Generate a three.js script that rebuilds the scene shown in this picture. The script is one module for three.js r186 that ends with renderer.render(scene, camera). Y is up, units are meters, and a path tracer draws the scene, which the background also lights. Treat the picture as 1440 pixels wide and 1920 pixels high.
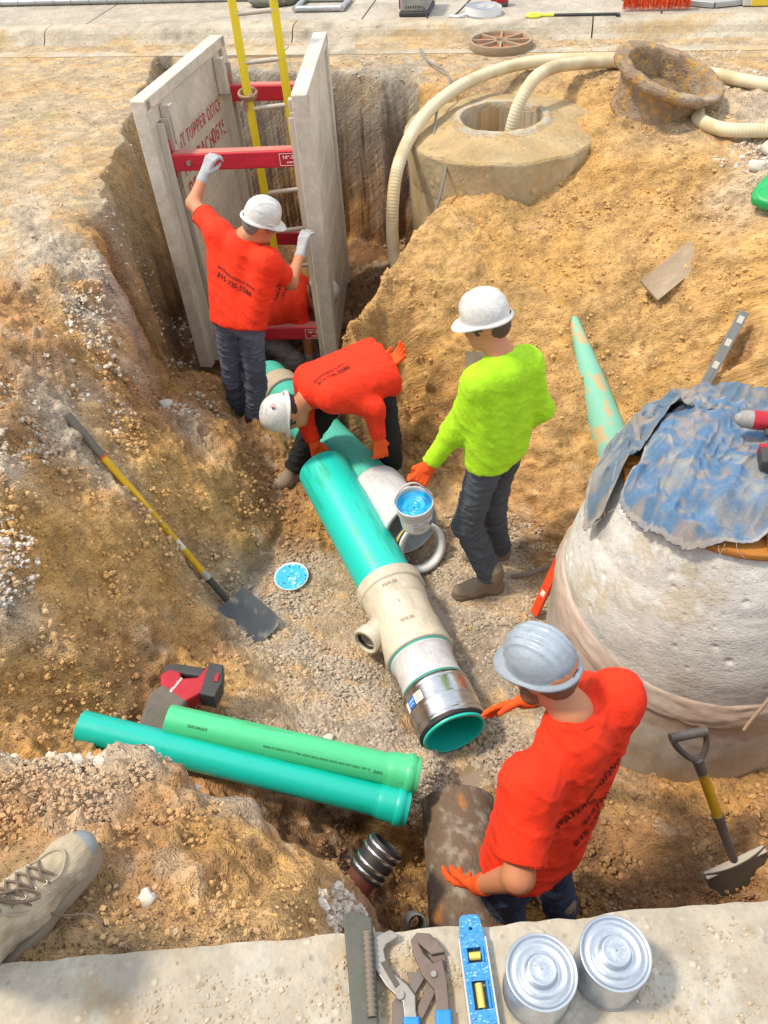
import * as THREE from 'three';
import { ImprovedNoise } from 'three/addons/math/ImprovedNoise.js';
import { mergeGeometries, mergeVertices } from 'three/addons/utils/BufferGeometryUtils.js';
import { RoundedBoxGeometry } from 'three/addons/geometries/RoundedBoxGeometry.js';

// ------------------------------------------------------------------ camera, sky, sun, exposure
const scene = new THREE.Scene();
const camera = new THREE.PerspectiveCamera(65.94, 768 / 1024, 0.05, 200);
camera.rotation.order = 'YXZ';
camera.position.set(0, 3.5, 0);
camera.rotation.set(THREE.MathUtils.degToRad(-45), 0, THREE.MathUtils.degToRad(-4.7));
const renderer = new THREE.WebGLRenderer({ antialias: true });
renderer.setSize(768, 1024);
renderer.toneMapping = THREE.LinearToneMapping;
renderer.toneMappingExposure = 1.32;
renderer.shadowMap.enabled = true;
{ // thin bright haze: pale blue above, whiter towards the horizon, brighter round the veiled sun
  const W = 128, H = 64, d = new Float32Array(W * H * 4);
  const sd = new THREE.Vector3(-0.48, 0.87, -0.04).normalize();
  for (let j = 0; j < H; j++) for (let i = 0; i < W; i++) {
    const th = (j + 0.5) / H * Math.PI - Math.PI / 2, ph = (i + 0.5) / W * 2 * Math.PI - Math.PI;
    const v = new THREE.Vector3(Math.cos(th) * Math.cos(ph), Math.sin(th), Math.cos(th) * Math.sin(ph));
    const up = Math.max(0, v.y), g = Math.pow(Math.max(0, v.dot(sd)), 12) * 0.6;
    const k = (j * W + i) * 4;
    const below = v.y < 0;
    d[k] = below ? 0.45 : 0.92 - 0.16 * up + g; d[k + 1] = below ? 0.42 : 0.95 - 0.12 * up + g * 0.97; d[k + 2] = below ? 0.38 : 0.98 - 0.04 * up + g * 0.9; d[k + 3] = 1;
  }
  const sky = new THREE.DataTexture(d, W, H, THREE.RGBAFormat, THREE.FloatType);
  sky.mapping = THREE.EquirectangularReflectionMapping; sky.magFilter = THREE.LinearFilter; sky.minFilter = THREE.LinearFilter; sky.needsUpdate = true;
  scene.background = sky; scene.environment = sky; scene.environmentIntensity = 1; scene.backgroundIntensity = 1;
}
const sun = new THREE.DirectionalLight(0xffeed2, 2.8);
sun.position.set(-5.2, 10.2, -4.4); sun.target.position.set(0, 0.8, -4);
sun.castShadow = true; sun.shadow.radius = 12;
Object.assign(sun.shadow.camera, { left: -7, right: 7, top: 7, bottom: -7, near: 0.5, far: 30 });
scene.add(sun, sun.target);

// ------------------------------------------------------------------ helpers
const V = (x, y, z) => new THREE.Vector3(x, y, z);
let seed = 7; const rnd = () => { seed = (seed * 1664525 + 1013904223) >>> 0; return seed / 4294967296; };
const rr = (a, b) => a + (b - a) * rnd();
const pn = new ImprovedNoise(); const n3 = (x, y, z) => pn.noise(x + 31.7, y + 17.3, z + 5.1);
const fbm = (x, y, z, o = 4) => { let s = 0, a = 1, f = 1; for (let i = 0; i < o; i++) { s += a * n3(x * f, y * f, z * f); a *= 0.5; f *= 2.03; } return s; };
const clamp = (v, a = 0, b = 1) => Math.min(b, Math.max(a, v)), lerp = (a, b, t) => a + (b - a) * t;
const sstep = (a, b, v) => { const t = clamp((v - a) / (b - a)); return t * t * (3 - 2 * t); };
const taken = {};
function numbered(n) { const k = taken[n] = (taken[n] ?? -1) + 1; return k ? `${n}_${String(k).padStart(3, '0')}` : n; }
function shade(o) { o.traverse(c => { if (c.isMesh) { c.castShadow = true; c.receiveShadow = true; } }); return o; }
function thing(name, label, category, pos = [0, 0, 0], group) {
  const o = new THREE.Group(); o.name = numbered(name); o.position.set(...pos); scene.add(o);
  o.userData = { label, category }; if (group) o.userData.group = group; return o;
}
function part(name, geo, mat, parent, label) { // geometry given in the parent's own space
  const m = new THREE.Mesh(Array.isArray(geo) ? merge(geo) : geo, mat); m.name = name; m.castShadow = m.receiveShadow = true;
  if (label) m.userData.label = label; parent.add(m); return m;
}
function solo(name, label, category, geo, mat, pos = [0, 0, 0], group) {
  const m = new THREE.Mesh(Array.isArray(geo) ? merge(geo) : geo, mat); m.name = numbered(name); m.position.set(...pos); m.castShadow = m.receiveShadow = true;
  m.userData = { label, category }; if (group) m.userData.group = group; scene.add(m); return m;
}
function setting(name, geo, mat, kind = 'structure', label) {
  const m = new THREE.Mesh(Array.isArray(geo) ? merge(geo) : geo, mat); m.name = numbered(name); m.castShadow = m.receiveShadow = true;
  m.userData = { kind, label: label || name.replace(/_/g, ' '), category: name.split('_').pop() }; scene.add(m); return m;
}
function merge(list) { return mergeGeometries(list.map(g => { g = g.index ? g.toNonIndexed() : g; for (const k of Object.keys(g.attributes)) if (!['position', 'normal', 'uv'].includes(k)) g.deleteAttribute(k); if (!g.attributes.uv) g.setAttribute('uv', new THREE.BufferAttribute(new Float32Array(g.attributes.position.count * 2), 2)); return g; })); }
const M = (o) => new THREE.MeshStandardMaterial({ roughness: 0.8, ...o });
const lin = (r, g, b) => new THREE.Color().setRGB(r, g, b);
function box(w, h, d, x = 0, y = 0, z = 0, r = 0.004) { const g = r ? new RoundedBoxGeometry(w, h, d, 2, Math.min(r, w / 2.1, h / 2.1, d / 2.1)) : new THREE.BoxGeometry(w, h, d); g.translate(x, y, z); return g; }
const UP = V(0, 1, 0);
function place(g, p, dir, from = UP) { g.applyQuaternion(new THREE.Quaternion().setFromUnitVectors(from, dir.clone().normalize())); g.translate(p.x, p.y, p.z); return g; }
// frame from x axis and approximate up
function basis(xd, ud) { const x = xd.clone().normalize(), z = new THREE.Vector3().crossVectors(x, ud).normalize(), y = new THREE.Vector3().crossVectors(z, x); return new THREE.Matrix4().makeBasis(x, y, z); }
function rod(a, b, r, r2 = r, seg = 14, open = false) { const d = b.clone().sub(a), g = new THREE.CylinderGeometry(r2, r, d.length(), seg, 1, open); g.translate(0, d.length() / 2, 0); return place(g, a, d); }
// turned body along a->b; profile of [distance along, radius]
function turned(prof, a, b, seg = 48, step = 0) { if (step) prof = prof.flatMap((q, i) => { if (!i) return [q]; const p = prof[i - 1], n = Math.max(1, Math.round(Math.hypot(q[0] - p[0], q[1] - p[1]) / step)); return Array.from({ length: n }, (_, k) => [lerp(p[0], q[0], (k + 1) / n), lerp(p[1], q[1], (k + 1) / n)]); }); const g = new THREE.LatheGeometry(prof.map(([t, r]) => new THREE.Vector2(r, t)), seg); return place(g, a, b.clone().sub(a)); }
function tube(pts, r, seg = 80, rs = 10) { return new THREE.TubeGeometry(new THREE.CatmullRomCurve3(pts), seg, r, rs, false); }
function bar(a, b, w, h, up = UP, r = 0.003) { // box beam from a to b
  const d = b.clone().sub(a), g = box(d.length(), h, w, d.length() / 2, 0, 0, r); g.applyMatrix4(basis(d, up)); g.translate(a.x, a.y, a.z); return g;
}
function canvasTex(w, h, draw, srgb = true) { const c = document.createElement('canvas'); c.width = w; c.height = h; const x = c.getContext('2d'); draw(x, w, h); const t = new THREE.CanvasTexture(c); if (srgb) t.colorSpace = THREE.SRGBColorSpace; t.needsUpdate = true; return t; }
function inkMat(w, h, draw, o = {}) { return M({ map: canvasTex(w, h, draw), transparent: true, roughness: 0.8, polygonOffset: true, polygonOffsetFactor: -2, ...o }); }
function tint(geo, fn) { // vertex colours from a function of position
  const p = geo.attributes.position, n = geo.attributes.normal, c = new Float32Array(p.count * 3);
  for (let i = 0; i < p.count; i++) { const q = fn(p.getX(i), p.getY(i), p.getZ(i), n ? n.getX(i) : 0, n ? n.getY(i) : 1, n ? n.getZ(i) : 0); c[i * 3] = q[0]; c[i * 3 + 1] = q[1]; c[i * 3 + 2] = q[2]; }
  geo.setAttribute('color', new THREE.BufferAttribute(c, 3)); return geo;
}
const mix3 = (a, b, t) => [a[0] + (b[0] - a[0]) * t, a[1] + (b[1] - a[1]) * t, a[2] + (b[2] - a[2]) * t];

// tileable grain texture: value noise octaves; returns colour map and bump map
function grain(size, cells, gain, lo, hi, dots = 0, sd = 3) {
  seed = sd * 7919 + 11; const a = new Float32Array(size * size); let amp = 1, tot = 0;
  for (const c of cells) {
    const g = new Float32Array(c * c); for (let i = 0; i < g.length; i++) g[i] = rnd();
    for (let j = 0; j < size; j++) for (let i = 0; i < size; i++) {
      const u = i / size * c, v = j / size * c, iu = u | 0, iv = v | 0; let fu = u - iu, fv = v - iv; fu = fu * fu * (3 - 2 * fu); fv = fv * fv * (3 - 2 * fv);
      const k = (x, y) => g[(y % c) * c + (x % c)];
      a[j * size + i] += amp * lerp(lerp(k(iu, iv), k(iu + 1, iv), fu), lerp(k(iu, iv + 1), k(iu + 1, iv + 1), fu), fv);
    }
    tot += amp; amp *= gain;
  }
  for (let i = 0; i < a.length; i++) a[i] /= tot;
  for (let k = 0; k < dots; k++) {
    const x = rnd() * size, y = rnd() * size, r = rr(1.2, 5), h = rr(-0.35, 0.4);
    for (let j = -6; j <= 6; j++) for (let i = -6; i <= 6; i++) { const d = Math.hypot(i, j) / r; if (d < 1) { const q = ((y + j + size) % size | 0) * size + ((x + i + size) % size | 0); a[q] = clamp(a[q] + h * (1 - d * d)); } }
  }
  const col = new Uint8Array(size * size * 4), bm = new Uint8Array(size * size * 4);
  for (let i = 0; i < a.length; i++) { const t = clamp((a[i] - 0.5) * 1.7 + 0.5), c = lerp(lo, hi, t) * 255; col.set([c, c, c, 255], i * 4); bm.set([t * 255, t * 255, t * 255, 255], i * 4); }
  const mk = (d, srgb) => { const t = new THREE.DataTexture(d, size, size, THREE.RGBAFormat); t.wrapS = t.wrapT = THREE.RepeatWrapping; t.magFilter = THREE.LinearFilter; t.minFilter = THREE.LinearMipmapLinearFilter; t.generateMipmaps = true; if (srgb) t.colorSpace = THREE.SRGBColorSpace; t.needsUpdate = true; return t; };
  return { map: mk(col, true), bump: mk(bm, false) };
}
const rep = (t, u, v) => { const c = t.clone(); c.repeat.set(u, v); c.needsUpdate = true; return c; };
const soilTex = grain(1024, [8, 19, 43, 97, 211, 430], 0.84, 0.64, 1.0, 6000, 3);
const concTex = grain(512, [5, 13, 37, 101, 240], 0.75, 0.78, 1.0, 900, 5);
const metalTex = grain(512, [3, 9, 31, 120], 0.8, 0.8, 1.0, 200, 9);
const clothTex = grain(512, [6, 20, 64, 250], 0.8, 0.85, 1.0, 0, 12);

const dustTex = (() => { // faint scuffs and dried mud on plastic pipe
  const n = 512, d = new Uint8Array(n * n * 4); for (let j = 0; j < n; j++) for (let i = 0; i < n; i++) { const a = i / n * 6.2832, x = Math.cos(a) * 1.6, y = Math.sin(a) * 1.6, z = j / n * 7, m = fbm(x, y, z, 4), h = fbm(x * 6, y * 6, z * 6, 3), t = 0.55 * sstep(0.25, 0.75, m + 0.5 * h) + 0.35 * sstep(0.5, 0.8, h); d.set([lerp(255, 236, t), lerp(255, 214, t), lerp(255, 186, t), 255], (j * n + i) * 4); }
  const t = new THREE.DataTexture(d, n, n, THREE.RGBAFormat); t.wrapS = t.wrapT = THREE.RepeatWrapping; t.magFilter = THREE.LinearFilter; t.colorSpace = THREE.SRGBColorSpace; t.needsUpdate = true; return t; })();
// smooth union fields and a surface-nets mesher for bodies
const smin = (a, b, k) => { const h = clamp(0.5 + 0.5 * (b - a) / k); return b + (a - b) * h - k * h * (1 - h); };
function cap(p, a, b, ra, rb) { // tapered capsule; p,a,b arrays
  const bx = b[0] - a[0], by = b[1] - a[1], bz = b[2] - a[2], px = p[0] - a[0], py = p[1] - a[1], pz = p[2] - a[2];
  const t = clamp((px * bx + py * by + pz * bz) / (bx * bx + by * by + bz * bz + 1e-9)), x = px - bx * t, y = py - by * t, z = pz - bz * t;
  return Math.sqrt(x * x + y * y + z * z) - (ra + (rb - ra) * t);
}
function field(bones, k) { // bones: [a, b, ra, rb, cutPoint?, cutDir?]
  return p => { let d = 1e3; for (const [a, b, ra, rb, cp, cd] of bones) { let e = cap(p, a, b, ra, rb); if (cp) e = Math.max(e, (p[0] - cp[0]) * cd[0] + (p[1] - cp[1]) * cd[1] + (p[2] - cp[2]) * cd[2]); d = d > 1e2 ? e : smin(d, e, k); } return d; };
}
function boundsOf(bones, pad) { const lo = [1e9, 1e9, 1e9], hi = [-1e9, -1e9, -1e9]; for (const [a, b, ra, rb] of bones) for (let i = 0; i < 3; i++) { const r = Math.max(ra, rb) + pad; lo[i] = Math.min(lo[i], a[i] - r, b[i] - r); hi[i] = Math.max(hi[i], a[i] + r, b[i] + r); } return [lo, hi]; }
function nets(f, [lo, hi], cell) {
  const nx = Math.ceil((hi[0] - lo[0]) / cell) + 2, ny = Math.ceil((hi[1] - lo[1]) / cell) + 2, nz = Math.ceil((hi[2] - lo[2]) / cell) + 2;
  const g = new Float32Array(nx * ny * nz), at = (i, j, k) => (k * ny + j) * nx + i;
  const B = 4; // coarse skip: far blocks take the block centre's value
  for (let k0 = 0; k0 < nz; k0 += B) for (let j0 = 0; j0 < ny; j0 += B) for (let i0 = 0; i0 < nx; i0 += B) {
    const c = f([lo[0] + (i0 + B / 2) * cell, lo[1] + (j0 + B / 2) * cell, lo[2] + (k0 + B / 2) * cell]), far = Math.abs(c) > cell * B * 1.6 + 0.02;
    for (let k = k0; k < Math.min(nz, k0 + B); k++) for (let j = j0; j < Math.min(ny, j0 + B); j++) for (let i = i0; i < Math.min(nx, i0 + B); i++)
      g[at(i, j, k)] = far ? c : f([lo[0] + i * cell, lo[1] + j * cell, lo[2] + k * cell]);
  }
  const id = new Int32Array(nx * ny * nz).fill(-1), pos = [], idx = [];
  const E = [[0, 1], [0, 2], [0, 4], [1, 3], [1, 5], [2, 3], [2, 6], [3, 7], [4, 5], [4, 6], [5, 7], [6, 7]];
  for (let k = 0; k < nz - 1; k++) for (let j = 0; j < ny - 1; j++) for (let i = 0; i < nx - 1; i++) {
    let m = 0; const v = []; for (let c = 0; c < 8; c++) { const q = g[at(i + (c & 1), j + (c >> 1 & 1), k + (c >> 2))]; v.push(q); if (q < 0) m |= 1 << c; }
    if (m === 0 || m === 255) continue;
    let x = 0, y = 0, z = 0, n = 0;
    for (const [a, b] of E) if ((m >> a & 1) !== (m >> b & 1)) { const t = v[a] / (v[a] - v[b]); x += (a & 1) + t * ((b & 1) - (a & 1)); y += (a >> 1 & 1) + t * ((b >> 1 & 1) - (a >> 1 & 1)); z += (a >> 2) + t * ((b >> 2) - (a >> 2)); n++; }
    id[at(i, j, k)] = pos.length / 3; pos.push(lo[0] + (i + x / n) * cell, lo[1] + (j + y / n) * cell, lo[2] + (k + z / n) * cell);
  }
  const quad = (a, b, c, d, flip) => { if (a < 0 || b < 0 || c < 0 || d < 0) return; if (flip) idx.push(a, c, b, a, d, c); else idx.push(a, b, c, a, c, d); };
  for (let k = 1; k < nz - 1; k++) for (let j = 1; j < ny - 1; j++) for (let i = 1; i < nx - 1; i++) {
    const s = g[at(i, j, k)] < 0;
    if (s !== g[at(i + 1, j, k)] < 0) quad(id[at(i, j - 1, k - 1)], id[at(i, j, k - 1)], id[at(i, j, k)], id[at(i, j - 1, k)], !s);
    if (s !== g[at(i, j + 1, k)] < 0) quad(id[at(i - 1, j, k - 1)], id[at(i - 1, j, k)], id[at(i, j, k)], id[at(i, j, k - 1)], !s);
    if (s !== g[at(i, j, k + 1)] < 0) quad(id[at(i - 1, j - 1, k)], id[at(i, j - 1, k)], id[at(i, j, k)], id[at(i - 1, j, k)], !s);
  }
  const geo = new THREE.BufferGeometry(); geo.setAttribute('position', new THREE.BufferAttribute(new Float32Array(pos), 3)); geo.setIndex(idx); geo.computeVertexNormals();
  const uv = new Float32Array(pos.length / 3 * 2); for (let i = 0; i < uv.length / 2; i++) { uv[i * 2] = pos[i * 3] + pos[i * 3 + 2] * 0.6; uv[i * 2 + 1] = pos[i * 3 + 1] - pos[i * 3 + 2] * 0.5; } geo.setAttribute('uv', new THREE.BufferAttribute(uv, 2));
  return geo;
}
const SURVEY = [
  [-1.67, -7.95, 1.50, 't'], [-1.67, -7.86, 1.50, 't'], [-1.67, -7.76, 1.50, 't'], [-1.67, -7.67, 1.50, 't'], [-1.67, -7.58, 1.50, 't'], [-1.67, -7.49, 1.50, 't'],
  [-1.67, -7.39, 1.50, 't'], [-1.67, -7.30, 1.50, 't'], [-1.66, -7.21, 1.50, 't'], [-1.66, -7.11, 1.50, 't'], [-1.66, -7.02, 1.50, 't'], [-1.66, -6.93, 1.50, 't'],
  [-1.66, -6.84, 1.50, 't'], [-1.66, -6.74, 1.50, 't'], [-1.66, -6.65, 1.50, 't'], [-1.66, -6.56, 1.50, 't'], [-1.65, -6.47, 1.50, 't'], [-1.65, -6.38, 1.50, 't'],
  [-1.65, -6.29, 1.50, 't'], [-1.65, -6.20, 1.50, 't'], [-1.64, -6.11, 1.50, 't'], [-1.64, -6.02, 1.50, 't'], [-1.64, -5.93, 1.50, 't'], [-1.64, -5.84, 1.50, 't'],
  [-1.63, -5.75, 1.50, 't'], [-1.63, -5.66, 1.50, 't'], [-1.63, -5.57, 1.50, 't'], [-1.63, -5.48, 1.50, 't'], [-1.62, -5.39, 1.50, 't'], [-1.62, -5.30, 1.50, 't'],
  [-1.61, -5.20, 1.50, 't'], [-1.60, -5.10, 1.49, 't'], [-1.58, -5.00, 1.48, 't'], [-1.57, -4.90, 1.48, 't'], [-1.56, -4.81, 1.46, 't'], [-1.56, -4.71, 1.44, 'b'],
  [-1.55, -4.62, 1.42, 'b'], [-1.54, -4.54, 1.41, 'b'], [-1.52, -4.46, 1.40, 'w'], [-1.51, -4.38, 1.38, 'w'], [-1.50, -4.30, 1.37, 'w'], [-1.48, -4.20, 1.35, 'w'],
  [-1.47, -4.10, 1.34, 'w'], [-1.45, -4.02, 1.30, 'w'], [-1.44, -3.94, 1.26, 'w'], [-1.42, -3.86, 1.22, 'w'], [-1.40, -3.78, 1.18, 'w'], [-1.37, -3.69, 1.10, 'b'],
  [-1.34, -3.60, 1.02, 'b'], [-1.60, -7.85, 0.20, 'd'], [-1.60, -7.76, 0.19, 'd'], [-1.60, -7.67, 0.19, 'd'], [-1.60, -7.58, 0.18, 'd'], [-1.59, -7.49, 0.17, 'd'],
  [-1.59, -7.40, 0.16, 'd'], [-1.59, -7.31, 0.16, 'd'], [-1.59, -7.22, 0.15, 'd'], [-1.59, -7.14, 0.14, 'd'], [-1.59, -7.05, 0.14, 'd'], [-1.59, -6.96, 0.13, 'd'],
  [-1.58, -6.87, 0.12, 'd'], [-1.58, -6.78, 0.11, 'd'], [-1.58, -6.69, 0.11, 'd'], [-1.58, -6.60, 0.10, 'd'], [-1.58, -6.51, 0.10, 'd'], [-1.57, -6.41, 0.09, 'd'],
  [-1.57, -6.32, 0.09, 'd'], [-1.57, -6.23, 0.09, 'd'], [-1.57, -6.14, 0.08, 'd'], [-1.56, -6.04, 0.08, 'd'], [-1.56, -5.95, 0.08, 'd'], [-1.56, -5.86, 0.07, 'd'],
  [-1.55, -5.76, 0.07, 'd'], [-1.55, -5.67, 0.06, 'd'], [-1.55, -5.58, 0.06, 'd'], [-1.55, -5.49, 0.06, 'd'], [-1.54, -5.39, 0.05, 'd'], [-1.54, -5.30, 0.05, 'd'],
  [-1.52, -5.20, 0.07, 'd'], [-1.51, -5.10, 0.10, 'd'], [-1.50, -5.00, 0.12, 'd'], [-1.48, -4.90, 0.15, 'd'], [-1.47, -4.81, 0.21, 'd'], [-1.46, -4.71, 0.26, 'b'],
  [-1.45, -4.62, 0.32, 'b'], [-1.44, -4.54, 0.35, 'b'], [-1.43, -4.46, 0.39, 'b'], [-1.42, -4.38, 0.42, 'b'], [-1.41, -4.30, 0.45, 'b'], [-1.40, -4.21, 0.48, 'b'],
  [-1.38, -4.12, 0.52, 'b'], [-1.36, -4.03, 0.57, 'b'], [-1.34, -3.94, 0.61, 'b'], [-1.32, -3.85, 0.66, 'b'], [-1.29, -3.75, 0.71, 'b'], [-1.27, -3.64, 0.76, 'b'],
  [-1.53, -7.82, 1.49, 't'], [-1.46, -7.75, 1.49, 'c'], [-1.39, -7.68, 1.49, 'c'], [-1.32, -7.62, 1.48, 'c'], [-1.25, -7.55, 1.48, 'c'], [-1.17, -7.51, 1.48, 'c'],
  [-1.09, -7.47, 1.48, 'c'], [-1.01, -7.43, 1.48, 'c'], [-0.94, -7.40, 1.48, 'c'], [-0.86, -7.36, 1.48, 'c'], [-0.78, -7.32, 1.48, 'c'], [-0.70, -7.28, 1.48, 'c'],
  [-0.62, -7.26, 1.48, 'c'], [-0.54, -7.23, 1.48, 'c'], [-0.46, -7.21, 1.48, 'c'], [-0.38, -7.19, 1.48, 'c'], [-0.29, -7.16, 1.48, 'c'], [-0.21, -7.14, 1.48, 'c'],
  [-0.13, -7.11, 1.48, 'c'], [-0.05, -7.09, 1.48, 'c'], [0.03, -7.04, 1.48, 'c'], [0.12, -6.99, 1.47, 'c'], [0.20, -6.94, 1.47, 'c'], [0.30, -6.94, 1.47, 'c'],
  [0.40, -6.95, 1.47, 'c'], [0.50, -6.95, 1.47, 'c'], [0.51, -6.86, 1.47, 'c'], [0.52, -6.77, 1.46, 'c'], [0.54, -6.68, 1.46, 's'], [0.55, -6.59, 1.45, 's'],
  [0.56, -6.50, 1.45, 's'], [0.57, -6.40, 1.41, 's'], [0.58, -6.30, 1.38, 's'], [0.59, -6.20, 1.34, 's'], [0.60, -6.10, 1.30, 's'], [0.60, -6.01, 1.29, 's'],
  [0.61, -5.93, 1.27, 's'], [0.61, -5.84, 1.26, 's'], [0.61, -5.76, 1.24, 's'], [0.61, -5.67, 1.23, 's'], [0.62, -5.59, 1.21, 's'], [0.62, -5.50, 1.20, 's'],
  [0.61, -5.41, 1.18, 's'], [0.59, -5.31, 1.17, 's'], [0.58, -5.22, 1.15, 's'], [0.53, -5.15, 1.17, 's'], [0.49, -5.09, 1.18, 's'], [0.44, -5.02, 1.20, 's'],
  [0.39, -4.93, 1.19, 's'], [0.34, -4.85, 1.17, 's'], [0.29, -4.76, 1.16, 's'], [0.24, -4.68, 1.15, 's'], [0.17, -4.61, 1.11, 's'], [0.09, -4.53, 1.06, 's'],
  [0.02, -4.46, 1.02, 's'], [-0.03, -4.40, 0.99, 's'], [-0.08, -4.35, 0.96, 's'], [-0.13, -4.29, 0.93, 's'], [-0.12, -4.20, 0.80, 's'], [-1.22, -7.46, 0.15, 'd'],
  [-1.13, -7.42, 0.14, 'd'], [-1.05, -7.37, 0.13, 'd'], [-0.96, -7.33, 0.12, 'd'], [-0.87, -7.29, 0.12, 'd'], [-0.79, -7.24, 0.11, 'd'], [-0.70, -7.20, 0.10, 'd'],
  [-0.62, -7.18, 0.10, 'd'], [-0.54, -7.15, 0.10, 'd'], [-0.46, -7.13, 0.10, 'd'], [-0.38, -7.11, 0.10, 'd'], [-0.29, -7.08, 0.10, 'd'], [-0.21, -7.06, 0.10, 'd'],
  [-0.13, -7.03, 0.10, 'd'], [-0.05, -7.01, 0.10, 'd'], [0.03, -6.96, 0.11, 'd'], [0.12, -6.91, 0.11, 'd'], [0.20, -6.86, 0.12, 'd'], [0.31, -6.85, 0.16, 'd'],
  [0.42, -6.84, 0.20, 'd'], [0.41, -6.75, 0.18, 'd'], [0.40, -6.67, 0.16, 'd'], [0.38, -6.58, 0.14, 'd'], [0.37, -6.50, 0.12, 'd'], [0.37, -6.42, 0.12, 'd'],
  [0.36, -6.33, 0.12, 'd'], [0.36, -6.25, 0.12, 'd'], [0.36, -6.17, 0.12, 'd'], [0.35, -6.08, 0.12, 'd'], [0.35, -6.00, 0.12, 'd'], [0.35, -5.92, 0.12, 'd'],
  [0.35, -5.83, 0.12, 'd'], [0.35, -5.75, 0.12, 'd'], [0.35, -5.67, 0.12, 'd'], [0.35, -5.58, 0.12, 'd'], [0.35, -5.50, 0.12, 'd'], [0.36, -5.41, 0.13, 'd'],
  [0.38, -5.33, 0.14, 'd'], [0.39, -5.24, 0.15, 'd'], [0.36, -5.17, 0.17, 'd'], [0.34, -5.10, 0.20, 'd'], [0.29, -5.01, 0.18, 'd'], [0.24, -4.93, 0.16, 'd'],
  [0.20, -4.84, 0.14, 'd'], [0.15, -4.76, 0.12, 'd'], [0.08, -4.69, 0.11, 'd'], [0.01, -4.61, 0.09, 'd'], [-0.06, -4.54, 0.08, 'd'], [-0.11, -4.48, 0.07, 'd'],
  [-0.16, -4.43, 0.06, 'd'], [-0.21, -4.37, 0.05, 'd'], [-0.21, -4.28, 0.07, 'd'], [-0.20, -4.18, 0.08, 'd'], [-2.30, -1.30, 1.55, 'b'], [-2.21, -1.29, 1.56, 'b'],
  [-2.12, -1.27, 1.56, 'b'], [-2.04, -1.26, 1.57, 'b'], [-1.95, -1.25, 1.58, 'b'], [-1.86, -1.24, 1.58, 'b'], [-1.77, -1.23, 1.59, 'b'], [-1.69, -1.21, 1.59, 'b'],
  [-1.60, -1.20, 1.60, 'b'], [-1.51, -1.18, 1.61, 'b'], [-1.42, -1.16, 1.62, 'b'], [-1.33, -1.15, 1.63, 'w'], [-1.23, -1.13, 1.64, 'w'], [-1.14, -1.11, 1.65, 'w'],
  [-1.05, -1.09, 1.66, 'w'], [-0.98, -1.10, 1.64, 'w'], [-0.90, -1.11, 1.62, 'w'], [-0.79, -1.10, 1.60, 'w'], [-0.73, -1.08, 1.59, 'w'], [-0.66, -1.06, 1.58, 'w'],
  [-0.58, -1.01, 1.56, 'b'], [-0.51, -0.97, 1.54, 'w'], [-0.44, -0.94, 1.52, 'w'], [-0.36, -0.91, 1.48, 's'], [-0.29, -0.88, 1.44, 's'], [-0.21, -0.81, 1.36, 's'],
  [-0.15, -0.74, 1.28, 'w'], [-0.10, -0.62, 1.30, 'k'], [-0.10, -0.54, 1.35, 'k'], [-0.09, -0.45, 1.40, 'k'], [-2.30, -1.45, 1.35, 'b'], [-2.21, -1.44, 1.32, 'b'],
  [-2.12, -1.43, 1.28, 'b'], [-2.04, -1.42, 1.25, 'b'], [-1.95, -1.41, 1.22, 'b'], [-1.86, -1.39, 1.18, 'b'], [-1.77, -1.38, 1.15, 'b'], [-1.69, -1.37, 1.11, 'b'],
  [-1.60, -1.36, 1.08, 'b'], [-1.51, -1.33, 1.05, 'b'], [-1.42, -1.31, 1.02, 'b'], [-1.33, -1.29, 0.99, 'b'], [-1.23, -1.26, 0.96, 'b'], [-1.14, -1.23, 0.93, 'b'],
  [-1.05, -1.21, 0.90, 'b'], [-0.98, -1.22, 0.86, 'b'], [-0.90, -1.23, 0.82, 'b'], [-0.77, -1.22, 0.76, 'b'], [-0.70, -1.19, 0.73, 'b'], [-0.62, -1.17, 0.70, 'b'],
  [-0.52, -1.11, 0.66, 'b'], [-0.45, -1.08, 0.63, 'b'], [-0.38, -1.04, 0.60, 'b'], [-0.30, -1.01, 0.55, 'd'], [-0.22, -0.98, 0.50, 'd'], [-0.12, -0.89, 0.42, 'd'],
  [-0.06, -0.78, 0.35, 'd'], [-0.04, -0.70, 0.32, 'd'], [-0.01, -0.62, 0.30, 'd'], [-0.01, -0.54, 0.30, 'd'], [0.00, -0.45, 0.30, 'd'], [-0.78, -0.48, 1.90, 'k'],
  [-0.45, -0.48, 1.91, 'k'], [-0.19, -0.50, 1.88, 'k'], [-0.85, -0.67, 1.86, 'k'], [-0.62, -0.60, 1.87, 'k'], [-0.69, -0.77, 1.82, 'b'], [-0.92, -0.83, 1.82, 'b'],
  [-0.50, -0.66, 1.82, 'b'], [-0.33, -0.60, 1.80, 's'], [-0.58, -0.82, 1.72, 'b'], [-0.39, -0.74, 1.70, 'b'], [-0.27, -0.69, 1.62, 's'], [-1.42, -1.66, 0.95, 's'],
  [-1.26, -1.75, 0.78, 's'], [-1.07, -1.70, 0.66, 'b'], [-1.02, -1.92, 0.62, 'b'], [-0.80, -2.01, 0.50, 's'], [-0.74, -1.68, 0.55, 'b'], [-0.49, -1.69, 0.45, 'g'],
  [-0.45, -1.52, 0.35, 'd'], [-0.24, -1.61, 0.42, 'g'], [-0.24, -1.39, 0.25, 'd'], [-0.06, -1.40, 0.30, 'd'], [0.09, -1.55, 0.30, 'g'], [-0.08, -2.03, 0.12, 'g'],
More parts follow.
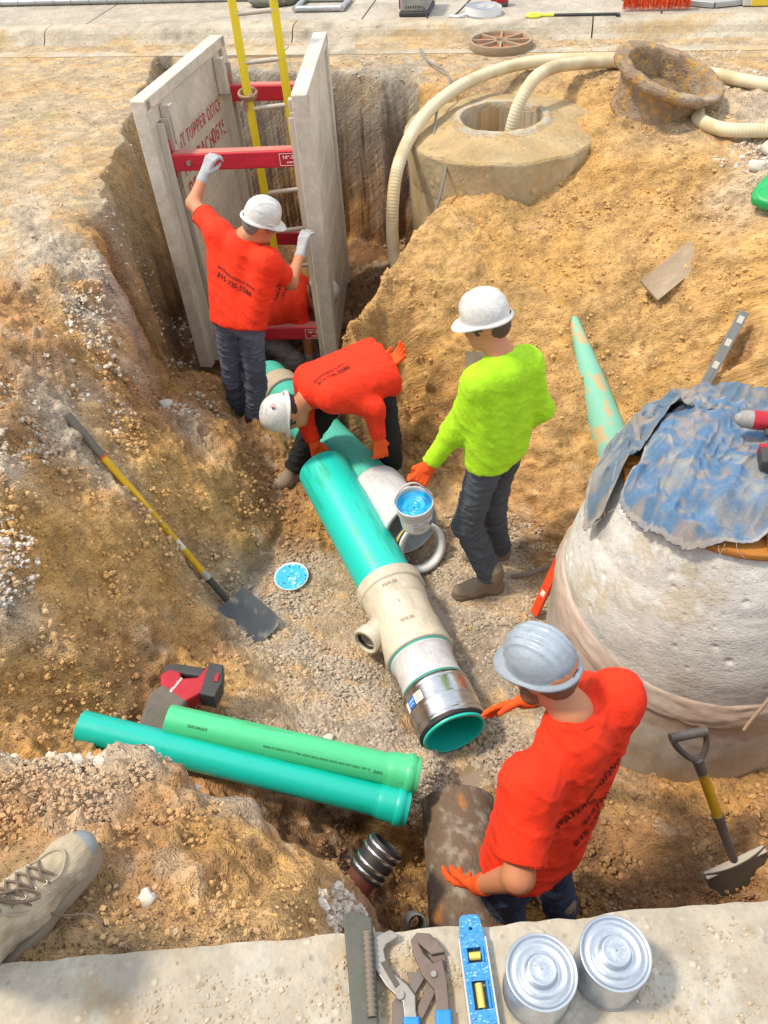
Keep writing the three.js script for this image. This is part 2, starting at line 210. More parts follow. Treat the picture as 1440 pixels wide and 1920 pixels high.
  [-0.38, -2.13, 0.20, 'g'], [-1.46, -1.74, 1.12, 's'], [-1.25, -1.88, 0.95, 's'], [-1.15, -2.02, 0.72, 'b'], [-1.06, -2.15, 0.60, 'b'], [-0.89, -2.31, 0.35, 'b'],
  [-0.61, -2.44, 0.12, 'g'], [-0.86, -2.71, 0.10, 'g'], [-1.04, -2.50, 0.48, 's'], [-1.18, -2.36, 0.80, 's'], [-1.32, -2.08, 1.08, 's'], [-1.46, -1.94, 1.25, 'w'],
  [-1.50, -2.23, 1.38, 's'], [-1.40, -2.51, 1.12, 's'], [-1.20, -2.71, 0.86, 's'], [-1.04, -2.92, 0.58, 's'], [-0.88, -3.09, 0.30, 's'], [-0.77, -3.03, 0.03, 'g'],
  [-0.72, -3.46, 0.12, 'b'], [-0.92, -3.45, 0.42, 's'], [-1.54, -2.47, 1.45, 'w'], [-1.52, -2.72, 1.32, 'b'], [-1.42, -2.94, 1.12, 'w'], [-1.25, -3.11, 0.92, 's'],
  [-1.10, -3.37, 0.68, 's'], [-0.94, -3.80, 0.46, 'b'], [-0.84, -3.95, 0.14, 'b'], [-0.66, -3.37, 0.02, 'b'], [-1.64, -2.87, 1.48, 'b'], [-1.55, -3.10, 1.30, 'w'],
  [-1.45, -3.30, 1.10, 'w'], [-1.31, -3.47, 0.92, 'b'], [-1.18, -3.79, 0.66, 'w'], [-1.05, -4.13, 0.42, 'b'], [-0.96, -4.29, 0.20, 'b'], [-1.76, -3.32, 1.50, 'b'],
  [-1.61, -3.50, 1.40, 'b'], [-1.49, -3.62, 1.28, 's'], [-1.90, -3.85, 1.53, 'b'], [-1.69, -3.98, 1.50, 'w'], [-1.53, -4.04, 1.42, 's'], [-1.88, -4.43, 1.54, 'w'],
  [-1.64, -4.54, 1.50, 's'], [-1.77, -4.52, 1.56, 't'], [-2.01, -4.26, 1.54, 't'], [-1.20, -4.74, 0.30, 'b'], [-1.01, -4.73, 0.10, 'b'], [-2.35, -5.41, 1.52, 't'],
  [-1.91, -5.32, 1.52, 't'], [-2.79, -6.92, 1.50, 't'], [-2.12, -6.76, 1.50, 't'], [-3.25, -8.50, 1.50, 't'], [-2.44, -8.27, 1.50, 't'], [-1.08, -7.81, 1.48, 't'],
  [-0.41, -7.63, 1.48, 't'], [-0.05, -7.45, 1.50, 't'], [0.50, -7.45, 1.50, 't'], [1.07, -7.00, 1.50, 't'], [1.74, -7.11, 1.50, 't'], [2.50, -6.75, 1.50, 't'],
  [3.22, -6.56, 1.50, 't'], [-3.46, -9.25, 1.50, 't'], [0.36, -8.12, 1.50, 't'], [3.47, -7.19, 1.50, 't'], [-0.54, -3.71, 0.00, 'b'], [-0.75, -3.83, 0.03, 'b'],
  [-0.34, -3.35, 0.00, 'b'], [-0.40, -3.02, 0.00, 'g'], [-0.11, -2.53, 0.00, 'g'], [-0.52, -2.74, 0.02, 'g'], [0.28, -2.96, -0.02, 'g'], [0.18, -2.60, -0.03, 'g'],
  [0.33, -2.35, 0.00, 'g'], [0.51, -2.84, 0.00, 'g'], [0.67, -2.73, 0.02, 'g'], [0.38, -1.91, 0.00, 'g'], [0.25, -1.71, 0.00, 'g'], [0.13, -2.06, -0.01, 'g'],
  [0.16, -3.86, 0.02, 'b'], [0.42, -3.64, 0.10, 's'], [-0.55, -4.42, 0.00, 'b'], [-0.24, -4.69, 0.05, 'd'], [0.51, -3.85, 0.35, 's'], [0.28, -3.96, 0.15, 'b'],
  [0.10, -4.31, 0.30, 's'], [0.01, -4.29, 0.62, 's'], [0.38, -4.47, 1.05, 's'], [0.36, -4.26, 0.80, 's'], [0.55, -4.18, 0.72, 's'], [0.57, -4.03, 0.50, 's'],
  [0.70, -4.34, 0.95, 's'], [0.55, -5.04, 1.24, 's'], [0.73, -5.07, 1.16, 's'], [0.91, -5.14, 1.24, 's'], [1.12, -5.08, 1.12, 's'], [0.94, -4.65, 1.05, 's'],
  [1.00, -4.13, 0.82, 's'], [0.88, -3.72, 0.50, 's'], [1.21, -4.25, 0.95, 's'], [1.20, -3.83, 0.70, 's'], [1.02, -3.45, 0.42, 's'], [0.86, -3.19, 0.25, 'b'],
  [0.72, -3.02, 0.05, 'g'], [0.89, -3.02, 0.20, 'b'], [0.81, -2.82, 0.03, 'g'], [1.55, -4.96, 1.14, 's'], [1.61, -5.29, 1.35, 's'], [1.69, -5.53, 1.50, 's'],
  [1.70, -4.46, 1.08, 's'], [1.94, -4.79, 1.25, 's'], [2.02, -4.27, 1.15, 's'], [1.91, -4.06, 1.00, 's'], [2.12, -3.85, 1.10, 's'], [2.29, -4.12, 1.30, 's'],
  [2.45, -4.61, 1.45, 'w'], [2.23, -4.90, 1.45, 's'], [2.75, -5.39, 1.50, 'w'], [2.26, -5.40, 1.50, 't'], [2.04, -6.16, 1.52, 's'], [2.11, -3.49, 1.05, 's'],
  [2.09, -3.58, 0.82, 'b'], [1.76, -3.94, 0.80, 's'], [1.52, -3.79, 0.62, 's'], [1.29, -3.52, 0.45, 's'], [1.84, -3.63, 0.70, 's'], [0.66, -6.45, 1.50, 's'],
  [0.23, -7.45, 1.50, 't'], [0.75, -1.37, 0.10, 'd'], [1.07, -1.32, 0.15, 'b'], [1.49, -1.36, 0.20, 'b'], [1.09, -1.11, 0.25, 'd'], [1.35, -1.09, 0.35, 'b'],
  [0.69, -1.14, 0.15, 'd'], [0.31, -1.45, 0.00, 'd'], [-0.04, -1.26, 0.10, 'd'], [-0.09, -1.10, 0.20, 'd'], [0.39, -1.14, 0.10, 'd'], [-1.20, -7.20, 0.10, 'd'],
  [-1.45, -5.60, 0.12, 'd'], [-1.50, -6.60, 0.20, 'w'], [-0.30, -4.60, 0.02, 'd'], [0.20, -6.20, 0.10, 'd'], [0.15, -5.20, 0.12, 'd'], [-0.10, -4.75, 0.05, 'd'],
  [1.30, -2.20, 0.00, 'b'], [2.00, -2.00, 0.10, 'b'], [2.30, -2.80, 0.60, 's'], [2.60, -1.60, 0.60, 'b'], [2.40, -0.90, 0.50, 'b'], [0.80, -2.10, 0.00, 'g'],
  [0.60, -0.35, 0.20, 'd'], [1.60, -0.40, 0.30, 'd'], [3.00, -0.30, 0.60, 'd'], [0.05, -0.30, 0.30, 'd'], [-0.40, -0.20, 1.85, 'k'], [-1.50, -0.20, 1.88, 'k'],
  [-3.50, -0.20, 1.90, 'k'], [0.05, 0.60, 0.50, 'd'], [3.50, 0.60, 0.70, 'd'], [-3.50, 0.60, 1.85, 'k'], [-0.50, 0.60, 1.80, 'k'], [-0.35, -1.12, 0.60, 'd'],
  [-0.60, -1.30, 0.62, 'd'], [-0.90, -1.35, 0.75, 'b'], [-1.30, -1.45, 0.95, 'b'], [-4.50, -2.00, 1.60, 'b'], [-4.50, -4.00, 1.55, 't'], [-4.50, -8.00, 1.50, 't'],
  [-3.00, -2.00, 1.55, 'b'], [-3.00, -1.00, 1.80, 'k'], [4.50, -4.00, 1.50, 's'], [4.50, -7.00, 1.50, 't'], [3.40, -3.20, 1.25, 's'], [4.50, -2.00, 1.30, 's'],
  [-0.85, -4.95, -0.20, 'd'], [-0.85, -5.60, -0.32, 'd'], [-0.80, -6.30, -0.30, 'd'], [-0.50, -5.40, -0.32, 'd'], [-1.15, -5.40, -0.25, 'd'], [-0.90, -4.60, -0.12, 'b'],
  [-1.05, -4.75, -0.10, 'b'], [-0.50, -4.75, -0.10, 'd'], [1.05, -5.83, 1.20, 's']
];

// ------------------------------------------------------------------ ground: surveyed points, triangulated
const SOIL = { s: [0.63, 0.385, 0.15], b: [0.46, 0.255, 0.108], d: [0.23, 0.118, 0.052], k: [0.43, 0.28, 0.14], g: [0.46, 0.38, 0.295], w: [0.58, 0.485, 0.375], t: [0.56, 0.44, 0.29], c: [0.42, 0.38, 0.32] };
const ROUGH = { s: 0.72, b: 1.2, d: 1, k: 0.65, g: 0.45, w: 1.2, t: 0.09, c: 0.6 };
const tin = (() => { // Bowyer-Watson
  const P = SURVEY.map(p => [p[0], p[1]]); const n = P.length; P.push([-60, -60], [60, -60], [0, 90]);
  let T = [[n, n + 1, n + 2]];
  const circ = ([a, b, c]) => { const [ax, ay] = P[a], [bx, by] = P[b], [cx, cy] = P[c], D = 2 * (ax * (by - cy) + bx * (cy - ay) + cx * (ay - by)); const A = ax * ax + ay * ay, B = bx * bx + by * by, C = cx * cx + cy * cy; const x = (A * (by - cy) + B * (cy - ay) + C * (ay - by)) / D, y = (A * (cx - bx) + B * (ax - cx) + C * (bx - ax)) / D; return [x, y, (ax - x) ** 2 + (ay - y) ** 2]; };
  let CC = T.map(circ);
  for (let i = 0; i < n; i++) {
    const bad = [], keep = [], keepC = []; T.forEach((t, k) => { const c = CC[k]; if ((P[i][0] - c[0]) ** 2 + (P[i][1] - c[1]) ** 2 < c[2] * (1 - 1e-12)) bad.push(t); else { keep.push(t); keepC.push(c); } });
    const edges = new Map(); for (const t of bad) for (let e = 0; e < 3; e++) { const a = t[e], b = t[(e + 1) % 3], key = Math.min(a, b) + '_' + Math.max(a, b); edges.set(key, edges.has(key) ? null : [a, b]); }
    for (const e of edges.values()) if (e) { const t = [e[0], e[1], i]; keep.push(t); keepC.push(circ(t)); }
    T = keep; CC = keepC;
  }
  return T.filter(t => Math.max(...t) < n);
})();
const axisOf = (segs) => { const a = []; for (const [from, to, s0, s1] of segs) { let v = from, dir = Math.sign(to - from); while ((to - v) * dir > 1e-6) { a.push(v); v += dir * lerp(s0, s1, (v - from) / (to - from)); } } a.push(segs.at(-1)[1]); return a; };
const GX = axisOf([[-4.6, -2, 0.05, 0.015], [-2, 2.4, 0.0108, 0.0108], [2.4, 4.6, 0.015, 0.05]]);
const GZ = axisOf([[0.7, -0.4, 0.05, 0.012], [-0.4, -5, 0.0098, 0.0135], [-5, -7.6, 0.0135, 0.02], [-7.6, -9.9, 0.025, 0.06]]);
const NX = GX.length, NZ = GZ.length, GH = new Float32Array(NX * NZ).fill(1.5), GC = new Float32Array(NX * NZ * 3), GR = new Float32Array(NX * NZ), GT = new Float32Array(NX * NZ * 3); // GT: finished soil colour
{
  const cells = new Map(); const key = (i, j) => i * 1000 + j, cs = 0.25;
  const tri = tin.map(t => t.map(i => SURVEY[i]));
  tri.forEach((t, q) => { const xs = t.map(p => p[0]), zs = t.map(p => p[1]); for (let i = Math.floor((Math.min(...xs) + 10) / cs); i <= Math.floor((Math.max(...xs) + 10) / cs); i++) for (let j = Math.floor((Math.min(...zs) + 15) / cs); j <= Math.floor((Math.max(...zs) + 15) / cs); j++) { const k = key(i, j); (cells.get(k) || cells.set(k, []).get(k)).push(q); } });
  for (let j = 0; j < NZ; j++) for (let i = 0; i < NX; i++) {
    const w = 0.035, x = GX[i] + w * n3(GX[i] * 6, 1, GZ[j] * 6) * 2, z = GZ[j] + w * n3(GX[i] * 6, 9, GZ[j] * 6) * 2, id = j * NX + i; let found = false;
    for (const q of cells.get(key(Math.floor((x + 10) / cs), Math.floor((z + 15) / cs))) || []) {
      const [a, b, c] = tri[q], D = (b[1] - c[1]) * (a[0] - c[0]) + (c[0] - b[0]) * (a[1] - c[1]); const u = ((b[1] - c[1]) * (x - c[0]) + (c[0] - b[0]) * (z - c[1])) / D, v = ((c[1] - a[1]) * (x - c[0]) + (a[0] - c[0]) * (z - c[1])) / D, r = 1 - u - v;
      if (u < -1e-6 || v < -1e-6 || r < -1e-6) continue;
      GH[id] = u * a[2] + v * b[2] + r * c[2]; const A = SOIL[a[3]], B = SOIL[b[3]], C = SOIL[c[3]]; for (let m = 0; m < 3; m++) GC[id * 3 + m] = u * A[m] + v * B[m] + r * C[m];
      GR[id] = u * ROUGH[a[3]] + v * ROUGH[b[3]] + r * ROUGH[c[3]]; found = true; break;
    }
    if (!found) { GH[id] = z < -3 ? 1.5 : (x < 0 ? 1.8 : 0.7); GC.set(SOIL.t, id * 3); GR[id] = 0.2; }
  }
  for (let pass = 0; pass < 1; pass++) { // ease the facets
    const src = GH.slice(), R = 2;
    for (let j = R; j < NZ - R; j++) for (let i = R; i < NX - R; i++) { let s = 0; for (let b = -R; b <= R; b++) for (let a = -R; a <= R; a++) s += src[(j + b) * NX + i + a]; GH[j * NX + i] = s / 25; }
  }
}
const groundColour = (x, z) => { let a = 0, b = NX - 1; while (b - a > 1) { const m = (a + b) >> 1; if (GX[m] > x) b = m; else a = m; } const i = a; a = 0; b = NZ - 1; while (b - a > 1) { const m = (a + b) >> 1; if (GZ[m] < z) b = m; else a = m; } const k = (a * NX + i) * 3; return [GT[k], GT[k + 1], GT[k + 2]]; };
const groundAt = (x, z) => { // height of the finished ground under a point (before fine relief)
  let i = 0, a = 0, b = NX - 1; while (b - a > 1) { const m = (a + b) >> 1; if (GX[m] > x) b = m; else a = m; } i = a; a = 0; b = NZ - 1; while (b - a > 1) { const m = (a + b) >> 1; if (GZ[m] < z) b = m; else a = m; } const j = a;
  const fx = clamp((x - GX[i]) / (GX[i + 1] - GX[i])), fz = clamp((z - GZ[j]) / (GZ[j + 1] - GZ[j])), h = (p, q) => GH[q * NX + p];
  return lerp(lerp(h(i, j), h(i + 1, j), fx), lerp(h(i, j + 1), h(i + 1, j + 1), fx), fz);
};
{
  const pos = new Float32Array(NX * NZ * 3), col = new Float32Array(NX * NZ * 3), uv = new Float32Array(NX * NZ * 2), idx = new Uint32Array((NX - 1) * (NZ - 1) * 6);
  const white = SOIL.w, dark = SOIL.d, ochre = [0.60, 0.34, 0.10], tan = SOIL.s;
  for (let j = 0; j < NZ; j++) for (let i = 0; i < NX; i++) {
    const id = j * NX + i, i0 = Math.max(0, i - 1), i1 = Math.min(NX - 1, i + 1), j0 = Math.max(0, j - 1), j1 = Math.min(NZ - 1, j + 1);
    const x = GX[i], z = GZ[j], y = GH[id], sx = (GH[j * NX + i1] - GH[j * NX + i0]) / (GX[i1] - GX[i0]), sz = (GH[j1 * NX + i] - GH[j0 * NX + i]) / (GZ[j1] - GZ[j0]);
    const l = Math.hypot(sx, 1, sz), nx = -sx / l, ny = 1 / l, nz = -sz / l, ro = GR[id];
    const big = fbm(x * 3.1, y * 3.1, z * 3.1, 3), lump = 1 - Math.abs(fbm(x * 9, y * 9, z * 9, 3)) * 1.6, fine = fbm(x * 30, y * 30, z * 30, 3), clod = Math.max(0, fbm(x * 17, y * 17 + 4, z * 17, 2) - 0.18), crack = Math.pow(clamp(1 - Math.abs(n3(x * 4 + 8, y * 6, z * 4)) * 14), 2) * sstep(0.0, 0.3, n3(x * 1.7, y, z * 1.7 + 3));
    const d = ro * (big * 0.040 + (lump - 0.6) * 0.026 + (fine * 0.0085 + clod * 0.075) * ny * ny - crack * 0.02) * (0.55 + 0.45 * Math.min(1, (1 - ny) * 2.5 + 0.35));
    pos.set([x + nx * d, y + ny * d, z + nz * d], id * 3); uv.set([(x - 0.6 * y) / 0.9, (z + lerp(0.8, -0.8, sstep(-1.12, -1.3, z)) * y) / 0.9], id * 2);
    let c = [GC[id * 3], GC[id * 3 + 1], GC[id * 3 + 2]];
    const m1 = fbm(x * 2.3 + 4, y * 2.3, z * 2.3, 4), m2 = fbm(x * 5.5, y * 5.5 + 7, z * 5.5, 4), m3 = fbm(x * 14, y * 14, z * 14 + 2, 3);
    c = mix3(c, white, 0.42 * sstep(0.36, 0.75, m2 + m3 * 0.45) * (ro > 0.8 ? 0.9 : 0.35)); c = mix3(c, dark, 0.25 * sstep(0.22, 0.75, m1 - m3 * 0.3) * (ro > 0.3 ? 1 : 0.45)); c = mix3(c, ochre, 0.6 * sstep(0.05, 0.6, -m1 + m3 * 0.3) * (ro > 0.7 ? 1 : 0.5));
    if (x < -2 && z < -6) c = mix3(c, [0.25, 0.50, 0.44], 0.6 * sstep(0.1, 0.5, m2 + 0.5 * m3) * sstep(0.55, 0.15, Math.hypot((x + 2.65) * 0.7, z + 6.75)));
    if (ro < 0.5) c = mix3(c, tan, 0.55 * sstep(0.0, 0.5, m2 + 0.4 * m3));
    const v = 1.22 + 0.22 * m3 + 0.1 * m2; col.set([c[0] * v, c[1] * v, c[2] * v], id * 3); GT.set([c[0] * 1.0, c[1] * 1.0, c[2] * 1.0], id * 3);
  }
  let q = 0; for (let j = 0; j < NZ - 1; j++) for (let i = 0; i < NX - 1; i++) { const a = j * NX + i; idx.set([a, a + 1, a + NX, a + 1, a + NX + 1, a + NX], q); q += 6; }
  const g = new THREE.BufferGeometry(); g.setAttribute('position', new THREE.BufferAttribute(pos, 3)); g.setAttribute('color', new THREE.BufferAttribute(col, 3)); g.setAttribute('uv', new THREE.BufferAttribute(uv, 2)); g.setIndex(new THREE.BufferAttribute(idx, 1)); g.computeVertexNormals();
  setting('ground', g, M({ vertexColors: true, map: soilTex.map, bumpMap: soilTex.bump, bumpScale: 0.014, roughness: 0.97 }), 'structure', 'excavated sandy ground with banks, trench and gravel floor');
  // the land outside the dig
  const ring = new THREE.Shape([[-80, -80], [80, -80], [80, 80], [-80, 80]].map(p => new THREE.Vector2(...p))); ring.holes.push(new THREE.Path([[-4.55, -0.65], [-4.55, 9.85], [4.55, 9.85], [4.55, -0.65]].map(p => new THREE.Vector2(...p))));
  const rg = new THREE.ShapeGeometry(ring); rg.rotateX(-Math.PI / 2); rg.translate(0, 1.47, 0); setting('terrain', rg, M({ color: lin(0.45, 0.38, 0.28), roughness: 1 }));
}

// ------------------------------------------------------------------ near slab, far kerb and pavement
const concMat = M({ color: lin(0.50, 0.455, 0.385), map: rep(concTex.map, 1.2, 1.2), bumpMap: rep(concTex.bump, 1.2, 1.2), bumpScale: 0.006, roughness: 0.95 });
function uvXZ(g, s = 1) { const p = g.attributes.position, n = g.attributes.normal, u = new Float32Array(p.count * 2); for (let i = 0; i < p.count; i++) { const ax = Math.abs(n.getX(i)), ay = Math.abs(n.getY(i)), az = Math.abs(n.getZ(i)); u[i * 2] = (ay > ax ? p.getX(i) : p.getZ(i)) * s; u[i * 2 + 1] = (ay > ax && ay > az ? p.getZ(i) : az > ax ? p.getY(i) : p.getY(i)) * s; if (az >= ax && az > ay) u[i * 2] = p.getX(i) * s; } g.setAttribute('uv', new THREE.BufferAttribute(u, 2)); return g; }
{
  const nx = 420, nz = 130, g = new THREE.PlaneGeometry(6, 1.8, nx, nz); g.rotateX(-Math.PI / 2); const p = g.attributes.position;
  for (let i = 0; i < p.count; i++) { let x = p.getX(i), z = p.getZ(i); const e = clamp((z + 0.9) / 0.03); const worn = 0.006 * fbm(x * 14, 0, 3, 3) + 0.012 * Math.max(0, n3(x * 5, 2, 1)); z += (1 - e) * worn; p.setXYZ(i, x, -0.010 * (1 - e) * (1 - e) + 0.0016 * fbm(x * 20, 0, z * 20, 3) + 0.004 * Math.max(0, fbm(x * 9, 5, z * 9, 3) - 0.35), z); }
  g.computeVertexNormals(); g.translate(0, 1.95, 0.42);
  const skirt = uvXZ(new THREE.BoxGeometry(5.98, 0.17, 1.76)); skirt.translate(0, 1.95 - 0.1, 0.43);
  const tg = tint(uvXZ(g), (x, y, z) => { const m = fbm(x * 3, 1, z * 3, 4), h = fbm(x * 11, 4, z * 11, 3); return mix3(mix3([0.50, 0.445, 0.36], [0.45, 0.33, 0.19], sstep(0.1, 0.7, m + 0.3 * h)), [0.56, 0.52, 0.44], sstep(0.15, 0.7, h - 0.3 * m)); });
  setting('pavement', tg, M({ vertexColors: true, map: concTex.map, bumpMap: concTex.bump, bumpScale: 0.006, roughness: 0.95 }), 'structure', 'dusty concrete slab edge carrying hand tools and cans');
  setting('pavement_edge', skirt, concMat, 'structure', 'underside of the concrete slab');
}
const KA = V(-3.483, 0, -8.407), KD = V(0.971, 0, 0.237).normalize(), KN = V(KD.z, 0, -KD.x); // along the kerb, away from the dig
const kerbAt = (s, t, y) => KA.clone().addScaledVector(KD, s).addScaledVector(KN, t).setY(y);
{
  const prof = [[0, 1.40], [0, 1.505], [0.30, 1.495], [0.36, 1.50], [0.40, 1.53], [0.43, 1.575], [0.46, 1.60], [0.50, 1.612], [0.62, 1.615], [0.62, 1.40]];
  const kerbGeo = (s0, s1) => { const sh = new THREE.Shape(prof.map(p => new THREE.Vector2(...p))); const g = new THREE.ExtrudeGeometry(sh, { depth: s1 - s0, bevelEnabled: false, steps: 40 }); // x = away, y = up, z = along
    g.applyMatrix4(new THREE.Matrix4().makeBasis(KN, UP, KD)); const o = KA.clone().addScaledVector(KD, s0); g.translate(o.x, 0, o.z); return tint(uvXZ(g), (x, y, z) => { const m = fbm(x * 2, y * 5, z * 2, 4), h = fbm(x * 12, y * 12, z * 12, 3); return mix3(mix3([0.56, 0.50, 0.40], [0.52, 0.38, 0.21], sstep(0, 0.6, m + 0.3 * h)), [0.36, 0.31, 0.25], sstep(0.25, 0.8, h - m * 0.5)); }); };
  const km = M({ vertexColors: true, map: concTex.map, bumpMap: concTex.bump, bumpScale: 0.01, roughness: 0.95 });
  const cuts = [-8, -2.2, 0.55, 3.0, 5.63, 9, 16]; for (let i = 0; i < cuts.length - 1; i++) setting('kerb', kerbGeo(cuts[i] + 0.006, cuts[i + 1] - 0.006), km, 'structure', 'worn concrete kerb and gutter section');
  for (let i = 0; i < 6; i++) { const s0 = [-8, -3, 0.9, 3.6, 6.2, 9][i], s1 = [-3, 0.9, 3.6, 6.2, 9, 16][i]; const g = box(s1 - s0 - 0.012, 0.12, 2.9, 0, 0, 0, 0.006); g.applyMatrix4(new THREE.Matrix4().makeBasis(KD, UP, KN.clone().negate())); const c = kerbAt((s0 + s1) / 2, 0.634 + 1.45, 1.553); g.translate(c.x, c.y, c.z); setting('sidewalk', tint(uvXZ(g), (x, y, z) => { const m = fbm(x * 1.5, 3, z * 1.5, 4); return mix3([0.53, 0.49, 0.42], [0.44, 0.37, 0.27], sstep(-0.1, 0.6, m)); }), km, 'structure', 'pale concrete sidewalk section behind the kerb'); }
}

// ------------------------------------------------------------------ stones and clods
function stoneGeo(sd, flat = 0.7, detail = 1) { const g = mergeVertices(new THREE.IcosahedronGeometry(1, detail).deleteAttribute('uv').deleteAttribute('normal')), p = g.attributes.position; for (let i = 0; i < p.count; i++) { const v = V(p.getX(i), p.getY(i), p.getZ(i)), k = 1 + 0.75 * n3(v.x * 1.7 + sd * 7, v.y * 1.3, v.z * 1.3); p.setXYZ(i, v.x * k, v.y * k * flat, v.z * k * 0.85); } g.computeVertexNormals(); return g.toNonIndexed(); }
function scatter(name, label, n, pick, own, size, sd, colours, level) {
  seed = sd * 977 + 5; const g = stoneGeo(sd); g.computeVertexNormals(); const im = new THREE.InstancedMesh(g, M({ color: 0xffffff, roughness: 0.95, bumpMap: soilTex.bump, bumpScale: 0.002 }), n), m = new THREE.Matrix4(), q = new THREE.Quaternion(), e = new THREE.Euler(); let k = 0, tries = 0;
  while (k < n && tries++ < n * 30) { const s = pick(); if (!s) continue; const r = size(); e.set(rr(-0.6, 0.6), rr(0, 6.3), rr(-0.6, 0.6)); q.setFromEuler(e); m.compose(V(s[0], (level ?? groundAt(s[0], s[1])) + r * 0.1, s[1]), q, V(r * rr(0.8, 1.3), r * rr(0.7, 1.1), r)); im.setMatrixAt(k, m); const gc = level ? [0.45, 0.36, 0.25] : groundColour(s[0], s[1]), cc = colours[Math.floor(rnd() * colours.length)], c = mix3(gc, cc, own), v = rr(0.8, 1.15); im.setColorAt(k, lin(c[0] * v, c[1] * v, c[2] * v)); k++; }
  im.count = k; im.name = numbered(name); im.castShadow = im.receiveShadow = true; im.userData = { kind: 'stuff', label, category: name.split('_').pop() }; scene.add(im); return im;
}
const blob = (cx, cz, rx, rz) => () => { const a = rnd() * 6.283, r = Math.sqrt(rnd()); return [cx + Math.cos(a) * r * rx, cz + Math.sin(a) * r * rz]; };
const anyOf = (...f) => () => f[Math.floor(rnd() * f.length)]();
const GREY = [[0.42, 0.37, 0.31], [0.50, 0.45, 0.39], [0.36, 0.30, 0.24], [0.45, 0.37, 0.27]], TAN = [[0.50, 0.34, 0.17], [0.42, 0.28, 0.14], [0.56, 0.42, 0.24], [0.33, 0.21, 0.11]], PALE = [[0.62, 0.58, 0.52], [0.70, 0.67, 0.62], [0.50, 0.44, 0.37]];
const fpow = (a, b, p = 2.5) => () => lerp(a, b, Math.pow(rnd(), p));
scatter('floor_gravel', 'loose grey gravel over the pit floor', 34000, anyOf(blob(0.2, -2.4, 0.75, 1.0), blob(-0.4, -2.7, 0.5, 0.5), blob(-0.25, -1.85, 0.5, 0.35), blob(0.35, -1.6, 0.4, 0.4), blob(0.6, -2.9, 0.35, 0.35)), 0.5, fpow(0.0035, 0.013), 1, GREY);
scatter('bank_clods', 'crumbled tan clods on the dug banks', 16000, anyOf(blob(-1.3, -3.0, 0.6, 1.6), blob(-1.2, -2.4, 0.5, 0.9), blob(-1.2, -2.4, 0.5, 0.9), blob(1.2, -4.3, 1.1, 0.8), blob(-1.5, -3.6, 0.3, 0.9), blob(-1.0, -4.2, 0.5, 0.6), blob(1.3, -1.1, 0.9, 0.45), blob(-0.6, -3.7, 0.4, 0.6), blob(2.2, -5.2, 1, 1)), 0.15, fpow(0.003, 0.016, 4), 2, TAN);
scatter('white_rubble', 'broken white limestone rubble on the banks', 3600, anyOf(blob(-1.62, -2.75, 0.13, 0.4), blob(-1.47, -3.5, 0.15, 0.55), blob(2.55, -4.8, 0.35, 0.35), blob(-1.5, -5.3, 0.1, 0.6), blob(-1.5, -2.1, 0.12, 0.2), blob(2.6, -6.2, 0.6, 0.25), blob(-0.75, -1.09, 0.35, 0.05), blob(-0.16, -0.66, 0.06, 0.1), blob(-1.2, -4.2, 0.15, 0.3)), 0.8, fpow(0.003, 0.018, 3.2), 3, PALE);
scatter('soil_crumbs', 'fine soil crumbs on the near bank', 9000, anyOf(blob(-0.55, -0.8, 0.55, 0.35), blob(-0.9, -1.0, 0.5, 0.25)), 0.2, fpow(0.0015, 0.008, 4), 6, TAN.concat([[0.5, 0.45, 0.38]]));
scatter('slab_grit', 'soil grit spilled over the concrete slab', 2600, anyOf(blob(-0.35, -0.33, 0.22, 0.10), blob(-0.05, -0.40, 0.12, 0.06), blob(0.55, -0.36, 0.2, 0.09), blob(0, -0.2, 0.9, 0.25)), 0.3, fpow(0.0008, 0.004, 4), 8, TAN.concat(PALE), 1.951);
scatter('street_grit', 'fine grit strewn over the street', 2500, anyOf(blob(-2.2, -6.3, 1.0, 2), blob(0.8, -7.1, 1.6, 0.4), blob(2.6, -6.4, 0.9, 0.5)), 0.4, fpow(0.003, 0.014, 3), 4, TAN.concat(PALE));
scatter('pit_clods', 'dark damp clods at the bottom of the pit', 5000, anyOf(blob(-0.05, -1.25, 0.3, 0.35), blob(1.0, -1.15, 0.6, 0.3), blob(-0.3, -4.6, 0.5, 0.4), blob(0.1, -5.6, 0.2, 0.9)), 0.3, fpow(0.003, 0.013, 3), 5, [[0.24, 0.15, 0.08], [0.3, 0.2, 0.12], [0.18, 0.11, 0.06]]);
{ // a few bigger stones, each its own
  const st = M({ color: lin(0.60, 0.56, 0.49), roughness: 0.95, bumpMap: concTex.bump, bumpScale: 0.01 });
  for (const [x, z, r, l] of [[-0.545, -0.61, 0.02, 'pale flat stone lying on the near soil bank'], [2.42, -4.72, 0.06, 'whitish rock beside the green sack'], [2.6, -4.9, 0.075, 'large white rock at the edge of the right bank'], [-1.31, -4.05, 0.05, 'white rock on the bank beside the trench box'], [-0.33, -1.78, 0.025, 'small grey stone below the light green pipe']]) { const g = stoneGeo(r * 100, 0.55); g.scale(r, r, r); solo('stone', l, 'stone', g, st, [x, groundAt(x, z) + r * 0.3, z]); }
}
